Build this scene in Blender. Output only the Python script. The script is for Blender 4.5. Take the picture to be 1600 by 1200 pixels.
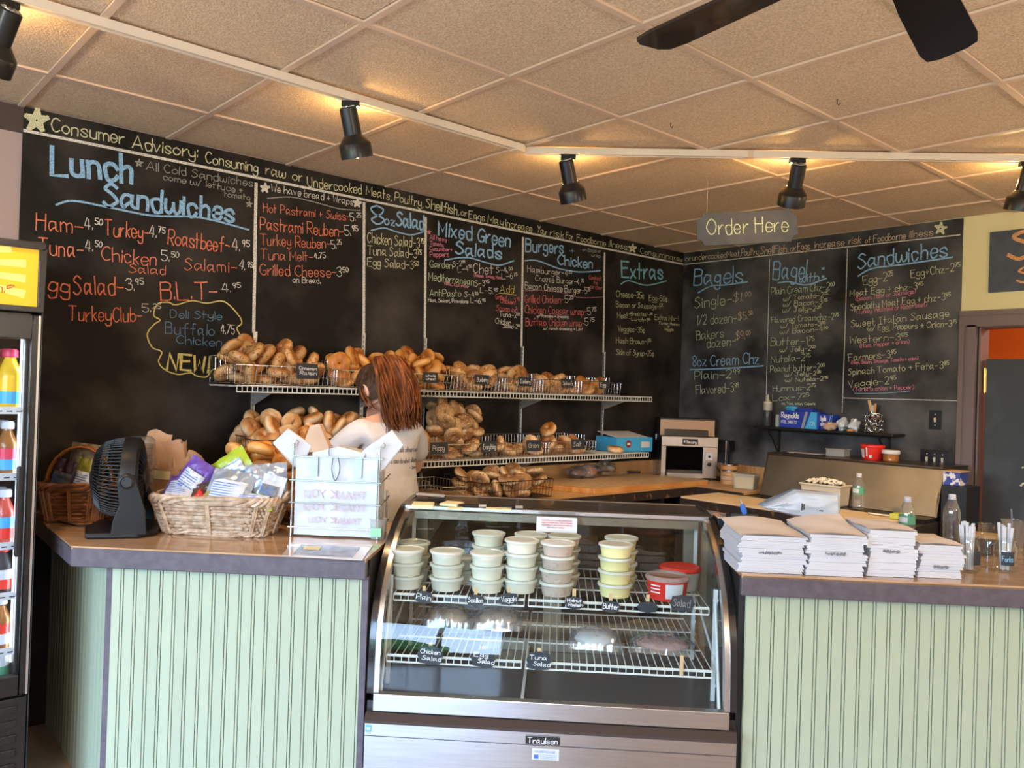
import bpy, bmesh, math, random
from mathutils import Vector, Matrix, Euler, noise
from mathutils.bvhtree import BVHTree
PI = math.pi
SC = bpy.context.scene
for o_ in list(bpy.data.objects): bpy.data.objects.remove(o_)

# ------------------------------------------------------------------ camera
FPX = 1287.1; YAW, PIT, ROL = .8431, .0073, .0326
CAM = Vector((4.0245, -5.3773, 1.52))
_d = Vector((-math.sin(YAW)*math.cos(PIT), math.cos(YAW)*math.cos(PIT), math.sin(PIT)))
_r = Vector((math.cos(YAW), math.sin(YAW), 0)); _u = _r.cross(_d)
_r, _u = _r*math.cos(ROL)+_u*math.sin(ROL), -_r*math.sin(ROL)+_u*math.cos(ROL)
cd = bpy.data.cameras.new('camera'); cam = bpy.data.objects.new('camera', cd); SC.collection.objects.link(cam)
cd.sensor_fit = 'HORIZONTAL'; cd.sensor_width = 36; cd.lens = FPX/1600*36; cd.clip_start = .05; cd.clip_end = 200
cam.matrix_world = Matrix(((_r.x, _u.x, -_d.x, CAM.x), (_r.y, _u.y, -_d.y, CAM.y), (_r.z, _u.z, -_d.z, CAM.z), (0, 0, 0, 1)))
SC.camera = cam

# ------------------------------------------------------------------ light and exposure
SC.view_settings.view_transform = 'Standard'; SC.view_settings.look = 'None'
SC.view_settings.gamma = 1; SC.view_settings.use_curve_mapping = False
SC.view_settings.exposure = 0.2
W = bpy.data.worlds.new('sky'); SC.world = W; W.use_nodes = True
wn = W.node_tree.nodes; wl = W.node_tree.links; wn.clear()
wo = wn.new('ShaderNodeOutputWorld'); bg = wn.new('ShaderNodeBackground'); wr = wn.new('ShaderNodeValToRGB')
tc = wn.new('ShaderNodeTexCoord'); sx = wn.new('ShaderNodeSeparateXYZ')
wl.new(tc.outputs['Generated'], sx.inputs[0]); wl.new(sx.outputs['Z'], wr.inputs[0]); wl.new(wr.outputs[0], bg.inputs[0]); wl.new(bg.outputs[0], wo.inputs[0])
wr.color_ramp.elements[0].color = (.57, .77, 1, 1); wr.color_ramp.elements[1].color = (.30, .52, 1, 1); wr.color_ramp.elements[1].position = .8
bg.inputs[1].default_value = 20.0
def area(name, loc, size, sizey, power, col, tgt=None, rot=None, portal=False):
    l = bpy.data.lights.new(name, 'AREA'); l.shape = 'RECTANGLE'; l.size = size; l.size_y = sizey; l.energy = power; l.color = col
    if portal: l.cycles.is_portal = True
    o = bpy.data.objects.new(name, l); SC.collection.objects.link(o); o.location = loc
    if tgt is not None: o.rotation_euler = (Vector(tgt)-Vector(loc)).to_track_quat('-Z', 'Y').to_euler()
    if rot is not None: o.rotation_euler = rot
    return o
WIN = [(.35, 2.25), (2.45, 4.35), (4.55, 6.45)]
for a_, b_ in WIN: area('window_portal', ((a_+b_)/2, -8.42, 1.50), b_-a_, 2.1, 1, (1, 1, 1), rot=(PI/2, 0, 0), portal=True)
# unseen fill lamps behind the camera, added to brighten the ceiling and room
FILL_LAMPS = [(2.6, -6.9), (4.9, -6.9), (5.4, -4.3), (5.6, -1.8)]

# ------------------------------------------------------------------ helpers
def ray(x, y): return _d+_r*((x-800)/FPX)-_u*((y-600)/FPX)
def onplane(x, y, n, k):
    v = ray(x, y); n = Vector(n); return CAM+v*((k-CAM.dot(n))/v.dot(n))
FV = Vector((math.sqrt(.5), math.sqrt(.5), 0)); GV = Vector((-math.sqrt(.5), math.sqrt(.5), 0))
def L(s, t, z=0): return FV*s+GV*t+Vector((0, 0, z))      # frame of the diagonal counters: s along, t depth
def S2L(p): return (p.dot(FV), p.dot(GV), p.z)
R45 = PI/4
COL = SC.collection
def tag(o, label=None, cat=None, group=None, kind=None):
    if label: o['label'] = label
    if cat: o['category'] = cat
    if group: o['group'] = group
    if kind: o['kind'] = kind
    return o
def thing(name, label, cat, loc=(0, 0, 0), rz=0, group=None, kind=None):
    o = bpy.data.objects.new(name, None); COL.objects.link(o); o.location = loc; o.rotation_euler = (0, 0, rz); o.empty_display_size = .05
    return tag(o, label, cat, group, kind)
def copytree(o, parent=None):
    c = o.copy(); COL.objects.link(c)
    if parent: c.parent = parent
    for ch in list(o.children): copytree(ch, c)
    return c

class MB:
    def __init__(s): s.v = []; s.f = []; s.m = []; s.cm = 0; s.X = None
    def add(s, vs, fs):
        n = len(s.v)
        for v in vs:
            v = Vector(v); s.v.append(s.X @ v if s.X else v)
        for f in fs: s.f.append([i+n for i in f]); s.m.append(s.cm)
        return s
    def box(s, c, d, rot=None):
        hx, hy, hz = d[0]/2, d[1]/2, d[2]/2
        vs = [Vector((x, y, z)) for x in (-hx, hx) for y in (-hy, hy) for z in (-hz, hz)]
        if rot is not None:
            R = Euler(rot).to_matrix() if not isinstance(rot, Matrix) else rot
            vs = [R @ v for v in vs]
        return s.add([v+Vector(c) for v in vs], [(0, 1, 3, 2), (4, 6, 7, 5), (0, 4, 5, 1), (2, 3, 7, 6), (0, 2, 6, 4), (1, 5, 7, 3)])
    def bx(s, x0, x1, y0, y1, z0, z1): return s.box(((x0+x1)/2, (y0+y1)/2, (z0+z1)/2), (x1-x0, y1-y0, z1-z0))
    def tube(s, pts, r, n=6, closed=False, cap=True):
        pts = [Vector(p) for p in pts]; m = len(pts); rs = r if isinstance(r, (list, tuple)) else [r]*m
        vs = []; prev = None
        for i, p in enumerate(pts):
            a = pts[i-1] if (i > 0 or closed) else pts[i]; b = pts[(i+1) % m] if (i < m-1 or closed) else pts[i]
            t = (b-a)
            if t.length < 1e-9: t = Vector((0, 0, 1))
            t.normalize()
            if prev is None:
                e = t.orthogonal().normalized()
                if abs(t.z) < .9: e = (Vector((0, 0, 1))-t*t.z).normalized()
            else:
                e = prev-t*prev.dot(t)
                e = t.orthogonal().normalized() if e.length < 1e-6 else e.normalized()
            prev = e; q = t.cross(e)
            for k in range(n):
                A = 2*PI*k/n; vs.append(p+(e*math.cos(A)+q*math.sin(A))*rs[i])
        fs = []
        for i in range(m if closed else m-1):
            j = (i+1) % m
            for k in range(n): fs.append((i*n+k, i*n+(k+1) % n, j*n+(k+1) % n, j*n+k))
        if cap and not closed: fs.append(tuple(range(n))[::-1]); fs.append(tuple((m-1)*n+k for k in range(n)))
        return s.add(vs, fs)
    def lathe(s, prof, n=24, c=(0, 0, 0), cap=True, sx=1, sy=1):
        vs = []; fs = []
        for r, z in prof:
            for k in range(n):
                A = 2*PI*k/n; vs.append((c[0]+r*sx*math.cos(A), c[1]+r*sy*math.sin(A), c[2]+z))
        m = len(prof)
        for i in range(m-1):
            for k in range(n): fs.append((i*n+k, i*n+(k+1) % n, (i+1)*n+(k+1) % n, (i+1)*n+k))
        if cap:
            if prof[0][0] > 1e-4: fs.append(tuple(range(n))[::-1])
            if prof[-1][0] > 1e-4: fs.append(tuple((m-1)*n+k for k in range(n)))
        return s.add(vs, fs)
    def prism(s, pts, a, b, f):
        """outline pts (2D) extruded between a and b; f(u,v,w)->xyz"""
        n = len(pts); vs = [f(u, v, a) for u, v in pts]+[f(u, v, b) for u, v in pts]
        fs = [tuple(range(n))[::-1], tuple(range(n, 2*n))]+[(i, (i+1) % n, n+(i+1) % n, n+i) for i in range(n)]
        return s.add(vs, fs)
    def ribbon(s, pts, w, n):
        """flat strip following pts (Vectors) with surface normal n"""
        m = len(pts)
        if m < 2: return s
        n = Vector(n); vs = []
        for i, p in enumerate(pts):
            a = pts[max(0, i-1)]; b = pts[min(m-1, i+1)]; t = b-a
            if t.length < 1e-7: t = Vector((1, 0, 0))
            t.normalize(); q = n.cross(t).normalized(); k = 1
            if 0 < i < m-1:
                t1 = (p-a).normalized(); k = min(1.6, 1/max(.4, abs(t1.dot(t))))
            pp = p-t*w*.4 if i == 0 else (p+t*w*.4 if i == m-1 else p)
            vs += [pp-q*w*.5*k, pp+q*w*.5*k]
        return s.add(vs, [(2*i, 2*i+1, 2*i+3, 2*i+2) for i in range(m-1)])
    def sheet(s, nx, ny, f):
        vs = [f(i/nx, j/ny) for j in range(ny+1) for i in range(nx+1)]
        return s.add(vs, [(j*(nx+1)+i, j*(nx+1)+i+1, (j+1)*(nx+1)+i+1, (j+1)*(nx+1)+i) for j in range(ny) for i in range(nx)])
    def blob(s, c, r, n=12, m=8, amp=0, seed=0, rot=None):
        R = Euler(rot).to_matrix() if rot else None; vs = []; c = Vector(c)
        for j in range(m+1):
            th = PI*j/m
            for i in range(n):
                ph = 2*PI*i/n; q = Vector((math.sin(th)*math.cos(ph), math.sin(th)*math.sin(ph), math.cos(th)))
                k = 1+amp*noise.noise(q*2.1+Vector((seed*7.3, seed*1.7, seed)))
                v = Vector((q.x*r[0], q.y*r[1], q.z*r[2]))*k
                vs.append(c+(R @ v if R else v))
        return s.add(vs, [(j*n+i, (j+1)*n+i, (j+1)*n+(i+1) % n, j*n+(i+1) % n) for j in range(m) for i in range(n)])
    def build(s, name, mats, parent=None, smooth=None, bevel=0, label=None, kind=None, seg=2):
        me = bpy.data.meshes.new(name); me.from_pydata([tuple(v) for v in s.v], [], s.f)
        if not isinstance(mats, (list, tuple)): mats = [mats]
        for m_ in mats: me.materials.append(m_)
        if len(mats) > 1: me.polygons.foreach_set('material_index', s.m)
        bm = bmesh.new(); bm.from_mesh(me); bmesh.ops.remove_doubles(bm, verts=bm.verts, dist=1e-6)
        if name not in OPEN: bmesh.ops.recalc_face_normals(bm, faces=bm.faces)
        bm.to_mesh(me); bm.free()
        if smooth is not None:
            me.polygons.foreach_set('use_smooth', [True]*len(me.polygons)); me.set_sharp_from_angle(angle=math.radians(smooth))
        o = bpy.data.objects.new(name, me); COL.objects.link(o)
        if parent: o.parent = parent
        if bevel:
            b = o.modifiers.new('bevel', 'BEVEL'); b.width = bevel; b.segments = seg; b.limit_method = 'ANGLE'; b.angle_limit = math.radians(40)
        if label: o['label'] = label
        if kind: o['kind'] = kind
        return o
OPEN = {'chalk_lettering', 'printed_lettering', 'glass_panel'}
def I3(u, v, w): return (u, v, w)
def lerp(a, b, t): return a+(b-a)*t
def catmull(P, k=5, closed=False):
    P = [Vector(p) for p in P]; n = len(P); out = []
    rng = n if closed else n-1
    for i in range(rng):
        p1, p2 = P[i], P[(i+1) % n]
        p0 = P[i-1] if (i > 0 or closed) else p1; p3 = P[(i+2) % n] if (i < n-2 or closed) else p2
        for j in range(k):
            t = j/k
            out.append(.5*((2*p1)+(p2-p0)*t+(2*p0-5*p1+4*p2-p3)*t*t+(3*p1-p0-3*p2+p3)*t**3))
    if not closed: out.append(P[-1])
    return out

# ------------------------------------------------------------------ materials
MC = {}
def mat(name, col, rough=.6, metal=0, col2=None, scale=8, mix=(.35, .65), detail=4, bump=0, bscale=None, bdist=.002, stretch=None, coat=0, emit=None, es=0, alpha=None, rand=0, sub=0, spec=.5, aniso=0, coords='Object'):
    if name in MC: return MC[name]
    m = bpy.data.materials.new(name); MC[name] = m; m.use_nodes = True; N = m.node_tree.nodes; K = m.node_tree.links
    b = N['Principled BSDF']; b.inputs['Base Color'].default_value = (*col, 1); b.inputs['Roughness'].default_value = rough; b.inputs['Metallic'].default_value = metal
    b.inputs['Coat Weight'].default_value = coat; b.inputs['Specular IOR Level'].default_value = spec
    if aniso: b.inputs['Anisotropic'].default_value = aniso
    if sub: b.inputs['Subsurface Weight'].default_value = sub; b.inputs['Subsurface Radius'].default_value = (.02, .01, .005); b.inputs['Subsurface Scale'].default_value = .5
    if emit: b.inputs['Emission Color'].default_value = (*emit, 1); b.inputs['Emission Strength'].default_value = es
    if alpha is not None: b.inputs['Alpha'].default_value = alpha
    vec = None
    if col2 or bump:
        t = N.new('ShaderNodeTexCoord'); mp = N.new('ShaderNodeMapping'); K.new(t.outputs[coords], mp.inputs[0]); vec = mp.outputs[0]
        if stretch: mp.inputs['Scale'].default_value = stretch
    out = None
    if col2:
        nz = N.new('ShaderNodeTexNoise'); nz.inputs['Scale'].default_value = scale; nz.inputs['Detail'].default_value = detail; K.new(vec, nz.inputs['Vector'])
        if rand:
            oi = N.new('ShaderNodeObjectInfo'); ad = N.new('ShaderNodeVectorMath'); ad.operation = 'ADD'; mu = N.new('ShaderNodeMath'); mu.operation = 'MULTIPLY'; mu.inputs[1].default_value = 37
            K.new(oi.outputs['Random'], mu.inputs[0]); K.new(vec, ad.inputs[0]); K.new(mu.outputs[0], ad.inputs[1]); K.new(ad.outputs[0], nz.inputs['Vector'])
        r = N.new('ShaderNodeValToRGB'); r.color_ramp.elements[0].position = mix[0]; r.color_ramp.elements[1].position = mix[1]
        r.color_ramp.elements[0].color = (*col, 1); r.color_ramp.elements[1].color = (*col2, 1)
        K.new(nz.outputs['Fac'], r.inputs[0]); out = r.outputs[0]; K.new(out, b.inputs['Base Color'])
    if rand and rand > 0:
        oi = N.new('ShaderNodeObjectInfo'); mr = N.new('ShaderNodeMapRange'); mr.inputs['To Min'].default_value = 1-rand; mr.inputs['To Max'].default_value = 1+rand
        hs = N.new('ShaderNodeHueSaturation'); K.new(oi.outputs['Random'], mr.inputs[0]); K.new(mr.outputs[0], hs.inputs['Value'])
        if out: K.new(out, hs.inputs['Color'])
        else: hs.inputs['Color'].default_value = (*col, 1)
        K.new(hs.outputs[0], b.inputs['Base Color'])
    if bump:
        n2 = N.new('ShaderNodeTexNoise'); n2.inputs['Scale'].default_value = bscale or scale; n2.inputs['Detail'].default_value = 3; K.new(vec, n2.inputs['Vector'])
        bp = N.new('ShaderNodeBump'); bp.inputs['Strength'].default_value = bump; bp.inputs['Distance'].default_value = bdist
        K.new(n2.outputs['Fac'], bp.inputs['Height']); K.new(bp.outputs[0], b.inputs['Normal'])
    return m
def clear(name, tint=(1, 1, 1), refl=.08, rough=.0, milk=0, milkcol=(1, 1, 1)):
    """thin see-through sheet: transparent body, mirror gloss growing at grazing angles, optional milky share"""
    if name in MC: return MC[name]
    m = bpy.data.materials.new(name); MC[name] = m; m.use_nodes = True; N = m.node_tree.nodes; K = m.node_tree.links; N.clear()
    o = N.new('ShaderNodeOutputMaterial'); t = N.new('ShaderNodeBsdfTransparent'); g = N.new('ShaderNodeBsdfGlossy'); fr = N.new('ShaderNodeLayerWeight'); mx = N.new('ShaderNodeMixShader')
    t.inputs[0].default_value = (*tint, 1); g.inputs['Roughness'].default_value = rough; fr.inputs[0].default_value = .3
    mp = N.new('ShaderNodeMapRange'); mp.inputs['To Min'].default_value = refl; mp.inputs['To Max'].default_value = .9; K.new(fr.outputs['Facing'], mp.inputs[0])
    pw = N.new('ShaderNodeMath'); pw.operation = 'POWER'; pw.inputs[1].default_value = 2.5; K.new(fr.outputs['Facing'], pw.inputs[0]); K.new(pw.outputs[0], mp.inputs[0])
    base = t.outputs[0]
    if milk:
        df = N.new('ShaderNodeBsdfDiffuse'); df.inputs[0].default_value = (*milkcol, 1); m2 = N.new('ShaderNodeMixShader'); m2.inputs[0].default_value = milk
        K.new(t.outputs[0], m2.inputs[1]); K.new(df.outputs[0], m2.inputs[2]); base = m2.outputs[0]
    K.new(mp.outputs[0], mx.inputs[0]); K.new(base, mx.inputs[1]); K.new(g.outputs[0], mx.inputs[2]); K.new(mx.outputs[0], o.inputs[0])
    return m
def chalkmat(name, col, cover=.55):
    """chalk line worn over black board paint, grainy"""
    return mat('chalk_'+name, tuple(c*.35+.01 for c in col), .95, col2=col, scale=330, mix=(.36, .56), detail=2)
CK = {'w': chalkmat('white', (.86, .84, .78)), 'g': chalkmat('grey', (.42, .41, .38)), 'y': chalkmat('pale_yellow', (.80, .80, .52)), 'Y': chalkmat('yellow', (.85, .72, .22)),
      'b': chalkmat('blue', (.34, .62, .95)), 'B': chalkmat('soft_blue', (.16, .32, .46)), 'o': chalkmat('orange', (.92, .27, .15)), 'r': chalkmat('red', (.80, .20, .20)), 'p': chalkmat('pink', (.85, .30, .42)),
      't': chalkmat('teal', (.25, .60, .72)), 'n': chalkmat('green', (.68, .82, .56)), 'O': chalkmat('light_orange', (.88, .68, .50)), 'S': chalkmat('strong_orange', (.92, .46, .20))}
def boardmat(name, base, smudge, sc=2.2, lo=.45, hi=.9):
    m = mat(name, base, .7, spec=.22, col2=smudge, scale=sc, mix=(lo, hi), detail=9, bump=.15, bscale=160, bdist=.0008)
    return m
MW = dict(
 board=boardmat('blackboard_paint', (.011, .010, .009), (.085, .074, .064), 2.4, .44, .86),
 boardB=boardmat('blackboard_paint_dusty', (.017, .017, .019), (.21, .21, .22), 2.6, .36, .86),
 slate=mat('slate_sign_paint', (.055, .068, .095), .6, col2=(.075, .092, .125), scale=12),
 pink=mat('pinkish_wall_paint', (.42, .33, .32), .7, bump=.1, bscale=80), band=mat('brown_wall_band', (.065, .045, .040), .7),
 yellow=mat('pale_yellow_wall_paint', (.80, .72, .40), .7, bump=.1, bscale=90), orange=mat('orange_wall_paint', (.70, .14, .01), .7),
 trim=mat('mauve_brown_trim_paint', (.17, .12, .12), .4), door=mat('slate_door_paint', (.030, .034, .040), .55, col2=(.075, .085, .10), scale=3, mix=(.5, .8), detail=6),
 tile=mat('ceiling_tile_fibre', (.62, .455, .29), .95, col2=(.84, .665, .46), scale=150, mix=(.36, .64), detail=3, bump=.9, bscale=150, bdist=.005),
 tbar=mat('ceiling_grid_metal', (.72, .54, .40), .5), track=mat('track_white', (.78, .68, .55), .45),
 black=mat('black_satin_metal', (.012, .012, .013), .32), blackp=mat('black_plastic', (.015, .015, .016), .4), glossb=mat('black_gloss_frame', (.012, .011, .012), .18, coat=.4),
 chrome=mat('chrome_wire', (.72, .72, .74), .22, 1), darkwire=mat('dark_coated_wire', (.05, .045, .04), .35, .6), whitewire=mat('white_coated_wire', (.72, .76, .74), .35, col2=(.55, .42, .28), scale=40, mix=(.62, .8)),
 steel=mat('brushed_steel', (.55, .54, .54), .27, 1, col2=(.62, .61, .60), scale=5, bump=.05, bscale=30, stretch=(1, 1, 30)),
 steelw=mat('worn_steel', (.27, .24, .185), .36, 1, col2=(.36, .32, .25), scale=4), alu=mat('aluminium_upright', (.55, .54, .52), .35, .8),
 greybr=mat('grey_bracket_paint', (.30, .30, .29), .5), brass=mat('brass', (.75, .50, .15), .3, 1),
 wood=mat('countertop_laminate_tan', (.42, .23, .11), .16, col2=(.56, .36, .20), scale=3.5, mix=(.3, .7), detail=7, stretch=(1.2, 4, 1), coat=.3),
 butcher=mat('worn_wood_counter', (.45, .24, .09), .45, col2=(.60, .38, .18), scale=5, detail=6, stretch=(6, 1, 1)), cutb=mat('orange_cutting_board', (.50, .20, .045), .4, col2=(.62, .34, .12), scale=4, stretch=(8, 1, 1)),
 nosing=mat('grey_violet_edge_paint', (.085, .070, .085), .38, col2=(.12, .10, .12), scale=30, bump=.1, bscale=60), darkedge=mat('dark_brown_edge', (.030, .020, .016), .4, col2=(.20, .10, .04), scale=22, mix=(.62, .7)),
 seam=mat('counter_seam', (.10, .05, .03), .6), sage=mat('sage_board_paint', (.40, .46, .33), .42, rand=.03, bump=.05, bscale=30), groove=mat('groove_shadow_paint', (.22, .24, .12), .6),
 cream=mat('cream_tub', (.72, .72, .61), .35, sub=.0), creamlid=mat('clear_milky_lid', (.66, .69, .62), .2), walnut=mat('walnut_spread_tub', (.55, .45, .38), .35, col2=(.42, .33, .27), scale=60, mix=(.55, .7)), butter=mat('butter_tub', (.85, .78, .38), .35),
 scall=mat('speckled_spread_tub', (.80, .79, .66), .35, col2=(.25, .32, .16), scale=120, mix=(.66, .74)), wax=mat('white_inner_liner', (.62, .66, .66), .35), caseint=mat('dark_case_interior', (.045, .055, .065), .25),
 stick=mat('pale_wood_stick', (.66, .45, .24), .6), tagb=mat('chalk_tag_black', (.022, .030, .042), .6), white=mat('white_paper', (.66, .67, .72), .7, bump=.2, bscale=30, bdist=.004), whitep=mat('white_plastic', (.85, .88, .93), .35, bump=.3, bscale=14, bdist=.01),
 bag=mat('thin_white_plastic_bag', (.60, .66, .74), .3, bump=.5, bscale=11, bdist=.012), kraft=mat('kraft_paper', (.56, .36, .24), .75, col2=(.64, .44, .31), scale=5, bump=.6, bscale=12, bdist=.012), peach=mat('peach_paper_top', (.92, .83, .76), .7),
 postit=mat('yellow_note_paper', (.80, .76, .48), .7), wick=mat('pale_willow', (.40, .27, .17), .6, col2=(.66, .52, .39), scale=40, detail=3), wickd=mat('brown_willow', (.20, .075, .03), .45, col2=(.36, .14, .05), scale=30), cane=mat('orange_cane_handle', (.50, .18, .04), .4),
 fan=mat('fan_black_plastic', (.011, .011, .012), .42, spec=.3), label=mat('printed_white_label', (.62, .65, .70), .5), red=mat('red_plastic', (.75, .03, .02), .35), blue=mat('blue_box_print', (.02, .05, .42), .4), lblue=mat('light_blue_box_print', (.06, .42, .82), .4),
 yel=mat('yellow_juice', (.85, .55, .03), .25), pinkc=mat('pink_cap', (.70, .05, .12), .35), green=mat('lime_packet', (.38, .48, .03), .35), greenl=mat('green_label', (.10, .36, .22), .4), purple=mat('violet_packet', (.14, .07, .36), .35), silver=mat('silver_blue_packet', (.42, .49, .60), .28, .45, bump=.6, bscale=25, bdist=.01), brownp=mat('dark_brown_packet', (.07, .035, .025), .3),
 ink=mat('black_ink', (.015, .015, .02), .6), inkg=mat('grey_ink', (.18, .19, .22), .6), inkw=mat('white_ink', (.85, .85, .85), .6), inkr=mat('red_ink', (.55, .06, .05), .6), inkp=mat('faint_pink_ink', (.60, .44, .52), .6), inkb=mat('blue_ink', (.04, .15, .55), .6), inko=mat('orange_ink', (.80, .22, .02), .6),
 skin=mat('skin', (.66, .38, .28), .5, sub=.08), shirt=mat('light_tee_cloth', (.64, .63, .66), .85, col2=(.70, .69, .72), scale=6, bump=.5, bscale=9, bdist=.03), jeans=mat('dark_trouser_cloth', (.03, .035, .05), .85), hair=mat('auburn_hair', (.075, .022, .008), .6, spec=.25, col2=(.27, .085, .026), scale=40, stretch=(1, 1, .15), mix=(.35, .7)), hairroot=mat('dark_brown_hair', (.035, .018, .010), .6, spec=.25, col2=(.075, .042, .026), scale=50),
 floor=mat('brown_floor_tile', (.34, .27, .22), .12, col2=(.42, .35, .29), scale=3), inwall=mat('brown_dining_wall', (.30, .20, .14), .7), grass=mat('lawn_grass', (.10, .22, .04), .9, col2=(.18, .30, .07), scale=6), road=mat('grey_asphalt', (.22, .22, .23), .9), hedge=mat('hedge_leaves', (.03, .10, .02), .8, col2=(.08, .2, .04), scale=9),
 glass=clear('case_glass', (.93, .975, .97), .05), dglass=clear('cooler_glass', (.95, .98, 1), .03), jar=clear('jar_glass', (.93, .97, .97), .12), film=clear('plastic_film', (.93, .95, .97), .15, .15, milk=.10, milkcol=(.7, .75, .8)), bottle=clear('clear_bottle_plastic', (.93, .96, .98), .16, .03, milk=.05),
 tubclear=clear('frosted_clear_tub', (.9, .93, .92), .1, .15, milk=.35, milkcol=(.75, .76, .74)), litsign=mat('lit_yellow_sign', (.45, .24, .01), .4, emit=(1, .50, .008), es=.55), litray=mat('lit_pale_ray', (.5, .40, .10), .4, emit=(1, .72, .15), es=.62), bulb=mat('warm_bulb', (1, .8, .4), .3, emit=(1, .62, .22), es=14), lamp=mat('fill_lamp_glass', (1, .8, .5), .3, emit=(1, .70, .42), es=9),
 juice=mat('clear_red_juice', (.55, .08, .06), .15), tea=mat('amber_tea', (.30, .12, .03), .15), water=mat('pale_water_bottle', (.60, .75, .85), .15),
)
# ------------------------------------------------------------------ handwriting: one-line strokes, drawn as narrow flat ribbons
G_ = {'A':'!02395 !3962 !1454','B':'!0902 0939584606 064655534202','C':'5839180605133253','D':'!0902 093957543202','E':'!59090252 !0646','F':'!590902 !0646','G':'5839180605133253 !535535','H':'!0902 !5952 !0656',
'I':'!0949 !2922 !0242','J':'!1959 3934221203','K':'!0902 !5905 !0552','L':'!090252','M':'!0209346962','N':'!02095259','O':'3918060513325365665839','P':'!0902 093958563505','Q':'3918060513325365665839 !3562','R':'!0902 093958563505 !2552',
'S':'583918173654432203','T':'!0969 !3932','U':'090513325359','V':'!093259','W':'!0912375269','X':'!0952 !5902','Y':'!0936 !6922','Z':'!09590252',
'a':'45361604122344 464352','b':'!0902 052645432203','c':'45361605123243','d':'45361605123243 !4942','e':'044445361604123243','f':'49392822 !0646','g':'45361604133344 4641301001','h':'!0902 0526364542','i':'!0602 !0807','j':'26211000 !2827','k':'!0902 !3604 !1432','l':'!0902',
'm':'!0602 0516263532 3546566562','n':'!0602 0516364542','o':'26050322434526','p':'!0600 052645432203','q':'45361604133344 !4640','r':'!0602 04152636','s':'453616052443321203','t':'!1912 !0636','u':'0603123243 !4642','v':'!062246','w':'060312223435 3442526366','x':'!0642 !4602','y':'0604133344 4641301001','z':'!06460242',
'0':'29070422444729','1':'!081912','2':'0829484602 !0242','3':'0829483626 2645432203','4':'!290444 !3832','5':'!490906 062645432203','6':'3917042243452604','7':'!094912','8':'290816442204364829','9':'4829072547 !4832',
'-':'!0545','.':'!0203','"':'!0908 !2928',',':'!1201',':':'!0304 !0607','+':'!0545 !2327','/':'!0249','$':'583918173654432203 !3a31','¢':'45361605123243 !2721','!':'!0904 !0203','(':'29170422','\'':'!0908',')':'09272402','&':'5219284704123253','®':'28070526474828'}
def parse(g):
    out = []
    for st in g.split():
        sharp = st[0] == '!'; st = st.lstrip('!'); P = [(int(st[i], 16), int(st[i+1], 16)-2) for i in range(0, len(st)-1, 2)]
        out.append((sharp, P))
    return out
GL = {k: parse(v) for k, v in G_.items()}
GL['A'] = parse('!023962 !1454')
def layout(text, jit=.25, seed=0):
    """strokes in units of (cap height 7); ^ starts a raised small run up to the next space"""
    R = random.Random(seed+len(text)); x = 0; out = []; sc = 1; up = 0
    for ch in text:
        if ch == '^': sc, up = .55, 3.2; continue
        if ch == ' ': x += 3.2; sc, up = 1, 0; continue
        g = GL.get(ch)
        if not g: x += 3; continue
        w = max(p[0] for s_, P in g for p in P); sl = R.uniform(-.06, .06)+.03; dy = R.uniform(-.25, .25); wk = R.uniform(.92, 1.08)
        for sharp, P in g:
            Q = [Vector((px+R.uniform(-jit, jit)*.6, py+R.uniform(-jit, jit)*.6, 0)) for px, py in P]
            if not sharp and len(Q) > 2: Q = catmull(Q, 4)
            elif len(Q) == 2 and (Q[1]-Q[0]).length > 3:
                mm = (Q[0]+Q[1])/2+Vector((R.uniform(-.2, .2), R.uniform(-.15, .15), 0)); Q = catmull([Q[0], mm, Q[1]], 2)
            out.append([(x+(q.x*wk+q.y*sl)*sc, (q.y+dy)*sc+up) for q in Q])
        x += (w+1.7)*sc
    return out, max(x-1.7, 1)
def write(mb, text, o, ex, ey, n, width, height, w, seed=0, jit=.25, off=.0015):
    """text on a plane: origin o, unit directions ex/ey, normal n"""
    S, tw = layout(text, jit, seed); kx = width/tw; ky = height/7
    for i, st in enumerate(S): mb.ribbon([o+ex*(x*kx)+ey*(y*ky)+n*(off+.00025*(i % 4)) for x, y in st], w, n)
WALLA = ((1, 0, 0), .012, Vector((0, 1, 0)), Vector((1, 0, 0))); WALLB = ((0, 1, 0), -.012, Vector((1, 0, 0)), Vector((0, -1, 0)))
CR = {1: (0, 150, 4), 2: (380, 270, 4), 3: (660, 320, 4), 4: (1040, 320, 3.637), 5: (1300, 320, 3.637), 6: (0, 400, 4), 0: (0, 0, 1)}
def cpt(c, x, y, wl):
    ox, oy, k = CR[c]; p = onplane(ox+x/k, oy+y/k, wl[0], wl[1]); return p
BK = {}
def bk(key):
    if key not in BK: BK[key] = MB()
    return BK[key]
def chalk(key, c, text, x0, y0, x1, y1, h, col, wl, wk=.085):
    wk *= .85 if wk < .12 else 1
    a = cpt(c, x0, y0, wl); b = cpt(c, x1, y1, wl); t = cpt(c, x0, y0-h, wl); H = (t-a).length; ex = (b-a); wd = ex.length; ex.normalize(); ey = Vector((0, 0, 1)); ey = (ey-ex*ey.dot(ex)).normalized()
    write(bk((key, col)), text, a, ex, ey, wl[3], wd, H, max(H*wk, .0035), seed=hash_(text))
def hash_(s): return sum(ord(c)*(i+3) for i, c in enumerate(s)) % 9973
def stroke(key, c, pts, w, col, wl, closed=False, smooth=True):
    ox, oy, k = CR[c]; P = [cpt(c, x, y, wl)+wl[3]*.0015 for x, y in pts]
    if smooth and len(P) > 2: P = catmull(P, 5, closed)
    if closed: P.append(P[0])
    bk((key, col)).ribbon(P, w, wl[3])
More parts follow.
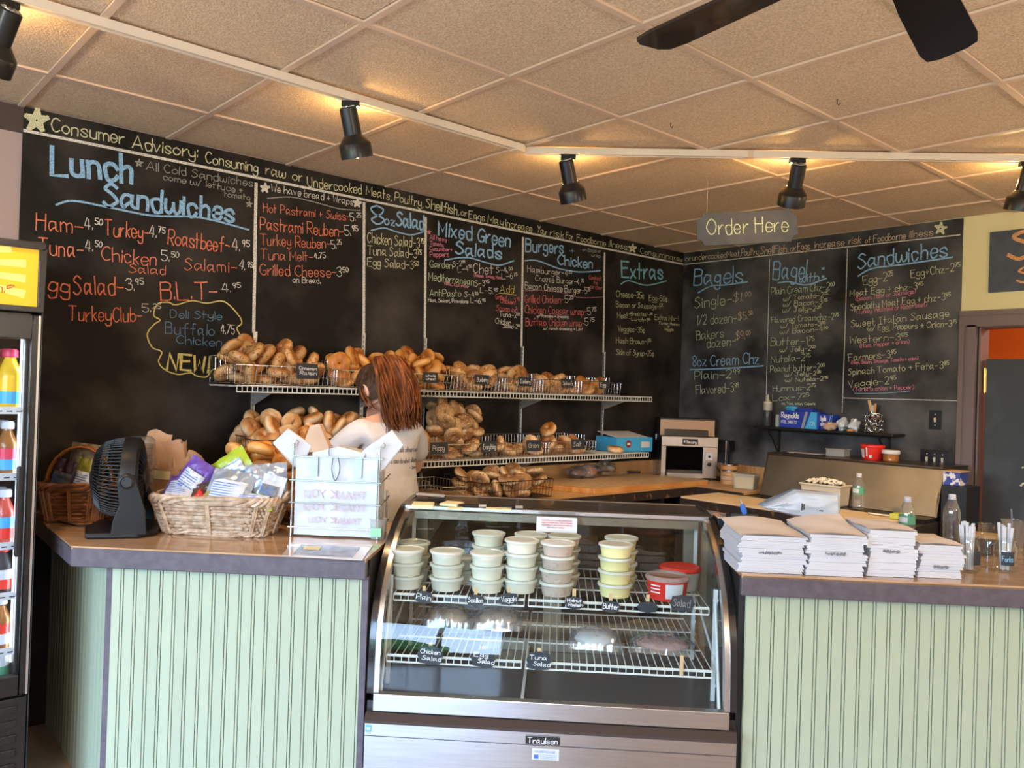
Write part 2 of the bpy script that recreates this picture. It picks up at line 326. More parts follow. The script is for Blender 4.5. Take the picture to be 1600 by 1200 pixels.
def star(key, c, x, y, r, col, wl, w=.006):
    q = [cpt(c, x+r*math.sin(2*PI*(i*2)/5+.1), y-r*math.cos(2*PI*(i*2)/5+.1), wl)+wl[3]*.0017 for i in range(6)]
    q2 = [q[i//4].lerp(q[min(5, i//4+1)], (i % 4)/4) for i in range(20)]+[q[5]]
    for i in range(5): bk((key, col)).ribbon([q[i]+wl[3]*.0003*i, q[i+1]+wl[3]*.0003*i], w, wl[3])
A, Bw = WALLA, WALLB
# header line and advisory text across both walls
stroke('adv', 0, [(38.5, 204), (400, 277.5), (800, 359), (1067, 413)], .013, 'w', A, smooth=False)
stroke('advB', 0, [(1070, 413.3), (1290, 389.5), (1500, 367)], .007, 'w', Bw, smooth=False)
star('adv', 0, 57, 188, 17, 'y', A, .019); star('adv', 0, 988, 388, 6.5, 'y', A, .012)
for t, x0, y0, x1, y1, h in [('Consumer', 80, 205, 193, 225, 21), ('Advisory:', 207, 231, 308, 248, 20), ('Consuming', 321, 254, 402, 270, 17), ('raw', 415, 272, 446, 279, 16), ('or', 457, 281, 472, 284, 15), ('Undercooked', 480, 291, 565, 303, 15), ('Meats,', 572, 304, 612, 313, 14), ('Poultry,', 616, 314, 661, 324, 14), ('Shellfish,', 665, 325, 717, 336, 15), ('or', 720, 336, 729, 339, 11), ('Eggs', 732, 341, 757, 346, 12), ('May', 762, 347, 786, 353, 12), ('increase', 790, 354, 831, 363, 12), ('Your', 839, 363, 854, 368, 11), ('risk', 859, 368, 880, 373, 11), ('For', 884, 372, 895, 375, 10), ('Foodborne', 901, 376, 946, 385, 10), ('illness.', 951, 385, 981, 391, 10), ('Consuming', 1000, 396, 1050, 406, 9), ('raw', 1053, 406, 1066, 409, 8)]:
    chalk('adv', 0, t, x0, y0, x1, y1, h, 'y', A, .11)
for t, x0, y0, x1, y1, h in [('or', 1071, 408, 1080, 407.5, 8), ('undercooked', 1082, 407, 1135, 402.5, 9), ('Meat,', 1137, 401.5, 1157, 400, 9), ('Poultry,', 1158, 400, 1187, 398, 11), ('ShellFish,', 1188, 397.5, 1232, 394, 12), ('or', 1235, 393, 1244, 392, 10), ('Eggs', 1246, 392, 1265, 390, 12), ('increase', 1273, 388, 1319, 384, 11), ('risk', 1326, 382, 1345, 380, 11), ('of', 1352, 380, 1360, 379, 9), ('Foodborne', 1365, 378.5, 1415, 373.5, 11), ('illness', 1421, 372, 1458, 367.5, 11)]:
    chalk('advB', 0, t, x0, y0, x1, y1, h, 'O', Bw, .1)
star('advB', 0, 1470, 357, 9, 'y', Bw, .012)
for (x0, y0, x1, y1) in ((400, 287.5, 396.2, 518), (568.7, 318, 568.2, 521), (665, 341, 663.5, 528), (817, 372, 814.5, 541), (944.5, 396, 942.5, 550)):
    stroke('adv', 0, [(x0, y0), (x1, y1)], .017, 'w', A, smooth=False)
# lunch sandwiches
K = 'lunch'
chalk(K, 0, 'Lunch', 81, 272, 206, 284, 44, 'b', A, .15); chalk(K, 0, 'Sandwiches', 162, 320, 365, 346, 35, 'b', A, .15)
stroke(K, 0, [(88, 320), (115, 314), (175, 325), (238, 337), (312, 340), (388, 359)], .009, 'b', A)
star(K, 0, 217, 255, 6, 'g', A, .005); chalk(K, 0, 'All Cold Sandwiches', 229, 265, 395, 292, 13, 'g', A, .07); chalk(K, 0, 'come w/ lettuce +', 255, 281, 379, 302, 10, 'g', A, .08); chalk(K, 0, 'tomato', 350, 307, 390, 313, 9, 'g', A, .08); star(K, 0, 389, 319, 5, 'g', A, .005)
for t, x0, y0, x1, y1, h in [('Ham-', 56, 359, 128, 366, 26), ('Turkey-', 163, 367, 233, 374, 24), ('Roastbeef-', 262, 382, 358, 394, 24), ('Tuna-', 60, 398, 130, 402, 26), ('Chicken', 158, 407, 244, 415, 22), ('Salad', 201, 426, 258, 429, 14), ('Salami-', 288, 421, 370, 426, 18), ('Egg', 52, 457, 108, 460, 28), ('Salad-', 115, 460, 193, 461, 29), ('B.L.T-', 251, 469, 340, 467, 28), ('TurkeyClub-', 107, 501, 222, 503, 23)]:
    chalk(K, 0, t, x0, y0, x1, y1, h, 'o', A, .085)
for t, x0, y0, x1, y1, h in [('4.^50', 132, 357, 158, 360, 18), ('4.^75', 233, 369, 255, 373, 18), ('4.^95', 362, 390, 387, 394, 18), ('4.^50', 133, 391, 157, 394, 17), ('5.^50', 252, 407, 277, 410, 16), ('4.^95', 373, 419, 391, 425, 15), ('3.^95', 197, 454, 223, 453, 18), ('4.^95', 347, 456, 374, 456, 14), ('5.^25', 222, 487, 249, 488, 13), ('4.75', 345, 521, 366, 522, 14)]:
    chalk(K, 0, t, x0, y0, x1, y1, h, 'w', A, .09)
chalk(K, 0, 'Deli Style', 266, 496, 346, 499, 12, 'B', A, .1); chalk(K, 0, 'Buffalo', 258, 521, 334, 525, 18, 'B', A, .08); chalk(K, 0, 'Chicken', 275, 537, 346, 541, 13, 'B', A, .1); chalk(K, 0, 'NEW!', 261, 577, 325, 582, 25, 'Y', A, .15)
stroke(K, 6, [(985, 300), (1050, 290), (1100, 305), (1200, 280), (1290, 295), (1400, 285), (1490, 370), (1510, 420), (1480, 450), (1500, 500), (1495, 560), (1450, 600), (1450, 660), (1400, 700), (1330, 710), (1290, 755), (1230, 750), (1190, 730), (1110, 740), (1030, 710), (990, 660), (1010, 600), (950, 570), (920, 490), (960, 430), (1000, 400), (960, 370)], .006, 'Y', A, True)
# hot sandwiches
K = 'hot'
star(K, 2, 135, 95, 26, 'w', A, .011); chalk(K, 2, 'We have bread + Wraps', 175, 115, 685, 203, 46, 'w', A, .08); star(K, 2, 712, 190, 24, 'w', A, .011); stroke(K, 2, [(150, 160), (300, 152), (450, 185), (600, 225), (730, 235)], .005, 'g', A)
for t, x0, y0, x1, y1, h in [('Hot Pastrami + Swiss-', 125, 245, 665, 300, 55), ('Pastrami Reuben-', 105, 355, 625, 402, 78), ('Turkey Reuben-', 105, 450, 545, 475, 68), ('Tuna Melt-', 108, 538, 435, 555, 60), ('Grilled Cheese-', 105, 640, 580, 652, 68)]: chalk(K, 2, t, x0, y0, x1, y1, h, 'o', A, .085)
for t, x0, y0, x1, y1, h in [('5.^25', 668, 300, 732, 304, 52), ('5.^95', 632, 390, 712, 392, 62), ('5.^25', 552, 475, 612, 473, 55), ('4.75', 445, 537, 515, 532, 34), ('3^50', 585, 650, 655, 648, 58), ('on Bread.', 310, 685, 480, 692, 36)]: chalk(K, 2, t, x0, y0, x1, y1, h, 'w', A, .09)
K = 'tubs'
chalk(K, 2, '8', 805, 322, 880, 326, 115, 'b', A, .11); chalk(K, 2, 'oz', 885, 325, 945, 333, 62, 'b', A, .14); chalk(K, 2, 'Salad', 955, 330, 1125, 354, 88, 'b', A, .14); stroke(K, 2, [(800, 360), (880, 345), (960, 370), (1050, 388), (1125, 368)], .008, 'b', A)
for t, x0, y0, x1, y1, h in [('Chicken Salad-3^75', 775, 435, 1125, 474, 66), ('Tuna Salad-3^75', 775, 510, 1110, 538, 58), ('Egg Salad-3^50', 775, 582, 1092, 605, 54)]: chalk(K, 2, t, x0, y0, x1, y1, h, 'y', A, .09)
K = 'greens'
chalk(K, 3, 'Mixed Green', 100, 188, 548, 262, 88, 'b', A, .13); chalk(K, 3, 'Salads', 205, 308, 490, 336, 80, 'b', A, .15); stroke(K, 3, [(140, 345), (280, 330), (400, 362), (480, 378), (570, 350)], .009, 'b', A)
star(K, 3, 40, 172, 14, 'p', A, .004)
for t, x0, y0, x1, y1, h in [('All have', 45, 215, 150, 235, 32), ('Tomato', 45, 250, 130, 262, 24), ('Cucumber+', 45, 284, 185, 292, 24), ('Peppers', 48, 325, 165, 325, 32), ('Cheese, Turkey, Ham', 320, 448, 492, 465, 20), ('feta, Cucumber', 135, 500, 290, 520, 20)]: chalk(K, 3, t, x0, y0, x1, y1, h, 'p', A, .11)
for t, x0, y0, x1, y1, h in [('Garden', 45, 390, 185, 400, 44), ('S-2^99', 190, 388, 265, 380, 34), ('L-4^50', 222, 422, 310, 408, 34), ('Chef', 318, 425, 440, 432, 60), ('S-4.^50', 458, 425, 560, 425, 36), ('L-6^75', 495, 465, 590, 460, 36), ('Mediterranean', 38, 470, 320, 505, 50), ('S-3^95', 325, 512, 415, 505, 36), ('L-5.^95', 360, 550, 465, 558, 36), ('AntiPasto', 45, 570, 240, 575, 44), ('S-4^50', 260, 575, 345, 580, 34), ('Ham, Salami, Provolone', 35, 607, 285, 615, 24), ('L-6.^95', 300, 612, 388, 622, 34)]: chalk(K, 3, t, x0, y0, x1, y1, h, 'n' if t[0] in 'GMA' else 'w', A, .1)
chalk(K, 3, 'Add', 485, 545, 570, 552, 44, 'Y', A, .1); stroke(K, 3, [(475, 552), (530, 556), (585, 565)], .004, 'Y', A)
for t, x0, y0, x1, y1, h in [('Grilled', 455, 588, 522, 600, 30), ('Chicken', 485, 614, 572, 622, 28), ('1^75', 577, 618, 606, 614, 34), ('Scoop of:', 460, 660, 592, 672, 34)]: chalk(K, 3, t, x0, y0, x1, y1, h, 'r', A, .11)
for t, x0, y0, x1, y1, h in [('Tuna-2^00', 480, 698, 604, 708, 32), ('Chicken', 455, 742, 552, 752, 34), ('Salad-2^50', 503, 770, 606, 774, 26)]: chalk(K, 3, t, x0, y0, x1, y1, h, 'w', A, .1)
K = 'burgers'
chalk(K, 3, 'Burgers', 645, 293, 880, 303, 80, 'b', A, .13); chalk(K, 3, '+', 920, 305, 950, 306, 40, 'b', A, .1); chalk(K, 3, 'Chicken', 845, 374, 1062, 396, 62, 'b', A, .15); stroke(K, 3, [(640, 350), (720, 350), (850, 398), (980, 420), (1110, 412)], .009, 'b', A)
chalk(K, 3, 'on Bagel or', 1000, 290, 1115, 300, 22, 'g', A, .1); chalk(K, 3, 'wrap', 1055, 322, 1110, 330, 20, 'g', A, .1)
for t, x0, y0, x1, y1, h in [('Hamburger-4^25', 655, 420, 930, 448, 40), ('Cheese Burger-4.^75', 705, 475, 1005, 502, 38), ('Bacon Cheese Burger-5^25', 640, 525, 1045, 558, 42), ('w/ Romaine + dressing', 715, 702, 910, 708, 18), ('w/ ranch dressing + Lett', 755, 780, 1000, 786, 18)]: chalk(K, 3, t, x0, y0, x1, y1, h, 'w', A, .1)
for t, x0, y0, x1, y1, h in [('Cooked', 1040, 465, 1110, 472, 26), ('to', 1070, 495, 1092, 497, 20), ('order', 1050, 522, 1120, 532, 26), ('Grilled Chicken-', 640, 612, 880, 616, 50), ('Chicken Caesar wrap-', 640, 678, 1025, 690, 50), ('Buffalo Chicken wrap-', 645, 755, 1010, 760, 48)]: chalk(K, 3, t, x0, y0, x1, y1, h, 'r', A, .1)
for t, x0, y0, x1, y1, h in [('5^25', 890, 614, 940, 610, 45), ('5^75', 1032, 690, 1082, 685, 45), ('5^75', 1015, 755, 1070, 750, 45)]: chalk(K, 3, t, x0, y0, x1, y1, h, 'w', A, .1)
stroke(K, 3, [(640, 532), (850, 545), (980, 580), (1130, 575)], .003, 'p', A)
K = 'extras'
chalk(K, 3, 'Extras', 1245, 453, 1500, 466, 98, 't', A, .13); stroke(K, 3, [(1240, 495), (1290, 475), (1400, 503), (1525, 476)], .009, 't', A)
for t, x0, y0, x1, y1, h in [('Cheese-35¢', 1210, 575, 1385, 585, 40), ('Egg-50¢', 1415, 600, 1530, 605, 36), ('Bacon or Sausage-1^25', 1210, 640, 1500, 652, 36), ('Meat', 1218, 707, 1283, 710, 36), ('-Breakfast-1^50', 1290, 692, 1435, 697, 22), ('-Lunch-1^50', 1290, 722, 1420, 732, 22), ('Extra Mix-1', 1450, 717, 1600, 727, 32), ('Farmer, Western', 1480, 745, 1605, 757, 16), ('or', 1530, 765, 1545, 766, 12), ('Veggie', 1508, 785, 1568, 788, 18), ('Veggies-35¢', 1220, 790, 1388, 800, 36), ('Hash Brown-1^25', 1210, 865, 1425, 872, 36), ('Side of Syrup-25¢', 1210, 937, 1445, 946, 36)]: chalk(K, 3, t, x0, y0, x1, y1, h, 'y', A, .1)
# wall B
K = 'bagels'
chalk(K, 4, 'Bagels', 160, 458, 435, 440, 88, 'b', Bw, .1); stroke(K, 4, [(185, 500), (260, 462), (350, 455), (465, 438)], .010, 'b', Bw)
for t, x0, y0, x1, y1, h in [('Single-', 165, 588, 378, 562, 60), ('1/2 dozen-', 178, 683, 405, 668, 55), ('Bakers', 175, 768, 330, 752, 50), ('dozen-', 235, 812, 400, 798, 52), ('Plain-2^99', 165, 993, 415, 985, 48), ('Flavored-3^99', 173, 1076, 415, 1062, 50)]: chalk(K, 4, t, x0, y0, x1, y1, h, 'n' if t[0] != 'F' else 'y', Bw, .075)
for t, x0, y0, x1, y1, h in [('$1.^00', 382, 550, 478, 545, 50), ('$5.^50', 412, 655, 492, 645, 42), ('$9.^00', 395, 768, 480, 760, 46)]: chalk(K, 4, t, x0, y0, x1, y1, h, 'O', Bw, .06)
chalk(K, 4, '8oz Cream Chz', 155, 920, 530, 902, 60, 'b', Bw, .1); stroke(K, 4, [(140, 937), (300, 932), (420, 925), (555, 915)], .010, 'b', Bw)
stroke(K, 4, [(592, 310), (582, 700), (570, 1170)], .005, 'w', Bw)
K = 'bagelwith'
chalk(K, 4, 'Bagel', 610, 425, 800, 420, 100, 'b', Bw, .09); chalk(K, 4, 'with', 760, 440, 868, 434, 48, 'b', Bw, .12); stroke(K, 4, [(640, 445), (700, 437), (800, 455), (915, 418)], .010, 'b', Bw)
for yy in (362, 408): stroke(K, 4, [(893, yy), (899, yy)], .016, 'b', Bw)
for t, x0, y0, x1, y1, h in [('Plain Cream Chz-2^00', 600, 512, 955, 482, 40), ('w/ Tomato-2^25', 670, 547, 920, 522, 28), ('w/ Bacon-3^75', 668, 580, 915, 562, 28), ('w/ Jelly-2^25', 665, 612, 880, 602, 28), ('Flavored Creamchz-2^75', 600, 672, 980, 650, 34), ('w/ Tomato-3^00', 655, 702, 905, 687, 25), ('w/ Bacon-4^00', 652, 735, 920, 717, 26), ('Butter-1^75', 597, 802, 840, 792, 44), ('w/ Jelly-2^00', 652, 837, 850, 827, 28), ('Nutella-2^75', 600, 897, 820, 883, 38), ('Peanut butter-2^00', 595, 950, 900, 937, 35), ('w/ Jelly-2^25', 680, 977, 880, 966, 22), ('w/ Nutella-2^95', 680, 1007, 920, 997, 22), ('Hummus-2^75', 610, 1060, 850, 1050, 32), ('Lox-7^25', 608, 1115, 810, 1105, 35), ('cc, Tom, onion, Capers', 660, 1135, 850, 1137, 14)]:
    chalk(K, 4, t, x0, y0, x1, y1, h, 'y' if 'w/' in t else 'n', Bw, .085)
K = 'eggs'
stroke(K, 5, [(88, 250), (75, 700), (58, 1180)], .005, 'w', Bw); stroke(K, 5, [(60, 1097), (400, 1106), (720, 1113)], .005, 'w', Bw)
chalk(K, 5, 'Sandwiches', 148, 362, 655, 290, 82, 'b', Bw, .11); stroke(K, 5, [(150, 405), (230, 362), (400, 340), (685, 298)], .010, 'b', Bw)
for t, x0, y0, x1, y1, h in [('Egg-2^25', 178, 456, 345, 425, 50), ('Egg+Chz-2^75', 450, 415, 725, 372, 44), ('Meat Egg + chz-3^45', 102, 522, 515, 476, 36), ('Specialty Meat Egg + chz-3^85', 105, 602, 670, 538, 38), ('Sweet Italian Sausage', 108, 697, 665, 634, 38), ('w/ Egg, Peppers + Onion-3^75', 205, 717, 705, 690, 34), ('Western-3^05', 100, 787, 425, 766, 38), ('Farmers-3^85', 95, 890, 362, 866, 42), ('Spinach Tomato + Feta-3^85', 92, 968, 662, 927, 36), ('Veggie-2^95', 95, 1042, 362, 1012, 40)]: chalk(K, 5, t, x0, y0, x1, y1, h, 'y', Bw, .08)
for t, x0, y0, x1, y1, h in [('(Bacon, Ham or Sausage)', 135, 547, 475, 502, 24), ('(Turkey, Pastrami or Roast beef)', 140, 622, 540, 577, 25), ('(Ham, Pepper + onion)', 160, 813, 440, 787, 24), ('(Ham, Bacon, Sausage, Tomato + onion)', 110, 907, 490, 882, 20), ('(Tomato onion + Pepper)', 120, 1060, 465, 1047, 24)]: chalk(K, 5, t, x0, y0, x1, y1, h, 'p', Bw, .11)
stroke(K, 5, [(130, 1072), (300, 1070), (440, 1058)], .004, 'b', Bw)

# ------------------------------------------------------------------ structure
CH = 2.658
def struct(mb, name, m, parent=None, **k):
    o = mb.build(name, m, parent, **k)
    if not parent: o['kind'] = 'structure'
    return o
floor = struct(MB().bx(-.15, 6.95, -8.65, 2.6, -.1, 0), 'floor', MW['floor'])
wl_ = struct(MB().bx(-.12, 0, -8.6, .12, 0, CH+.1), 'wall_left', MW['pink'])
yA = -4.63
MB().bx(0, .010, yA, -.002, .0, CH).build('chalkboard', MW['board'], wl_, label='black chalkboard-painted face of the left wall')
MB().bx(0, .008, -6.5, yA, 2.545, CH).build('wall_band', MW['band'], wl_)
# back wall with the doorway
wb = struct(MB().bx(0, 2.19, 0, .14, 0, CH+.1).bx(2.19, 3.12, 0, .14, 2.03, CH+.1).bx(3.12, 6.9, 0, .14, 0, CH+.1), 'wall_back', MW['yellow'])
MB().bx(.012, 2.086, -.010, 0, 0, CH).build('chalkboard', MW['boardB'], wb, label='dusty black chalkboard-painted face of the back wall')
tp = MB()
def casing(mb, x0, x1, z0, z1, vert=True):
    n = 5
    prof = [(0, .012), (.012, .03), (.03, .018), (.045, .024), (.06, .034), (.085, .034), (.1, .010)]
    for i in range(len(prof)-1):
        (a, da), (b, db) = prof[i], prof[i+1]
        if vert: mb.bx(x0+a*(x1-x0)/.1, x0+b*(x1-x0)/.1, -max(da, db), 0, z0, z1)
        else: mb.bx(x0, x1, -max(da, db), 0, z1-b*(z1-z0)/.1, z1-a*(z1-z0)/.1)
casing(tp, 2.088, 2.185, 0, 2.0); casing(tp, 3.225, 3.125, 0, 2.0); casing(tp, 2.088, 3.225, 1.99, 2.088, False)
tp.bx(2.185, 2.20, 0, .14, 0, 2.0); tp.bx(3.11, 3.125, 0, .14, 0, 2.0); tp.bx(2.185, 3.125, 0, .14, 1.985, 2.0)
trim1 = struct(tp, 'trim_1', MW['trim'])
# door leaf standing ajar in the frame
dr = MB().bx(0, .90, 0, .04, .01, 1.80).build('door_1', MW['door'], bevel=.003); dr['kind'] = 'structure'; dr.location = (2.215, .055, 0); dr.rotation_euler = (0, 0, math.radians(6))
MB().bx(-.012, .006, -.012, .004, 1.60, 1.74).tube([(-.004, -.012, 1.595), (-.004, -.012, 1.745)], .008, 8).build('hinge', MW['brass'], dr, smooth=40)
dd = MB(); R = random.Random(4)
for i in range(26):
    a = R.uniform(0, 6.28); rr = R.uniform(.02, .14); dd.ribbon([Vector((.31+rr*math.cos(a), -.001, 1.08+rr*1.1*math.sin(a))), Vector((.31+rr*math.cos(a)+R.uniform(.005, .025), -.001, 1.08+rr*1.1*math.sin(a)+R.uniform(-.015, .015)))], R.uniform(.006, .016), (0, -1, 0))
dd.build('chalk_lettering', CK['y'], dr, label='pale chalk drawing on the door')
struct(MB().bx(-.1, 6.95, 2.45, 2.6, 0, CH+.1).bx(-.1, 0, .14, 2.5, 0, CH+.1).bx(6.85, 6.95, .14, 2.5, 0, CH+.1), 'wall_kitchen', MW['orange'])
struct(MB().bx(6.8, 6.92, -8.6, 0, 0, CH+.1), 'wall_right', MW['inwall'])
wf = MB().bx(-.1, 6.95, -8.6, -8.45, 0, .45).bx(-.1, 6.95, -8.6, -8.45, 2.55, CH+.1)
for a_, b_ in [(-.1, .35), (2.25, 2.45), (4.35, 4.55), (6.45, 6.95)]: wf.bx(a_, b_, -8.6, -8.45, .45, 2.55)
struct(wf, 'wall_front', MW['inwall'])
for i, (a_, b_) in enumerate(WIN):
    w = struct(MB().bx(a_, b_, -8.55, -8.5, .45, .5).bx(a_, b_, -8.55, -8.5, 2.5, 2.55).bx(a_, a_+.05, -8.55, -8.5, .5, 2.5).bx(b_-.05, b_, -8.55, -8.5, .5, 2.5).bx((a_+b_)/2-.02, (a_+b_)/2+.02, -8.55, -8.5, .5, 2.5), 'window_%d' % (i+1), MW['black'])
    MB().add([(a_, -8.525, .5), (b_, -8.525, .5), (b_, -8.525, 2.5), (a_, -8.525, 2.5)], [(0, 1, 2, 3)]).build('glass_panel', MW['dglass'], w)
# outdoors seen only as reflections and light
struct(MB().bx(-12, 20, -30, -8.66, -.25, -.15), 'ground', MW['grass'])
struct(MB().bx(-12, 20, -13.5, -8.66, -.149, -.12), 'pavement', MW['road'])
hd = MB()
for i in range(9): hd.blob((-8+i*3.1, -24-(i % 3), 1.1), (2.2, 1.6, 1.8+.5*(i % 2)), 14, 9, .35, i)
tag(hd.build('hedge', MW['hedge'], smooth=60), 'row of green hedge bushes on the lawn outside the shop windows', 'hedge', kind='stuff')

# ceiling: slab, grid bars, tiles one by one
cl = struct(MB().bx(-.1, 6.95, -8.6, 2.5, CH+.05, CH+.15), 'ceiling', MW['tile'])
U = .6096; X0 = .8421*U; Y1 = -8.6127*U
xl = sorted([X0-1.2+.0, X0, X0+2.0483*U, X0+2.0483*1.4924*U, X0+2.0483*1.979*U]+[X0+2.0483*1.979*U+U*k for k in range(1, 8)]); xl = [x for x in xl if x > .02]; xl = [0.0]+xl+[6.8]
yl = [Y1+U*k for k in range(-4, 15)]; yl = [-8.45]+[y for y in yl if -8.4 < y < -.05]+[0.0]
TR = random.Random(9); tilemesh = {}
for i in range(len(xl)-1):
    for j in range(len(yl)-1):
        a_, b_, c_, d_ = xl[i]+.009, xl[i+1]-.009, yl[j]+.009, yl[j+1]-.009
        k_ = (round(b_-a_, 3), round(d_-c_, 3))
        if b_-a_ < .03 or d_-c_ < .03: continue
        if k_ not in tilemesh:
            w_, h_ = b_-a_, d_-c_
            t_ = MB().prism([(-w_/2, -h_/2), (w_/2, -h_/2), (w_/2, h_/2), (-w_/2, h_/2)], .004, .018, I3)
            t_ = t_.build('ceiling_tile', MW['tile'], cl, bevel=.003, seg=1); tilemesh[k_] = t_; o = t_
        else:
            o = tilemesh[k_].copy(); COL.objects.link(o)
        o.location = ((a_+b_)/2, (c_+d_)/2, CH+TR.uniform(0, .002)); o.rotation_euler = (TR.uniform(-.002, .002), TR.uniform(-.002, .002), 0)
for x in xl[1:-1]:
    MB().bx(x-.012, x+.012, -8.45, 0, CH-.004, CH+.004).bx(x-.003, x+.003, -8.45, 0, CH+.004, CH+.03).build('grid_bar', MW['tbar'], cl)
for y in yl[1:-1]:
    MB().bx(0, 6.8, y-.012, y+.012, CH-.0045, CH+.0035).bx(0, 6.8, y-.003, y+.003, CH+.004, CH+.03).build('grid_bar', MW['tbar'], cl)
# small hooks in the tiles
for q in ((1308, 157), (1048, 193)):
    p = onplane(q[0], q[1], (0, 0, 1), CH-.002); tag(MB().tube([p+Vector((0, 0, .004)), p+Vector((0, 0, -.012)), p+Vector((.008, 0, -.02)), p+Vector((.014, 0, -.012))], .0018, 5).build('ceiling_hook', MW['ink']), 'tiny dark wire hook in a ceiling tile, '+('the right-hand one' if q[0] > 1200 else 'the left-hand one'), 'hook')
for k_, nm in {'adv': 'advisory line of chalk', 'lunch': 'lunch sandwich list', 'hot': 'hot sandwich list', 'tubs': 'tub salad list', 'greens': 'green salad list', 'burgers': 'burger and chicken list', 'extras': 'extras list', 'advB': 'advisory line of chalk', 'bagels': 'bagel price list', 'bagelwith': 'filled bagel list', 'eggs': 'egg sandwich list'}.items():
    cn = dict(w='white', g='grey', y='pale yellow', Y='yellow', b='blue', B='faint blue', o='orange', r='red', p='pink', t='teal', n='pale green', O='pale orange', S='orange')
    for (kk, c_), mb in BK.items():
        if kk == k_: mb.build('chalk_lettering', CK[c_], wb if k_ in ('advB', 'bagels', 'bagelwith', 'eggs') else wl_, label='%s chalk writing of the %s' % (cn[c_], nm))
# ------------------------------------------------------------------ track lighting
TZ = CH-.022
tr = thing('lighting_track', 'cream lighting track running along the ceiling from upper left to the bend', 'track', (1.19, -5.6, TZ))
def trackprof(): return [(-.018, -.012), (-.010, -.012), (-.010, -.004), (.010, -.004), (.010, -.012), (.018, -.012), (.018, .018), (-.018, .018)]
MB().prism(trackprof(), -1.0, 2.74, lambda u, v, w: (u, w, v)).build('rail', MW['track'], tr)
MB().box((0, 2.735, 0), (.05, .05, .034)).build('corner_joint', MW['track'], tr, bevel=.002)
pj = onplane(812, 237, (0, 0, 1), TZ); sj = S2L(pj)
t2 = thing('lighting_track', 'cream lighting track crossing the ceiling level above the order sign', 'track', L(sj[0], sj[1], TZ), R45)
MB().prism(trackprof(), .02, 3.4, lambda u, v, w: (w, u, v)).build('rail', MW['track'], t2)
MB().bx(1.05, 1.075, -.019, .019, -.013, .018).build('rail_joint', MW['tbar'], t2)
for o in (tr, t2): pass
def spot(px, py, tilt, spin, label, track, roll=0, rx=None):
    """head hangs under the track; px,py = pixel of the adapter"""
    if track == 1: p = onplane(px, py, (1, 0, 0), 1.19); p = Vector((1.19, p.y, TZ-.012))
    else:
        p = onplane(px, py, GV, sj[1]); p = Vector((p.x, p.y, TZ-.012))
    t = thing('track_spotlight', label, 'spotlight', p, spin, 'black spotlights on the ceiling track')
    MB().bx(-.035, .035, -.016, .016, -.022, .0).build('adapter', MW['black'], t, bevel=.002)
    MB().tube([(0, 0, -.02), (0, 0, -.055)], .007, 8).bx(-.012, .012, -.006, .006, -.075, -.05).build('stem', MW['black'], t, smooth=40)
    h = MB(); M = Matrix.Translation((0, 0, -.075)) @ Euler((tilt, roll, 0)).to_matrix().to_4x4(); h.X = M
    h.lathe([(.0, .05), (.030, .05), (.034, .045), (.034, -.055), (.036, -.054), (.060, -.085), (.063, -.090), (.063, -.142), (.058, -.142), (.055, -.092), (.03, -.06), (0, -.06)], 28, cap=False)
    hd_ = h.build('lamp_head', MW['black'], t, smooth=35)
    c = MB(); c.X = M; c.lathe([(0, .052), (.027, .052), (.027, .049)], 20, cap=False)
    for k in range(8): c.box((.02*math.cos(k*PI/4), .02*math.sin(k*PI/4), .053), (.010, .004, .003), (0, 0, k*PI/4))
    c.build('vent_cap', MW['alu'], t, smooth=40)
    b = MB(); b.X = M; b.lathe([(0, -.075), (.012, -.08), (.034, -.125), (.036, -.138), (0, -.143)], 18, cap=False); b.build('bulb', MW['bulb'], t, smooth=50)
    ld = bpy.data.lights.new('spot_beam', 'SPOT'); ld.energy = 34; ld.color = (1, .68, .36); ld.spot_size = math.radians(95); ld.spot_blend = .7; ld.shadow_soft_size = .04
    lo = bpy.data.objects.new('spot_beam', ld); COL.objects.link(lo); lo.parent = t; lo.matrix_local = M @ Matrix.Translation((0, 0, -.152))
    pd = bpy.data.lights.new('vent_glow', 'POINT'); pd.energy = 3.5; pd.color = (1, .60, .22); pd.shadow_soft_size = .02
    po = bpy.data.objects.new('vent_glow', pd); COL.objects.link(po); po.parent = t; po.location = (.0, .11, -.06)
    return t
# tilt leans the mouth towards the wall
spot(8, 22, .55, math.radians(100), 'large near black spotlight cut by the left edge of the frame', 1, .12)
spot(548, 172, .30, math.radians(48), 'black spotlight second from the left, above the lunch menu board', 1, -.18)
spot(888, 246, .34, R45, 'black spotlight just right of the bend in the track', 2, -.24)
spot(1246, 250, .50, math.radians(50), 'black spotlight facing the wall above the order sign', 2, .0)
spot(1606, 258, .3, R45, 'black spotlight at the right edge of the frame', 2, .1)

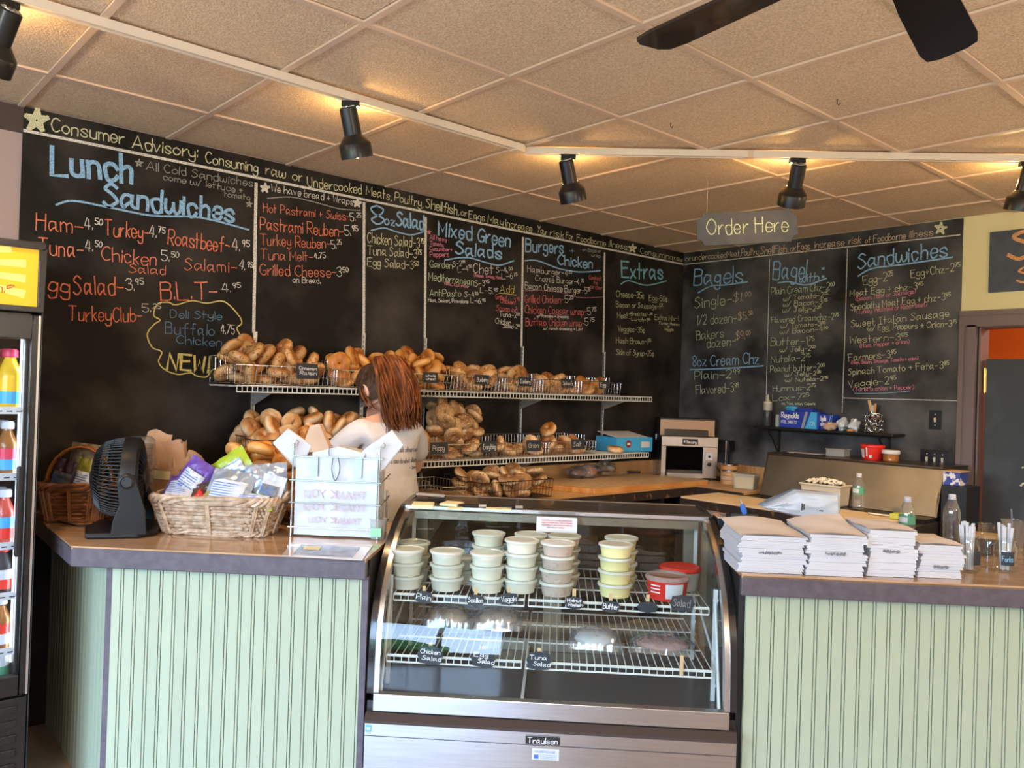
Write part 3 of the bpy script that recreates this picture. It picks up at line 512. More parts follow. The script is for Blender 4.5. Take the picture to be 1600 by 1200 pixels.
# ------------------------------------------------------------------ ceiling fan
fh = Vector((3.36, -3.91, 2.36))
fn = thing('ceiling_fan', 'dark ceiling fan with flat blades at the top right', 'fan', fh)
MB().lathe([(0, -.10), (.06, -.09), (.10, -.05), (.11, 0), (.10, .05), (.05, .08), (0, .085)], 28).build('motor_housing', MW['black'], fn, smooth=50)
MB().tube([(0, 0, .08), (0, 0, CH-fh.z-.03)], .013, 12).lathe([(.07, CH-fh.z), (.065, CH-fh.z-.03), (.02, CH-fh.z-.06)], 24).build('down_rod', MW['black'], fn, smooth=50)
for k in range(5):
    a = math.radians(173-72*k); b = MB()
    b.X = Euler((0, 0, a)).to_matrix().to_4x4() @ Euler((math.radians(-14 if k else -4), 0, 0)).to_matrix().to_4x4()
    out = [(.16, -.045), (.3, -.055), (.55, -.062), (.60, -.055), (.615, -.03), (.615, .03), (.60, .055), (.55, .062), (.3, .055), (.16, .045)]
    b.prism(out, -.004, .004, I3); bl = b.build('blade', MW['glossb'], fn)
    a2 = MB(); a2.X = b.X; a2.bx(.08, .22, -.018, .018, .004, .012).build('blade_arm', MW['black'], bl)

# ------------------------------------------------------------------ hanging order sign
oc = onplane(1166, 357, GV, -2.25); s0 = S2L(oc)
def signpt(px, py): q = S2L(onplane(px, py, GV, -2.25)); return (q[0]-s0[0], q[2]-s0[2])
sg = thing('hanging_sign', 'dark slate plaque with notched corners reading Order Here, hung from the ceiling', 'sign', oc, R45)
x0, z0 = signpt(1088, 360); x1, z1 = signpt(1246, 352); H2 = .085; W2 = (x1-x0)/2; cx_ = (x0+x1)/2; tl = math.atan2(z1-z0+.0, x1-x0)
def notch(W, H, r=.035):
    pts = []
    for sx_, sy_, a0 in ((1, -1, PI), (1, 1, PI*1.5), (-1, 1, 0), (-1, -1, PI/2)):
        cx, cy = sx_*W, sy_*H; seq = [a0+PI/2*(1-i/5) if False else a0-PI/2*0+PI/2*0 for i in range(1)]
        arc = []
        for i in range(6):
            t = i/5
            if (sx_, sy_) == (1, -1): th = PI-PI/2*t
            if (sx_, sy_) == (1, 1): th = PI*1.5-PI/2*t
            if (sx_, sy_) == (-1, 1): th = 2*PI-PI/2*t
            if (sx_, sy_) == (-1, -1): th = PI/2-PI/2*t
            arc.append((cx+r*math.cos(th), cy+r*math.sin(th)))
        pts += arc
    return pts
m_ = MB(); m_.X = Matrix.Translation((cx_, 0, (z0+z1)/2)) @ Euler((0, -tl, 0)).to_matrix().to_4x4()
m_.prism(notch(W2, H2), -.006, .006, lambda u, v, w: (u, w, v)); m_.build('board', MW['slate'], sg, bevel=.0015)
t_ = MB(); t_.X = m_.X; write(t_, 'Order Here', Vector((-W2*.80, 0, -.028)), Vector((1, 0, 0)), Vector((0, 0, 1)), Vector((0, -1, 0)), W2*1.6, .082, .0055, off=.0075); t_.build('chalk_lettering', CK['n'], sg)
for sx_ in (-1, 1): MB().tube([(cx_+sx_*W2*.8, 0, (z0+z1)/2+H2), (cx_+sx_*W2*.8, 0, CH-oc.z)], .0008, 4).build('hanging_thread', MW['track'], sg)

# ------------------------------------------------------------------ dark menu panel over the doorway
pa = onplane(1547, 363, (0, 1, 0), -.01); pb = onplane(1547, 457, (0, 1, 0), -.01)
mp = thing('menu_board', 'dark board with orange lettering on the yellow wall above the doorway', 'board', (pa.x, 0, pb.z))
hh = pa.z-pb.z
MB().bx(0, .9, -.012, 0, 0, hh).build('panel', MW['slate'], mp)
t_ = MB(); n_ = Vector((0, -1, 0))
write(t_, 'Sp', Vector((.10, -.012, .185)), Vector((1, 0, 0)), Vector((0, 0, 1)), n_, .30, .16, .022, seed=3); write(t_, 'Soups', Vector((.15, -.012, .045)), Vector((1, 0, 0)), Vector((0, 0, 1)), n_, .5, .085, .012, seed=3)
t_.build('chalk_lettering', CK['S'], mp)

# ------------------------------------------------------------------ front counters
CT = .935
def counter(name, label, poly, nose, base_front, planks, extra=None):
    t = thing(name, label, 'counter', (0, 0, 0), R45)
    MB().prism(poly, CT-.012, CT, I3).build('counter_top', MW['wood'], t)
    for a, b in nose:
        a = Vector((a[0], a[1], 0)); b = Vector((b[0], b[1], 0)); dv = (b-a).normalized(); nn = Vector((dv.y, -dv.x, 0))
        n1 = MB(); q = [a-dv*.0, b, b-nn*.03, a-nn*.03]
        n1.add([(p.x, p.y, CT-.072) for p in q]+[(p.x, p.y, CT-.0015) for p in q], [(3, 2, 1, 0), (4, 5, 6, 7), (0, 1, 5, 4), (1, 2, 6, 5), (2, 3, 7, 6), (3, 0, 4, 7)]).build('edge_board', MW['nosing'], t, bevel=.004)
    # match-boarding, one board after another
    for a, b in planks:
        a = Vector((a[0], a[1], 0)); b = Vector((b[0], b[1], 0)); ln = (b-a).length; dv = (b-a)/ln; n = max(1, round(ln/.0475)); w = ln/n; nn = Vector((dv.y, -dv.x, 0)); me = None
        for i in range(n):
            if me is None:
                g = .0035; pr = [(0, 0), (w, 0), (w, .0005), (w-.0014, .0005), (w-.0018, .0095), (w-.0085, .0095), (w-.0089, .0008), (w-.0113, .0008), (w-.0117, .0095), (.0016, .0095), (.0012, .0005), (0, .0005)]
                pb_ = MB().prism([(u, v) for u, v in pr], .0, CT-.073, lambda u, v, z: (u, -v, z)).build('match_board', MW['sage'], t); me = pb_
            else: pb_ = me.copy(); COL.objects.link(pb_)
            pb_.location = a+dv*(i*w); pb_.rotation_euler = (0, 0, math.atan2(dv.y, dv.x))
    return t
# left counter, running to the left wall
P0 = (-1.588, -3.9); P1 = (-2.615, -3.9); P2 = (-3.215, -3.232)
lc = counter('front_counter', 'left front counter with tan top, grey-violet edge and sage match-boarding', [P1, P0, (-1.588, -3.14), (-3.125, -3.14), P2], [(P1, P0), (P2, P1)], None, [((-2.502, -3.835), (-1.61, -3.835)), ((-3.14, -3.16), (-2.512, -3.83))])
MB().bx(-2.517, -2.497, -3.846, -3.826, 0, CT-.073).build('corner_strip', MW['nosing'], lc); MB().bx(-1.612, -1.590, -3.846, -3.826, 0, CT-.073).build('corner_strip', MW['nosing'], lc)
MB().prism([(-2.49, -3.826), (-1.592, -3.826), (-1.592, -3.22), (-3.08, -3.20)], 0, CT-.013, I3).build('carcass', MW['blackp'], lc)
s_ = MB()
for a, b in [((-2.60, -3.69), (-1.59, -3.69)), ((-2.36, -3.69), (-2.52, -3.4)), ((-1.95, -3.88), (-1.85, -3.69)), ((-2.1, -3.69), (-2.16, -3.2))]: s_.ribbon([Vector((*a, CT+.0006)), Vector((*b, CT+.0006))], .0022, (0, 0, 1))
s_.build('seam', MW['seam'], lc)
rc = counter('front_counter', 'right front counter with tan top under the paper bag stacks', [(-.333, -3.87), (1.7, -3.87), (1.7, -3.12), (-.333, -3.12)], [((-.333, -3.87), (1.7, -3.87))], None, [((-.305, -3.81), (1.7, -3.81))])
MB().bx(-.325, 1.7, -3.80, -3.2, 0, CT-.013).build('carcass', MW['blackp'], rc)

# ------------------------------------------------------------------ refrigerated display case
CX = -.957; S0, S1 = -1.582, -.336
PF = [(-3.05, 1.045), (-3.30, 1.040), (-3.43, 1.018), (-3.55, .975), (-3.65, .92), (-3.73, .855), (-3.79, .78), (-3.825, .70), (-3.845, .60), (-3.852, .50), (-3.855, .470)]
prof = [Vector((p[0], p[1], 0)) for p in PF]; profS = catmull(prof, 3)
dc = thing('display_case', 'curved glass refrigerated display case between the two counters', 'display case', L(CX, -3.87, 0), R45)
def D(s, t, z): return (s-CX, t+3.87, z)        # counter frame -> case frame
hw = (S1-S0)/2
for sgn in (-1, 1):
    x_in = sgn*(hw-.022); x_out = sgn*hw
    fr = MB(); n = len(profS)
    inner = []
    for i, p in enumerate(profS):
        a = profS[max(0, i-1)]; b = profS[min(n-1, i+1)]; tt = (b-a).normalized(); nn = Vector((tt.y, -tt.x, 0))
        if nn.x > 0: nn = -nn
        inner.append((p-nn*.030, p+nn*.006))
    vs = []
    for q, p in inner: vs += [(x_in, q.x+3.87, q.y), (x_out, q.x+3.87, q.y), (x_out, p.x+3.87, p.y), (x_in, p.x+3.87, p.y)]
    fs = [(4*i+k, 4*i+(k+1) % 4, 4*(i+1)+(k+1) % 4, 4*(i+1)+k) for i in range(n-1) for k in range(4)]+[(0, 1, 2, 3), tuple(4*(n-1)+k for k in (3, 2, 1, 0))]
    fr.add(vs, fs).build('curved_frame', MW['glossb'], dc, smooth=30)
    st = MB(); vs = []
    for q, p in inner:
        k = p+(q-p)*.15; a = sgn*(hw-.040)
        vs += [(a, q.x+3.87+.004, q.y), (x_in, q.x+3.87+.004, q.y), (x_in, k.x+3.87, k.y), (a, k.x+3.87, k.y)]
    st.add(vs, fs).build('inner_trim', MW['steel'], dc, smooth=30)
    # side wall of the body and side glass
    MB().prism([(-3.845, .0), (-3.02, .0), (-3.02, .44), (-3.845, .44)], sgn*(hw-.02), sgn*hw, lambda u, v, w: (w, u+3.87, v)).build('side_panel', MW['glossb'], dc)
    MB().prism([(p.x+.03, p.y-.01) for p in profS]+[(-3.80, .44), (-3.05, .44)], sgn*(hw-.006)-.002, sgn*(hw-.006)+.002, lambda u, v, w: (w, u+3.87, v)).build('side_glass', MW['glass'], dc)
gl = MB(); vs = [(x, p.x+3.87, p.y) for p in profS[2:] for x in (-hw+.03, hw-.03)]; m = len(profS[2:])
gl.add(vs, [(2*i, 2*i+1, 2*i+3, 2*i+2) for i in range(m-1)]); gl.build('glass_panel', MW['glass'], dc, smooth=60, label='curved front glass')
MB().prism([(-3.865, .47), (-3.865, .412), (-3.80, .405), (-3.80, .455), (-3.845, .475)], -hw+.024, hw-.024, lambda u, v, w: (w, u+3.87, v)).build('steel_sill', MW['steel'], dc, bevel=.002)
MB().prism([(-3.862, .408), (-3.885, .388), (-3.885, .378), (-3.80, .378), (-3.80, .408)], -hw+.0, hw-.0, lambda u, v, w: (w, u+3.87, v)).build('bumper_strip', mat('brown_rubber_strip', (.05, .032, .025), .5), dc)
MB().bx(-hw+.0, hw-.0, -.005, .02, .08, .376).build('front_panel', MW['steel'], dc, bevel=.002)
MB().bx(-hw, hw, -.0065, -.004, .332, .3335).build('panel_crease', MW['ink'], dc)
MB().bx(-hw+.05, hw-.05, .03, .8, 0, .08).build('plinth', MW['blackp'], dc)
bd = MB().bx(-.075, .04, -.011, -.005, .338, .364).build('maker_badge', MW['black'], dc); 
t_ = MB(); write(t_, 'Traulsen', Vector((-.068, -.0112, .342)), Vector((1, 0, 0)), Vector((0, 0, 1)), Vector((0, -1, 0)), .10, .018, .0022, jit=0, off=.0006); t_.build('printed_lettering', MW['inkw'], bd)
lb = MB().bx(-.052, .038, -.0065, -.005, .285, .322).build('service_label', MW['label'], dc)
t_ = MB(); write(t_, 'WAREHOUSE', Vector((-.044, -.0066, .309)), Vector((1, 0, 0)), Vector((0, 0, 1)), Vector((0, -1, 0)), .07, .007, .001, jit=0, off=.0006)
for k in range(3): write(t_, 'store equipment co', Vector((-.025, -.0066, .301-k*.006)), Vector((1, 0, 0)), Vector((0, 0, 1)), Vector((0, -1, 0)), .055, .003, .0005, jit=0, off=.0006)
t_.bx(-.046, -.030, -.0068, -.0066, .288, .302); t_.build('printed_lettering', MW['inkb'], lb)
bl_ = MB().bx(-hw+.004, -hw+.024, -.0065, -.005, .346, .368).build('blue_sticker', MW['lblue'], dc); MB().bx(-hw+.008, -hw+.020, -.0075, -.006, .352, .362).build('printed_emblem', MW['inkw'], bl_)
# interior
MB().bx(-hw+.02, hw-.02, .03, .83, .435, .45).build('case_floor', MW['caseint'], dc)
MB().bx(-hw+.02, hw-.02, .795, .83, .08, .45).build('rear_panel', MW['caseint'], dc)
rf = MB().bx(-hw+.02, hw-.02, .80, .83, .45, .52).bx(-hw+.02, hw-.02, .80, .83, .955, 1.02).bx(-hw+.02, -hw+.07, .80, .83, .52, .955).bx(hw-.07, hw-.02, .80, .83, .52, .955).bx(-.04, .04, .80, .83, .52, .955); rf.build('rear_door_frame', MW['steelw'], dc, bevel=.002)
MB().bx(-hw+.07, hw-.07, .812, .816, .52, .955).build('rear_glass', MW['glass'], dc)
MB().bx(-hw+.0, hw-.0, .53, .84, 1.02, 1.047).build('case_top', mat('dark_case_top', (.05, .04, .035), .25, coat=.3), dc, bevel=.003)
MB().bx(-hw+.02, hw-.02, .50, .535, 1.030, 1.046).bx(-hw+.02, hw-.02, .815, .845, 1.030, 1.049).build('top_rail', MW['chrome'], dc, bevel=.002)
MB().bx(-hw+.05, hw-.05, .56, .60, .985, 1.018).build('light_canopy', MW['steelw'], dc)
MB().bx(-.28, .30, .62, .80, .451, .50).build('evaporator_grille', MW['steelw'], dc)
for k, (zz, t0, t1) in enumerate([(.755, -3.715, -3.15), (.565, -3.805, -3.15)]):
    for half in (0, 1):
        a, b = (-hw+.055, -.10) if half == 0 else (-.085, hw-.075)
        sh = MB(); y0_, y1_ = t0+3.87, t1+3.87; nn_ = int((b-a)/.026)
        for i in range(nn_+1):
            x = lerp(a, b, i/nn_); sh.tube([(x, y0_, zz+.022), (x, y1_, zz+.022)], .0019, 4)
        for yy in (y0_, lerp(y0_, y1_, .35), lerp(y0_, y1_, .7), y1_): sh.tube([(a, yy, zz+.019), (b, yy, zz+.019)], .003, 5)
        ws = sh.build('wire_shelf', MW['whitewire'], dc)
        lp = MB().tube([(a, y0_-.004, zz), (b, y0_-.004, zz)], .0032, 5).tube([(a, y0_-.004, zz+.024), (b, y0_-.004, zz+.024)], .0028, 5)
        for i in range(nn_+1): x = lerp(a, b, i/nn_); lp.tube([(x, y0_-.004, zz), (x, y0_-.004, zz+.024)], .0018, 4)
        lp.build('wire_lip', MW['whitewire'], ws)
for x in (-hw+.04, hw-.05):
    for yy in (.17, .62):
        p_ = MB().bx(x-.007, x+.007, yy-.007, yy+.007, .45, .98 if yy > .3 else .84)
        for k in range(9): p_.bx(x-.009, x+.009, yy-.010, yy-.007, .50+.05*k, .51+.05*k) if .5+.05*k < .84 else None
        p_.build('shelf_post', MW['wax'], dc)
    MB().tube([(x, .05, .46), (x, .17, .80)], .006, 6).tube([(x, .09, .58), (x, .72, .765)], .005, 6).build('shelf_brace', MW['wax'], dc)
# steel box panel at the back-left inside, divider bar
MB().bx(-.098, -.088, .05, .80, .45, .47).build('divider', MW['wax'], dc)

def tub(name, m, r0=.052, r1=.060, h=.0445, lidm=None):
    t = thing(name, None, 'tub')
    MB().lathe([(r0, 0), (r1-.002, h-.010), (r1, h-.008), (r1+.003, h-.006), (r1+.003, h-.001), (r1, h)], 22).build('cup', m, t, smooth=40)
    MB().lathe([(r1+.0045, h-.006), (r1+.005, h+.001), (r1+.002, h+.003), (r1-.004, h+.003), (r1-.007, h+.0005), (0, h+.0005)], 22, cap=False).build('lid', lidm or MW['creamlid'], t, smooth=40)
    return t
SZ = .755+.0245
protos = {k: tub('deli_tub', MW[m]) for k, m in dict(cream='cream', scall='scall', walnut='walnut', butter='butter').items()}
used = set()
def tubstack(kind, px, py, t, n, label, grp):
    p = onplane(px, py, GV, t); s = S2L(p)[0]
    for i in range(n):
        pr = protos[kind]
        if kind not in used: o = pr; used.add(kind)
        else: o = copytree(pr)
        R_ = random.Random(px*7+i)
        o.location = L(s+R_.uniform(-.0015, .0015), t, SZ+i*.0480); o.rotation_euler = (0, 0, R_.uniform(0, 6))
        pos = 'at the bottom' if i == 0 else ('on top' if i == n-1 else ('second from the bottom' if i == 1 else 'third from the bottom'))
        tag(o, label+' '+pos, 'tub', grp)
g_ = 'deli tubs on the upper shelf of the display case'
tubstack('cream', 634, 930, -3.62, 3, 'white cream cheese tub in the leftmost front stack of the case,', g_)
tubstack('cream', 645, 900, -3.485, 3, 'white cream cheese tub in the stack behind the leftmost one,', g_)
tubstack('cream', 697, 930, -3.62, 3, 'white cream cheese tub, stack between Plain and Scallion tags,', g_)
tubstack('cream', 716, 900, -3.485, 2, 'white cream cheese tub behind the second front stack,', g_)
tubstack('scall', 760, 930, -3.62, 3, 'speckled scallion cream cheese tub behind the Scallion tag,', g_)
tubstack('scall', 762, 900, -3.485, 4, 'speckled cream cheese tub in the tall stack behind the scallion stack,', g_)
tubstack('scall', 813, 930, -3.60, 4, 'white flecked tub in the tall stack above the Veggie tag,', g_)
tubstack('scall', 828, 900, -3.47, 4, 'white flecked tub in the stack behind the Veggie stack,', g_)
tubstack('walnut', 869, 935, -3.62, 4, 'beige walnut raisin tub in the front stack,', g_)
tubstack('walnut', 880, 905, -3.47, 4, 'beige walnut raisin tub in the back stack,', g_)
tubstack('butter', 960, 930, -3.60, 4, 'yellow butter tub in the front butter stack,', g_)
tubstack('butter', 969, 905, -3.46, 4, 'yellow butter tub in the back butter stack,', g_)
def bigtub(px, py, t, label, lidred):
    p = onplane(px, py, GV, t); s = S2L(p)[0]; th = thing('dip_tub', label, 'tub', L(s, t, SZ), R45)
    MB().lathe([(.064, 0), (.066, .003), (.076, .072), (.078, .074)], 26).build('cup', MW['red'] if not lidred else MW['cream'], th, smooth=40)
    MB().lathe([(.080, .070), (.082, .078), (.078, .082), (.074, .086), (.06, .086), (.055, .083), (0, .083)], 26, cap=False).build('lid', MW['tubclear'] if not lidred else MW['red'], th, smooth=40)
    if not lidred:
        a0 = -PI/2-.2; lbm = MB().sheet(8, 1, lambda u, v: ((.0715+.007*v)*math.cos(a0+u*.9), (.0715+.007*v)*math.sin(a0+u*.9), .012+v*.052)); lbm.build('glass_panel', MW['label'], th).name = 'paper_label'
        tt = MB()
        for k in range(3): tt.sheet(4, 1, lambda u, v, k=k: (.0785*math.cos(a0-.75+u*.5), .0785*math.sin(a0-.75+u*.5), .030+k*.012+v*.004))
        tt.build('printed_lettering', MW['inkw'], th)
bigtub(1042, 925, -3.60, 'round red hummus tub with a clear lid and white label beside the Salad tag', False)
bigtub(1062, 905, -3.44, 'round tub with a red lid behind the red hummus tub', True)
# chalk tags clipped to the shelf lips
def ctag(px, py, t, text, w, h, stick=.05, rot=0, rim=True, label=None, blank=False, up=True):
    p = onplane(px, py, GV, t); q = S2L(p); th = thing('shelf_tag', label, 'tag', L(q[0], q[1], q[2]), R45, 'small chalk tags on the case shelves')
    X_ = Euler((0, rot, 0)).to_matrix().to_4x4(); a = MB(); a.X = X_
    W_, H_ = w/2, h/2
    pts = [(-W_+.006, -H_+.003), (-W_*.35, -H_+.001), (0, -H_-.003), (W_*.35, -H_+.001), (W_-.006, -H_+.003), (W_-.003, -H_*.4), (W_+.003, 0), (W_-.003, H_*.4), (W_-.006, H_-.003), (W_*.35, H_-.001), (0, H_+.003), (-W_*.35, H_-.001), (-W_+.006, H_-.003), (-W_+.003, H_*.4), (-W_-.003, 0), (-W_+.003, -H_*.4)]
    a.prism(pts, -.0015, .0015, lambda u, v, ww: (u, ww, v)).build('plaque', MW['tagb'], th)
    if stick: MB().bx(-.006, .006, .002, .005, -H_*.5, H_+stick).build('wooden_stick', MW['stick'], th)
    if not blank:
        b = MB(); b.X = X_; ls = text.split('|'); n = len(ls); fh = (h*.72)/n
        for i, l in enumerate(ls): write(b, l, Vector((-W_*.8+(.006 if i else 0), 0, H_*.78-fh*(i+1)+fh*.18)), Vector((1, 0, 0)), Vector((0, 0, 1)), Vector((0, -1, 0)), w*.80*min(1, len(l)/6+.25), fh*.66, .0022, off=.0022)
        b.build('chalk_lettering', MW['inkw'] if text != 'Salad ' else CK['g'], th)
tF = -3.728
ctag(662, 933, tF, 'Plain', .066, .040, .02, .12, label='black scalloped chalk tag reading Plain')
ctag(743, 938, tF, 'Scallion', .066, .036, .026, label='black scalloped chalk tag reading Scallion')
ctag(795, 936, tF, 'Veggie', .068, .040, .02, -.12, label='black scalloped chalk tag reading Veggie')
ctag(897, 942, tF, 'Walnut|Raisin', .062, .042, .028, label='black scalloped chalk tag reading Walnut Raisin')
ctag(954, 948, tF, 'Butter', .066, .038, .026, .04, label='black scalloped chalk tag reading Butter')
ctag(1012, 949, tF, 'Honey', .070, .036, .026, label='dim black chalk tag between the Butter and Salad tags', blank=True)
ctag(1066, 943, tF, 'Salad ', .082, .056, 0, label='black square chalk tag reading Salad below the red hummus tub')
tF = -3.818
ctag(672, 1024, tF, 'Chicken|Salad', .084, .062, .012, .05, label='black chalk tag reading Chicken Salad on the lower shelf')
ctag(755, 1029, tF, 'Egg| Salad', .080, .060, .012, .05, label='black chalk tag reading Egg Salad on the lower shelf')
ctag(842, 1033, tF, 'Tuna| Salad', .080, .060, .014, .03, label='black chalk tag reading Tuna Salad on the lower shelf')
p = onplane(1065, 1038, GV, tF); q = S2L(p); ws_ = tag(MB().bx(-.006, .006, -.002, .002, -.036, .030).build('wooden_stick', MW['stick']), 'bare wooden stick clipped to the lower shelf on the right', 'stick'); ws_.location = L(q[0], q[1], q[2]); ws_.rotation_euler = (0, 0, R45)
# wrapped goods on the lower shelf
def wrapped(px, py, t, r, kind, label, rot=0, inner=None):
    p = onplane(px, py, GV, t); s = S2L(p)[0]; zb = .565+.026; th = thing('wrapped_'+kind, label, kind if kind != 'roll' else 'bread', L(s, t, zb), R45+rot)
    MB().blob((0, 0, r[2]*.92), (r[0]*.9, r[1]*.88, r[2]*.88), 18, 10, .12, px, None).build('filling', inner or MW['cream'], th, smooth=80)
    MB().sheet(34, 26, lambda u, v: (lambda a, b, e: ((u-.5)*2.25*r[0]*(1-.10*noise.noise(Vector((v*5, px, 1)))), (v-.5)*2.2*r[1], r[2]*2.05*e+.004+.010*noise.noise(Vector((u*14, v*14, px)))*(.4+e)+.006*noise.noise(Vector((u*34, v*30, px)))))(0, 0, (max(0, 1-abs(2*u-1)**2.5)*max(0, 1-abs(2*v-1)**2.5))**.5)).build('glass_panel', MW['film'], th, smooth=25).name = 'plastic_wrap'
bread = mat('pale_wrapped_bread', (.42, .30, .20), .7, col2=(.50, .40, .30), scale=20)
wrapped(700, 985, -3.42, (.085, .06, .036), 'roll', 'plastic-wrapped long roll on the lower case shelf, left one', 0, bread)
wrapped(778, 985, -3.42, (.085, .06, .036), 'roll', 'plastic-wrapped long roll on the lower case shelf, right of its twin', 0, bread)
wrapped(930, 990, -3.60, (.085, .065, .030), 'cheese', 'whitish cheese slices wrapped in crinkled film on the lower shelf', -.1, MW['wax'])
wrapped(1035, 1000, -3.60, (.105, .075, .022), 'meat', 'sliced pink meat in a clear plastic bag on the lower shelf', -.1, mat('pink_sliced_meat', (.42, .20, .16), .5, col2=(.5, .32, .28), scale=30))
# notice taped inside the glass
p = onplane(870, 820, GV, -3.50); q = S2L(p); nt = thing('paper_notice', 'small white notice with red lettering taped inside the case glass', 'notice', L(q[0], q[1]+.0, q[2]), R45)
MB().box((0, 0, 0), (.155, .002, .058), (-.35, 0, 0)).build('sheet', MW['white'], nt)
t_ = MB(); t_.X = Euler((-.35, 0, 0)).to_matrix().to_4x4()
for k, l in enumerate(['consuming raw or undercooked meats', 'may increase your risk of illness', 'especially if you have conditions', 'ask about today']): write(t_, l, Vector((-.058+(k == 3)*.02, 0, .014-k*.009)), Vector((1, 0, 0)), Vector((0, 0, 1)), Vector((0, -1, 0)), .116-(k == 3)*.05, .0048, .0009, jit=0, off=.0018)
t_.build('printed_lettering', MW['inkr'], nt)
# things lying on the case top
def slab(name, label, cat, px, py, w, d_, h, m, rz=0, z=1.050, extra=None):
    p = onplane(px, py, (0, 0, 1), z); o = MB().bx(-w/2, w/2, -d_/2, d_/2, 0, h).build(name, m, bevel=min(.002, h*.3)); o.location = p; o.rotation_euler = (0, 0, R45+rz); return tag(o, label, cat)
def padxy(px, py): return onplane(px, py, (0, 0, 1), 1.0505)
for (px, py, w, d_, h, rz, lb_) in [(661, 792, .085, .10, .014, .1, 'pale yellow pad of sticky notes, leftmost on the case top'), (706, 789, .075, .09, .010, -.2, 'pale yellow pad of sticky notes, second from the left on the case top'), (712, 795, .06, .05, .005, .2, 'thin loose pad of notes in front of the second sticky note pad')]:
    slab('sticky_note_pad', lb_, 'note pad', px, py, w, d_, h, MW['postit'], rz)
slab('sticky_note_pad', 'pale note pad lying at the middle of the case top', 'note pad', 779, 796.5, .10, .05, .006, MW['postit'], 0)
ph = thing('stapler', 'silver and black stapler at the left rear corner of the case top', 'stapler', padxy(672, 783), R45+.3)
MB().bx(-.06, .06, -.018, .018, 0, .010).build('base', MW['black'], ph, bevel=.003); MB().box((0, 0, .026), (.12, .026, .014), (0, .08, 0)).build('arm', MW['alu'], ph, bevel=.004); MB().bx(.045, .06, -.012, .012, .008, .022).build('hinge', MW['black'], ph)
for px, py, w, lb_ in ((736, 793, .10, 'black marker lying behind the note pads'), (797, 795, .08, 'short black marker right of the middle note pad')):
    o = thing('marker', lb_, 'marker', padxy(px, py)+Vector((0, 0, .007)), R45+.2); MB().tube([(-w/2, 0, 0), (w/2-.02, 0, 0)], .007, 10).build('barrel', MW['black'], o, smooth=40); MB().tube([(w/2-.02, 0, 0), (w/2+.01, 0, 0)], .0075, 10).build('cap', MW['alu'], o, smooth=40)
# ------------------------------------------------------------------ wall standards and wire shelves on the left wall
def yA_(px, py, x=.012): return onplane(px, py, (1, 0, 0), x).y
US, LS = 1.495, 1.105         # shelf heights
stdy = [yA_(395.5, 600), yA_(567, 545), yA_(663, 560), yA_(815, 570), yA_(942.5, 590)]
for i, y in enumerate(stdy):
    top = [1.93, 1.80, 1.78, 1.78, 1.80][i]; top = max(top, onplane(400, [0, 0, 0, 0, 0][i]+520, (1, 0, 0), .012).z) if i == 0 else top
    top = onplane([396, 568, 663.5, 814.5, 942.5][i], [518, 521, 528, 541, 550][i], (1, 0, 0), .012).z
    m = MB().bx(.010, .016, y-.009, y+.009, .93, top)
    for s_ in (-1, 1): m.bx(.010, .020, y+s_*.009-.0012, y+s_*.009+.0012, .93, top)
    st = m.build('shelf_standard', MW['alu']); tag(st, ['leftmost', 'second from left', 'middle', 'fourth from left', 'rightmost'][i]+' of the slotted metal shelf uprights on the black wall', 'upright', 'shelf uprights on the left wall')
    sl = MB()
    for k in range(60):
        if .97+k*.026 < top: sl.bx(.0158, .0166, y-.002, y+.002, .95+k*.026, .965+k*.026)
    sl.build('slot', MW['ink'], st)
    # chalk run down the upper part
    for zz in ([US-.012, LS-.012] if i not in (1,) else [US-.012, LS-.012]):
        b = thing('shelf_bracket', 'grey tapering steel bracket on the %s upright under the %s shelf' % (['leftmost', 'second', 'middle', 'fourth', 'rightmost'][i], 'upper' if zz > 1.3 else 'lower'), 'bracket', (.02, y, zz))
        MB().prism([(0, 0), (.30, 0), (.30, -.014), (.20, -.02), (.0, -.085)], -.0015, .0015, lambda u, v, w: (u, w, v)).build('plate', MW['greybr'], b); MB().bx(0, .31, -.004, .004, -.006, .0).build('flange', MW['greybr'], b)
def wireshelf(z, y0, y1, label, depth=.33):
    t = thing('wire_shelf', label, 'shelf', (.022, (y0+y1)/2, z)); hy = (y1-y0)/2
    m = MB(); n = int((y1-y0)/.025)
    for i in range(n+1): y = lerp(-hy, hy, i/n); m.tube([(0, y, .005), (depth, y, .005)], .0017, 4)
    for x in (.01, depth*.35, depth*.7): m.tube([(x, -hy, .001), (x, hy, .001)], .003, 5)
    m.build('deck_wires', MW['whitewire'], t)
    l = MB().tube([(depth, -hy, .006), (depth, hy, .006)], .0032, 6).tube([(depth, -hy, -.024), (depth, hy, -.024)], .0032, 6)
    for i in range(n+1): y = lerp(-hy, hy, i/n); l.tube([(depth, y, .006), (depth, y, -.024)], .0022, 4)
    l.build('front_lip', MW['whitewire'], t)
    return t
yU0, yU1 = yA_(440, 607, .35)-.0, yA_(1018, 620, .35); yL1 = yA_(1013, 706, .35)
wireshelf(US, -3.80, yU1, 'upper white wire shelf carrying the labelled bagel baskets')
wireshelf(LS, -3.66, yL1, 'lower white wire shelf with bagel baskets and the blue box')

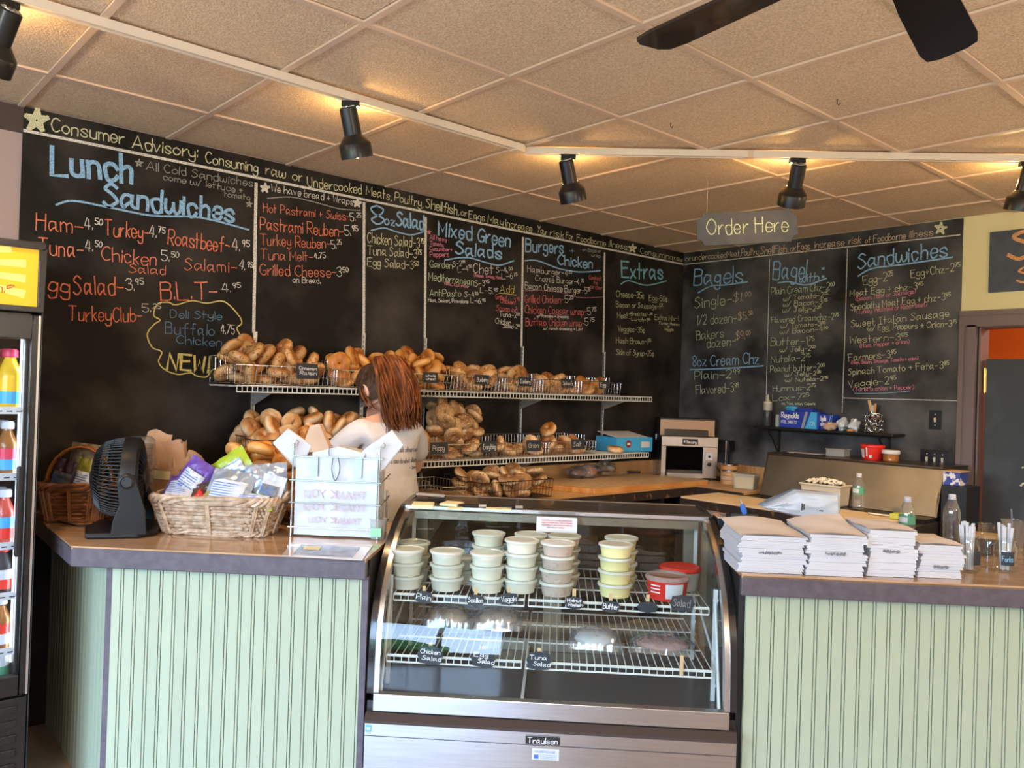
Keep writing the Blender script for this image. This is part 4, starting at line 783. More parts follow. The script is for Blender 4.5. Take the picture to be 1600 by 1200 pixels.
# ------------------------------------------------------------------ bagels
def bagelmat(name, top, side, dark, seeds=None, seedcol=None):
    m = bpy.data.materials.new(name); m.use_nodes = True; N = m.node_tree.nodes; K = m.node_tree.links; b = N['Principled BSDF']; b.inputs['Roughness'].default_value = .42
    t = N.new('ShaderNodeTexCoord'); sp = N.new('ShaderNodeSeparateXYZ'); K.new(t.outputs['Object'], sp.inputs[0]); oi = N.new('ShaderNodeObjectInfo')
    mu = N.new('ShaderNodeMath'); mu.operation = 'MULTIPLY'; mu.inputs[1].default_value = 60; K.new(oi.outputs['Random'], mu.inputs[0])
    ad = N.new('ShaderNodeVectorMath'); K.new(t.outputs['Object'], ad.inputs[0]); K.new(mu.outputs[0], ad.inputs[1])
    nz = N.new('ShaderNodeTexNoise'); nz.inputs['Scale'].default_value = 22; nz.inputs['Detail'].default_value = 5; K.new(ad.outputs[0], nz.inputs['Vector'])
    mr = N.new('ShaderNodeMapRange'); mr.inputs['From Min'].default_value = -.016; mr.inputs['From Max'].default_value = .026; K.new(sp.outputs['Z'], mr.inputs[0])
    m1 = N.new('ShaderNodeMath'); m1.operation = 'MULTIPLY_ADD'; m1.inputs[1].default_value = .9; m1.inputs[2].default_value = -.45; K.new(nz.outputs['Fac'], m1.inputs[0])
    m2 = N.new('ShaderNodeMath'); m2.operation = 'ADD'; K.new(mr.outputs[0], m2.inputs[0]); K.new(m1.outputs[0], m2.inputs[1])
    r = N.new('ShaderNodeValToRGB'); K.new(m2.outputs[0], r.inputs[0]); e = r.color_ramp.elements; e[0].position = .0; e[0].color = (*top, 1); e[1].position = .95; e[1].color = (*dark, 1)
    x = e.new(.35); x.color = (*side, 1); x = e.new(.68); x.color = (*top, 1)
    out = r.outputs[0]
    if seeds:
        v = N.new('ShaderNodeTexNoise'); v.inputs['Scale'].default_value = seeds; v.inputs['Detail'].default_value = 1; K.new(ad.outputs[0], v.inputs['Vector'])
        rr = N.new('ShaderNodeValToRGB'); rr.color_ramp.elements[0].position = .59; rr.color_ramp.elements[1].position = .66; K.new(v.outputs['Fac'], rr.inputs[0])
        mx = N.new('ShaderNodeMix'); mx.data_type = 'RGBA'; K.new(rr.outputs[0], mx.inputs[0]); K.new(out, mx.inputs[6]); mx.inputs[7].default_value = (*seedcol, 1); out = mx.outputs[2]
    hs = N.new('ShaderNodeHueSaturation'); mv = N.new('ShaderNodeMapRange'); mv.inputs['To Min'].default_value = .78; mv.inputs['To Max'].default_value = 1.2; K.new(oi.outputs['Random'], mv.inputs[0]); K.new(mv.outputs[0], hs.inputs['Value']); K.new(out, hs.inputs['Color'])
    K.new(hs.outputs[0], b.inputs['Base Color'])
    bp = N.new('ShaderNodeBump'); bp.inputs['Strength'].default_value = .35; bp.inputs['Distance'].default_value = .004; K.new(nz.outputs['Fac'], bp.inputs['Height']); K.new(bp.outputs[0], b.inputs['Normal'])
    return m
BM_ = dict(plain=bagelmat('plain_bagel_crust', (.66, .36, .14), (.80, .64, .42), (.34, .115, .022)), gold=bagelmat('golden_bagel_crust', (.66, .28, .055), (.76, .44, .16), (.40, .12, .018)),
 raisin=bagelmat('raisin_bagel_crust', (.62, .31, .10), (.72, .46, .20), (.40, .15, .04), 70, (.30, .11, .035)), seed=bagelmat('seeded_bagel_crust', (.52, .29, .11), (.72, .52, .30), (.28, .11, .03), 150, (.76, .66, .48)),
 every=bagelmat('everything_bagel_crust', (.36, .20, .09), (.74, .58, .36), (.20, .10, .04), 150, (.055, .035, .025)))
def bagelmesh(name, R0, r0, hz, seed, m, hole=.35):
    nu, nv = 22, 12; vs = []; fs = []
    for i in range(nu):
        a = 2*PI*i/nu; wob = 1+.10*noise.noise(Vector((math.cos(a)*1.3, math.sin(a)*1.3, seed*3.1))); rr = r0*(1+.16*noise.noise(Vector((math.cos(a)*2, math.sin(a)*2, seed+9))))
        for j in range(nv):
            b = 2*PI*j/nv; cx = R0*wob+rr*math.cos(b); z = rr*hz*math.sin(b)
            if math.cos(b) < 0: cx = max(cx, R0*.20+.004*noise.noise(Vector((a, b, seed))))*1.0
            k = 1+.05*noise.noise(Vector((cx*60*math.cos(a), cx*60*math.sin(a), z*60+seed)))
            vs.append((cx*k*math.cos(a), cx*k*math.sin(a)*.96, z*k))
    for i in range(nu):
        for j in range(nv): fs.append((i*nv+j, ((i+1) % nu)*nv+j, ((i+1) % nu)*nv+(j+1) % nv, i*nv+(j+1) % nv))
    me = bpy.data.meshes.new(name); me.from_pydata(vs, [], fs); me.materials.append(m); me.polygons.foreach_set('use_smooth', [True]*len(me.polygons))
    bm = bmesh.new(); bm.from_mesh(me); bmesh.ops.recalc_face_normals(bm, faces=bm.faces); bm.to_mesh(me); bm.free()
    return me
BG = {k: [bagelmesh('bagel', .0285, .0292, .80, i*2.3+len(k), m) for i in range(4)] for k, m in BM_.items()}
def bagelheap(kind, x0, x1, y0, y1, z0, n, seed, label, grp, peak=None, tilt=.5, sc=1.0, zmax=None, rz=None, org=None, name='bagel'):
    """drop bagels one by one on the lowest free spot of the footprint"""
    R = random.Random(seed); P = []; rad = .050*sc
    for i in range(n):
        best = None
        for t in range(14 if peak else 10):
            if peak and i > n*.35:
                x = min(x1-rad*.8, max(x0+rad*.8, R.gauss(peak[0], (x1-x0)*.24))); y = min(y1-rad*.7, max(y0+rad*.7, R.gauss(peak[1], (y1-y0)*peak[2])))
            else: x = R.uniform(x0+rad, max(x0+rad+.001, x1-rad)); y = R.uniform(y0+rad, max(y0+rad+.001, y1-rad))
            z = z0+.024*sc
            for (a, b, c) in P:
                q = ((a-x)**2+(b-y)**2)/((.096*sc)**2)
                if q < 1: z = max(z, c+.047*sc*math.sqrt(1-q))
            sco = z+(.35*math.hypot(x-peak[0], (y-peak[1])*.5) if peak else 0)
            if zmax and z > zmax: sco += 5
            if best is None or sco < best[0]: best = (sco, x, y, z)
        _, x, y, z = best; P.append((x, y, z))
        o = bpy.data.objects.new(name, R.choice(BG[kind])); COL.objects.link(o)
        tt = tilt if z > z0+.03 else tilt*.4
        fl = PI if R.random() < .25 else 0
        v = Vector((x, y, z))
        if org: v = org(v)
        o.location = v; o.rotation_euler = (fl+R.gauss(0, tt), R.gauss(0, tt), R.uniform(0, 6.28)); s_ = sc*R.uniform(.93, 1.08); o.scale = (s_, s_, s_*R.uniform(.95, 1.12))
        tag(o, label, 'bagel', grp)
    return P

# ------------------------------------------------------------------ wire baskets
def basket(y0, y1, z, x0, x1, hf, hb, label, m='chrome', text=None, ty=None, rz=0, hs=None, card=(.085, .052), name='wire_basket', frontm=None):
    cy = (y0+y1)/2; cx = (x0+x1)/2; t = thing(name, label, 'basket', (cx, cy, z), rz); hx = (x1-x0)/2; hy = (y1-y0)/2; b = MB(); hs = hs or hb
    fl = .012
    ny = max(4, int((y1-y0)/.024)); nx = max(4, int((x1-x0)/.026))
    for i in range(ny+1):
        y = lerp(-hy, hy, i/ny); b.tube([(hx+fl, y, hf), (hx, y, .004), (-hx, y, .004), (-hx-fl*.3, y, hb)], .0013, 4)
    for i in range(nx+1):
        x = lerp(-hx, hx, i/nx); h_ = hs if x < hx*.3 else hf
        b.tube([(x, -hy-.004, h_), (x, -hy, .004), (x, hy, .004), (x, hy+.004, h_)], .0013, 4)
    b.build('wire_mesh', MW[m], t)
    r = MB(); xb = hx*.3
    rim = [(hx+fl, -hy, hf), (hx+fl, hy, hf), (xb, hy+.004, hf), (xb, hy+.004, hs), (-hx-.003, hy, hb), (-hx-.003, -hy, hb), (xb, -hy-.004, hs), (xb, -hy-.004, hf)]
    r.tube(rim, .0026, 6, closed=True)
    for zz in (hf*.5,): r.tube([(hx+fl*.5, -hy, zz), (hx+fl*.5, hy, zz), (-hx, hy, zz), (-hx, -hy, zz)], .0016, 5, closed=True)
    r.tube([(hx, -hy, .002), (hx, hy, .002), (-hx, hy, .002), (-hx, -hy, .002)], .0022, 5, closed=True)
    r.build('rim', MW[m], t)
    if text:
        yy = ty-cy; c = MB().box((hx+fl+.006, yy, hf-.018), (.003, card[0], card[1]), (0, -.12, 0)).build('name_card', MW['tagb'], t)
        w = MB(); ls = text.split('|'); n_ = Vector((1, 0, -.12)).normalized()
        for k, l in enumerate(ls):
            hh_ = card[1]*.62/len(ls); write(w, l, Vector((hx+fl+.0085, yy-card[0]*.40+(.004 if k else 0), hf-.018+card[1]*.36-hh_*(k+1)+hh_*.1)), Vector((0, 1, 0)), Vector((0, 0, 1)), Vector((1, 0, 0)), card[0]*.8*min(1, .3+len(l)/9), hh_*.72, .0021, off=.0022)
        w.build('chalk_lettering', MW['inkw'], c)
    return t
XB0, XB1 = .04, .35
def yc(px, x=.37, py=600): return yA_(px, py, x)
upb = [(370, 533, 'Cinnamon|Raisin', 483, 'raisin', 34, 'left', .09, .135), (536, 636, None, 0, 'gold', 22, 'behind the woman', .085, .12), (640, 722, 'whole|wheat', 676.5, 'gold', 24, 'whole wheat', .085, .12), (725, 797, 'Blueberry', 757, 'raisin', 13, 'blueberry', .085, .12), (799, 856, 'Cranberry', 824, 'raisin', 12, 'cranberry', .085, .12), (858, 916, 'Spinach', 890, 'raisin', 10, 'spinach', .085, .12), (918, 977, 'Egg', 948, 'gold', 8, 'egg', .085, .12)]
for i, (a, b, tx, tx0, kd, n, nm, hf, hb) in enumerate(upb):
    y0, y1 = yc(a), yc(b)
    lab = 'wire basket on the upper shelf '+('with the %s card' % nm if tx and i else ('at its left end with the cinnamon raisin card' if i == 0 else 'half hidden behind the woman\'s head'))
    basket(y0+.006, y1-.006, US+.012, XB0, XB1-.02, hf, hb, lab, 'chrome', tx, yc(tx0) if tx else None, card=(.115, .075) if i == 0 else ((.095, .058) if i == 2 else (.105, .056)))
    pk = (.18, y0+.16, .26) if i == 0 else ((.18, (y0+y1)/2, .30) if n > 20 else None)
    col_ = {'raisin': 'light brown bagel', 'gold': 'shiny golden bagel'}[kd]
    bagelheap(kd, XB0+.005, XB1-.03, y0+.012, y1-.012, US+.018, n, 11+i, col_+' heaped in the upper shelf basket '+('with the '+nm+' card' if tx and i else ('at the left end' if i == 0 else 'behind the woman\'s head')), 'bagels in the upper %s basket' % nm, pk, .75, zmax=1.83)
# lower shelf: a big plain heap left, then the labelled baskets
y0, y1 = yc(396, .37, 720), yc(628, .37, 700)
basket(y0+.01, y0+.40, LS+.012, .05, .37, .13, .14, 'tall dark wire basket full of plain bagels below the left end of the upper shelf', 'darkwire')
basket(y0+.42, y1, LS+.012, .05, .36, .13, .14, 'dark wire basket full of plain bagels hidden behind the woman', 'darkwire')
bagelheap('plain', .055, .37, y0+.015, y1-.02, LS+.018, 84, 5, 'pale plain bagel in the big heap left of the woman', 'plain bagels in the big heap', (.19, y0+.36, .27), .7, zmax=1.40)
lwb = [(636, 706, 'Poppy', 690, 'seed', 12, 'poppy', None), (700, 783, 'Everything', 768, 'seed', 40, 'everything', 1.45), (787, 865, 'Onion', 838, 'seed', 9, 'onion', None), (867, 938, 'Salt', 907, 'plain', 9, 'salt', None)]
for i, (a, b, tx, tx0, kd, n, nm, zm) in enumerate(lwb):
    y0, y1 = yc(a, .37, 700), yc(b, .37, 700)
    basket(y0+.006, y1-.006, LS+.012, XB0, XB1-.02, .085, .12, 'wire basket on the lower shelf with the %s card' % nm, 'chrome', tx, yc(tx0, .37, 700), card=(.12, .066))
    pk = (.17, y0+.14, .20) if n > 30 else ((.17, (y0+y1)/2, .3) if n > 9 else None)
    bagelheap(kd, XB0+.005, XB1-.03, y0+.01, y1-.012, LS+.018, n, 31+i, '%s bagel in the lower shelf basket with the %s card' % ('seeded' if kd == 'seed' else 'pale', nm), 'bagels in the lower %s basket' % nm, pk, .7, zmax=zm)
def single(kind, p, rot, label, sc=1.0, grp=None, name='bagel', i=0):
    o = bpy.data.objects.new(name, BG[kind][i % 4]); COL.objects.link(o); o.location = p; o.rotation_euler = rot; o.scale = (sc,)*3; return tag(o, label, 'bagel' if name == 'bagel' else 'bread', grp)
q = onplane(857, 668, (1, 0, 0), .2); single('plain', (.2, q.y, LS+.17), (.9, .2, 0), 'single bagel standing on top of the onion basket')
q = onplane(965, 697, (1, 0, 0), .34); single('plain', (.32, q.y, LS+.035), (0, .1, 0), 'single bagel in front of the blue box on the lower shelf')
# blue carton at the right end of the lower shelf
q = onplane(976, 690, (1, 0, 0), .22); bx_ = thing('carton', 'bright blue carton with an opened lid at the right end of the lower shelf', 'box', (.19, q.y+.03, LS+.011), -.12)
MB().bx(-.11, .11, -.17, .17, 0, .10).build('box_body', MW['lblue'], bx_, bevel=.002); MB().box((-.02, 0, .115), (.20, .30, .004), (0, .15, 0)).build('box_flap', MW['white'], bx_)
m = MB(); m.lathe([(0, 0), (.026, 0)], 20); 
for v in range(len(m.v)): a = m.v[v]; m.v[v] = Vector((.1115, a.x-.06, a.y+.055))
m.build('printed_emblem', MW['inkr'], bx_); m = MB().bx(.1105, .112, -.075, -.045, .048, .062).bx(.1105, .112, .06, .14, .03, .07).build('printed_lettering', MW['label'], bx_)

# ------------------------------------------------------------------ L-shaped work counter along both back walls
BC = .900
bc = thing('work_counter', 'worn tan work counter with a dark edge running along both black walls', 'counter', (0, 0, 0))
DW = .66
MB().prism([(.012, -4.15), (.012, -.012), (1.02, -.012), (1.02, -DW), (DW, -DW), (DW, -2.95), (.50, -3.05), (.50, -4.15)], BC-.02, BC, I3).build('counter_top', MW['butcher'], bc)
MB().bx(DW-.022, DW+.003, -2.95, -DW+.0, BC-.060, BC-.001).build('edge_board', MW['darkedge'], bc, bevel=.004)
MB().bx(DW-.0, 1.02, -DW-.003, -DW+.02, BC-.065, BC-.001).build('edge_board', MW['darkedge'], bc, bevel=.004)
MB().bx(.03, .45, -4.1, -.9, 0, .12).bx(.03, .05, -4.1, -.9, .12, BC-.02).build('carcass', MW['blackp'], bc)
for y in (-2.9, -1.9, -.95): MB().bx(.05, DW-.06, y-.02, y+.02, 0, BC-.02).build('support_panel', MW['blackp'], bc)
MB().bx(.60, .98, -.62, -.58, 0, BC-.06).build('support_panel', MW['pink'], bc, label='mauve support panel under the corner'); MB().bx(.012, .04, -1.85, -.3, BC, BC+.12).build('backsplash', MW['butcher'], bc); MB().bx(.05, 1.0, -.04, -.012, BC, BC+.12).build('backsplash', MW['butcher'], bc)
# cutting board on it
cb = thing('cutting_board', 'thick orange-brown wooden cutting board on the work counter', 'board', (.34, -1.05, BC), 0)
MB().prism([(-.26, -.78), (.285, -.60), (.30, .56), (-.26, .46)], 0, .034, I3).build('slab', MW['cutb'], cb, bevel=.004); tp_ = MB().prism([(-.24, -.74), (.265, -.57), (.275, .53), (-.24, .43)], .0342, .035, I3).build('worn_face', mat('scratched_board_face', (.50, .32, .17), .5, col2=(.62, .46, .28), scale=40), cb)
# everything bagel basket and roll on the counter
ax, ay = .43, -2.05
q0, q1 = onplane(708, 770, (0, 0, 1), BC), onplane(850, 770, (0, 0, 1), BC)
basket(-2.53, -1.99, BC+.006, .28, .60, .105, .125, 'low dark wire basket of everything bagels on the work counter', 'darkwire')
bagelheap('every', .29, .59, -2.51, -2.01, BC+.012, 34, 77, 'dark speckled everything bagel in the basket on the work counter', 'everything bagels on the work counter', (.44, -2.22, .28), .6, zmax=1.045)
single('gold', (.55, -2.59, BC+.024), (0, .1, 0), 'single shiny brown roll lying on the work counter', .9, name='bread_roll', i=1)
# end rack behind the woman's back
basket(-2.78, -2.62, BC+.05, .30, .58, .05, .07, 'small empty wire rack beside the woman\'s back', 'chrome', name='wire_rack')
# packets and knives
for (px, py, c1, lb_, w) in ((905, 727, 'sliced bread packet', 'clear packet of dark sliced bread on the work counter', .13), (918, 729, '', 'clear packet with pinkish label among the bread bags', .15), (945, 727, '', 'loose crumpled clear bag right of the pink-labelled packet', .12)):
    q = Vector((.16, yA_(px, py, .16), BC+(.052 if px == 945 else .0345) if yA_(px, py, .16) < -.2 else BC)); t = thing('bread_packet', lb_, 'packet', q, .2)
    MB().blob((0, 0, .045), (.07, w*.75, .045), 30, 20, .5, px*.37).build('plastic_wrap', MW['film'], t, smooth=60); MB().blob((0, 0, .043), (.06, w*.6, .036), 14, 9, .1, px+2).build('bread_slices', mat('dark_bread', (.12, .06, .03), .7) if px != 918 else MW['inkr'] if False else mat('packet_pink', (.55, .2, .14), .5, col2=(.7, .5, .4), scale=25), t, smooth=60)
for (px, py, rz, lb_) in ((980, 738, 1.75, 'knife with dark handle lying on the cutting board, left one'), (1033, 737, 1.7, 'knife with dark handle lying by the toaster')):
    q = onplane(px, py, (0, 0, 1), BC+.04); t = thing('knife', lb_, 'knife', (min(q.x, .55), q.y, BC+.037), rz-PI/2+R45)
    MB().prism([(-.13, -.014), (.0, -.016), (.0, .012), (-.13, .004)], 0, .0025, I3).build('blade', MW['chrome'], t); MB().bx(0, .10, -.013, .011, -.001, .015).build('handle', MW['black'], t, bevel=.004)
# ------------------------------------------------------------------ conveyor toaster in the corner
to = thing('conveyor_toaster', 'steel conveyor toaster with a dark open mouth in the corner of the work counter', 'toaster', L(.015, -.50, BC+.016), R45+.03)
w = .205
for x in (-w+.03, w-.03):
    for y in (.03, .27): MB().lathe([(.014, -.015), (.014, .006)], 12, (x, y, 0)).build('foot', MW['black'], to)
tb = MB().bx(-w, w, .02, .29, 0, .012).bx(-w, -w+.035, .0, .29, .0, .30).bx(w-.105, w, .0, .29, .0, .30).bx(-w+.035, w-.105, .27, .29, .012, .30).bx(-w, w, .0, .29, .235, .30)
tb.build('housing', MW['steel'], to, bevel=.003)
MB().bx(-w-.003, w+.003, -.012, .02, .228, .30).build('front_hood', MW['steel'], to, bevel=.004)
hd_ = MB().bx(-.055, .058, -.0155, -.011, .243, .287).build('maker_badge', MW['black'], to); t_ = MB(); write(t_, 'Savory', Vector((-.028, -.0158, .253)), Vector((1, 0, 0)), Vector((0, 0, 1)), Vector((0, -1, 0)), .075, .020, .004, jit=0, off=.0006)
t_.lathe([(0, 0), (.008, 0)], 12); n_ = len(t_.v)
for v in range(n_-24, n_): a = t_.v[v].copy(); t_.v[v] = Vector((a.x-.040, -.0165, a.y*1.4+.266))
t_.build('printed_lettering', MW['inkw'], hd_)
MB().bx(-w, w, .10, .29, .30, .425).build('rear_hood', mat('bronzed_steel', (.34, .24, .17), .4, 1), to, bevel=.004); MB().bx(-w, w, .10, .30, .42, .435).build('hood_lid', MW['black'], to, bevel=.003)
MB().bx(-w+.035, w-.065, .02, .12, .302, .352).build('loading_rack', MW['darkwire'], to, bevel=.004)
MB().add([(-w+.04, -.035, .005), (w-.11, -.035, .005), (w-.11, .02, .055), (-w+.04, .02, .055)], [(0, 1, 2, 3)]).bx(-w+.04, w-.11, -.037, -.033, 0, .035).build('delivery_tray', MW['steel'], to)
MB().bx(-w+.036, w-.106, .045, .26, .05, .232).build('mouth_shade', mat('painted_mouth_shade', (.002, .002, .002), .9, spec=.05), to)  # solid black block paints the shade inside the open mouth
cp = MB().bx(w-.085, w-.035, -.004, .0, .135, .185).build('switch_plate', MW['label'], to); MB().lathe([(.009, 0), (.009, .008)], 12).build('x', MW['black'], cp).name = 'indicator'
kb = MB(); kb.lathe([(.016, 0), (.014, .02), (0, .021)], 16)
k_ = kb.build('control_knob', MW['black'], to, smooth=40); k_.location = (w-.06, -.0, .105); k_.rotation_euler = (PI/2, 0, 0)
for ch in cp.children: ch.location = (w-.06, -.003, .16); ch.rotation_euler = (PI/2, 0, 0)
MB().tube([(w, .2, .1), (w+.03, .2, .09), (w+.06, .1, .02), (w+.055, .02, -.012), (w+.02, -.06, -.012)], .004, 6).build('power_cord', MW['black'], to)
# ------------------------------------------------------------------ small things right of the toaster
def at(px, py, z): return onplane(px, py, (0, 0, 1), z)
def atY(px, py, y): return onplane(px, py, (0, 1, 0), y)
pz = atY(1140, 735, -.28); st = thing('tin_stack', 'stack of round wood-coloured and steel tins beside the toaster', 'tins', (pz.x, -.28, BC), 0)
z = 0
for k, (r, h, m) in enumerate([(.062, .03, 'butcher'), (.062, .028, 'kraft'), (.062, .03, 'butcher'), (.058, .012, 'steel'), (.060, .03, 'cutb'), (.062, .012, 'steel')]):
    MB().lathe([(r-.003, z), (r, z+.003), (r, z+h-.003), (r-.003, z+h)], 26).build('tin', MW[m], st, smooth=40); z += h+.0005
pz = atY(1166, 747, -.45); yt = thing('food_tub', 'clear tub of yellow spread on the corner of the work counter', 'tub', (pz.x, -.45, BC), .2)
MB().prism([(-.062, -.045), (.062, -.045), (.062, .045), (-.062, .045)], .004, .085, lambda u, v, w: (u*(1+(w)*1.2), v*(1+w*1.2), w)).build('filling', mat('yellow_spread', (.72, .56, .22), .5, col2=(.82, .70, .38), scale=30), yt, bevel=.006)
MB().prism([(-.068, -.051), (.068, -.051), (.068, .051), (-.068, .051)], .0, .105, lambda u, v, w: (u*(1+(w)*1.2), v*(1+w*1.2), w)).build('container', MW['tubclear'], yt, bevel=.006)
for k, (px, py) in enumerate([(1120, 740), (1128, 744), (1133, 742)]):
    q = at(px, py, BC); o = MB().tube([Vector((.011*math.cos(a*PI/5), .011*math.sin(a*PI/5), .012)) for a in range(10)], .004, 6, closed=True).build('steel_ring', MW['chrome'], smooth=60); o.location = (q.x, max(q.y, -.6), BC-.008); tag(o, 'small steel ring cutter lying in front of the tins', 'cutter', 'ring cutters by the toaster')
sc_ = thing('drink_mixer', 'dark desktop mixer with a pale round knob standing behind the tins', 'mixer', (.52, -.13, BC), 0)
MB().bx(-.06, .06, -.05, .05, 0, .03).bx(-.02, .02, .02, .05, .03, .27).bx(-.05, .06, -.04, .05, .22, .30).build('stand', MW['black'], sc_, bevel=.006); MB().blob((-.06, -.05, .235), (.028, .022, .028), 14, 8).build('knob', MW['cream'], sc_, smooth=80); MB().tube([(.045, -.045, .05), (.045, -.045, .30)], .004, 6).build('rod', MW['chrome'], sc_)
# ------------------------------------------------------------------ steel sandwich prep table with raised lid
pt = thing('prep_table', 'steel sandwich prep table with raised lid and pale cutting board', 'prep table', (1.62, -.55, 0))
X0_, X1_ = -.55, .56
MB().bx(X0_, X1_, -.40, .50, .06, .86).build('cabinet', MW['steelw'], pt, bevel=.004); MB().bx(X0_+.02, X1_-.02, -.36, .46, 0, .06).build('plinth', MW['blackp'], pt)
for k in range(2): d_ = MB().bx(X0_+.02+k*.55, X0_+.54+k*.55, -.425, -.40, .10, .82).build('door', MW['steelw'], pt, bevel=.003); MB().bx(X0_+.04+k*.55, X0_+.16+k*.55, -.445, -.425, .76, .78).build('handle', MW['black'], d_)
MB().bx(X0_, X1_, -.14, .0, .86, .885).build('pan_rail', MW['black'], pt)
MB().prism([(.02, .885), (.46, .885), (.46, 1.15), (.10, 1.15)], X0_, X0_+.012, lambda u, v, w: (w, u, v)).build('lid_side', MW['steelw'], pt); MB().prism([(.02, .885), (.46, .885), (.46, 1.15), (.10, 1.15)], X1_-.012, X1_, lambda u, v, w: (w, u, v)).build('lid_side', MW['steelw'], pt)
MB().prism([(.02, .885), (.035, .885), (.115, 1.15), (.10, 1.15)], X0_, X1_, lambda u, v, w: (w, u, v)).build('lid_panel', MW['steelw'], pt, bevel=.002)
MB().bx(X0_, X1_, .09, .47, 1.15, 1.162).build('top_shelf', mat('bronze_steel_top', (.20, .15, .12), .3, 1), pt, bevel=.003)
bd_ = thing('cutting_board', 'long pale tan cutting board with dark edge along the front of the prep table', 'board', (1.60, -1.12, .885))
MB().bx(-.60, .60, -.17, .22, 0, .028).build('slab', mat('pale_board_top', (.58, .42, .26), .5, col2=(.66, .52, .34), scale=6), bd_, bevel=.003); MB().bx(-.602, .602, -.176, -.170, -.03, .018).build('edge_strip', MW['darkedge'], bd_); MB().bx(-.60, .60, -.16, .14, -.03, -.001).build('board_rest', MW['blackp'], bd_)
# tub of crumbs
q = atY(1266, 770, -.80); cr = thing('crumb_tub', 'square translucent tub heaped with whitish crumbs on the prep table', 'tub', (q.x, -.62, .886), .05)
MB().prism([(-.115, -.07), (.115, -.07), (.115, .07), (-.115, .07)], 0, .13, lambda u, v, w: (u*(1+(w)*.7), v*(1+w*.7), w)).build('container', mat('milky_tub', (.62, .55, .42), .35), cr, bevel=.01); MB().bx(-.13, .13, -.084, .084, .118, .13).build('tub_rim', mat('milky_tub', (.62, .55, .42), .35), cr, bevel=.004)
cm = MB(); R = random.Random(8)
for k in range(150): a, r = R.uniform(0, 6.3), R.random()**.5; cm.box((.115*r*math.cos(a), .07*r*math.sin(a), .132+.022*(1-r*r)+R.uniform(0, .004)), (R.uniform(.008, .018),)*2+(R.uniform(.004, .01),), (R.uniform(-1, 1), R.uniform(-1, 1), R.uniform(0, 3)))
cm.build('crumbs', mat('white_crumbs', (.80, .74, .60), .8), cr, kind='stuff')
# things on the lid shelf
ZS = 1.163
def onlid(px, py): q = at(px, py, ZS); return Vector((q.x, min(-.20, max(-.44, q.y)), ZS))
def onlid2(px, y=-.30): q = atY(px, 715, y); return Vector((q.x, y, ZS))
o = thing('clear_container', 'low clear plastic container on the steel lid shelf', 'container', onlid2(1309)); MB().bx(-.06, .06, -.045, .045, 0, .045).build('box_body', MW['tubclear'], o, bevel=.006); MB().bx(-.064, .064, -.049, .049, .042, .049).build('lid', MW['tubclear'], o, bevel=.002)
o = MB().bx(-.12, .12, -.05, .05, 0, .003).build('paper_sheet', mat('pale_sheet', (.45, .42, .40), .5)); o.location = onlid2(1262, -.24); tag(o, 'thin pale sheet lying at the left of the steel lid shelf', 'paper')
o = thing('plastic_tub', 'red plastic tub with a white printed patch on the steel lid shelf', 'tub', onlid2(1363)); MB().lathe([(.055, 0), (.058, .004), (.068, .075), (.072, .077), (.072, .088), (.069, .09)], 26).build('cup', MW['red'], o, smooth=40)
m = MB()
for a0, a1, z0, z1 in ((-2.4, -1.95, .012, .062), (-1.75, -1.6, .02, .08), (-1.45, -1.2, .012, .03)): m.sheet(4, 1, lambda u, v: ((.0592+.009*lerp(z0, z1, v)/.07)*math.cos(lerp(a0, a1, u)), (.0592+.009*lerp(z0, z1, v)/.07)*math.sin(lerp(a0, a1, u)), lerp(z0, z1, v)))
m.build('printed_lettering', MW['label'], o)
o = thing('jar', 'short amber jar with a white lid right of the red tub', 'jar', onlid2(1392, -.34)); MB().lathe([(.040, 0), (.044, .004), (.044, .04), (.040, .045)], 24).build('jar_body', MW['tea'], o, smooth=40); MB().lathe([(.050, .046), (.052, .05), (.052, .064), (.049, .068), (0, .068)], 24).build('lid', MW['white'], o, smooth=40)
# ------------------------------------------------------------------ bracket shelf on the back wall
def xB(px, py, y): return onplane(px, py, (0, 1, 0), y).x
sx0, sx1 = xB(1178, 662, -.19), xB(1396, 676, -.19)
ws = thing('wall_shelf', 'narrow black shelf on two iron brackets on the back wall', 'shelf', (0, 0, 1.322))
MB().bx(sx0, sx1, -.20, -.012, -.016, 0).build('board', MW['black'], ws, bevel=.004)
for x in (sx0+.10, sx1-.10):
    MB().bx(x-.008, x+.008, -.018, -.010, -.20, -.016).bx(x-.008, x+.008, -.17, -.012, -.024, -.017).tube([(x, -.014, -.19), (x, -.06, -.15), (x, -.10, -.09), (x, -.15, -.05), (x, -.165, -.022)], .006, 6).tube([(x, -.165, -.03), (x, -.15, -.045), (x, -.14, -.03)], .004, 6).build('iron_bracket', MW['black'], ws, smooth=50)
SH = 1.323
def onsh(px, y=-.11): return Vector((xB(px, 655, y), y, SH))
o = thing('squeeze_bottle', 'clear squeeze bottle with dark liquid and a pale nozzle cap on the wall shelf', 'bottle', onsh(1199)); MB().lathe([(.028, 0), (.030, .004), (.030, .15), (.026, .155), (0, .155)], 22).build('bottle_body', mat('dark_syrup_bottle', (.05, .055, .065), .25), o, smooth=40); MB().lathe([(.031, .112), (.031, .158), (.028, .165)], 22, cap=False).build('clear_neck', mat('greyish_plastic', (.42, .42, .38), .35), o, smooth=40); MB().lathe([(.030, .150), (.030, .172), (.016, .178), (.009, .19), (.004, .225), (0, .226)], 22).build('nozzle_cap', mat('cream_nozzle', (.70, .62, .50), .4), o, smooth=40)
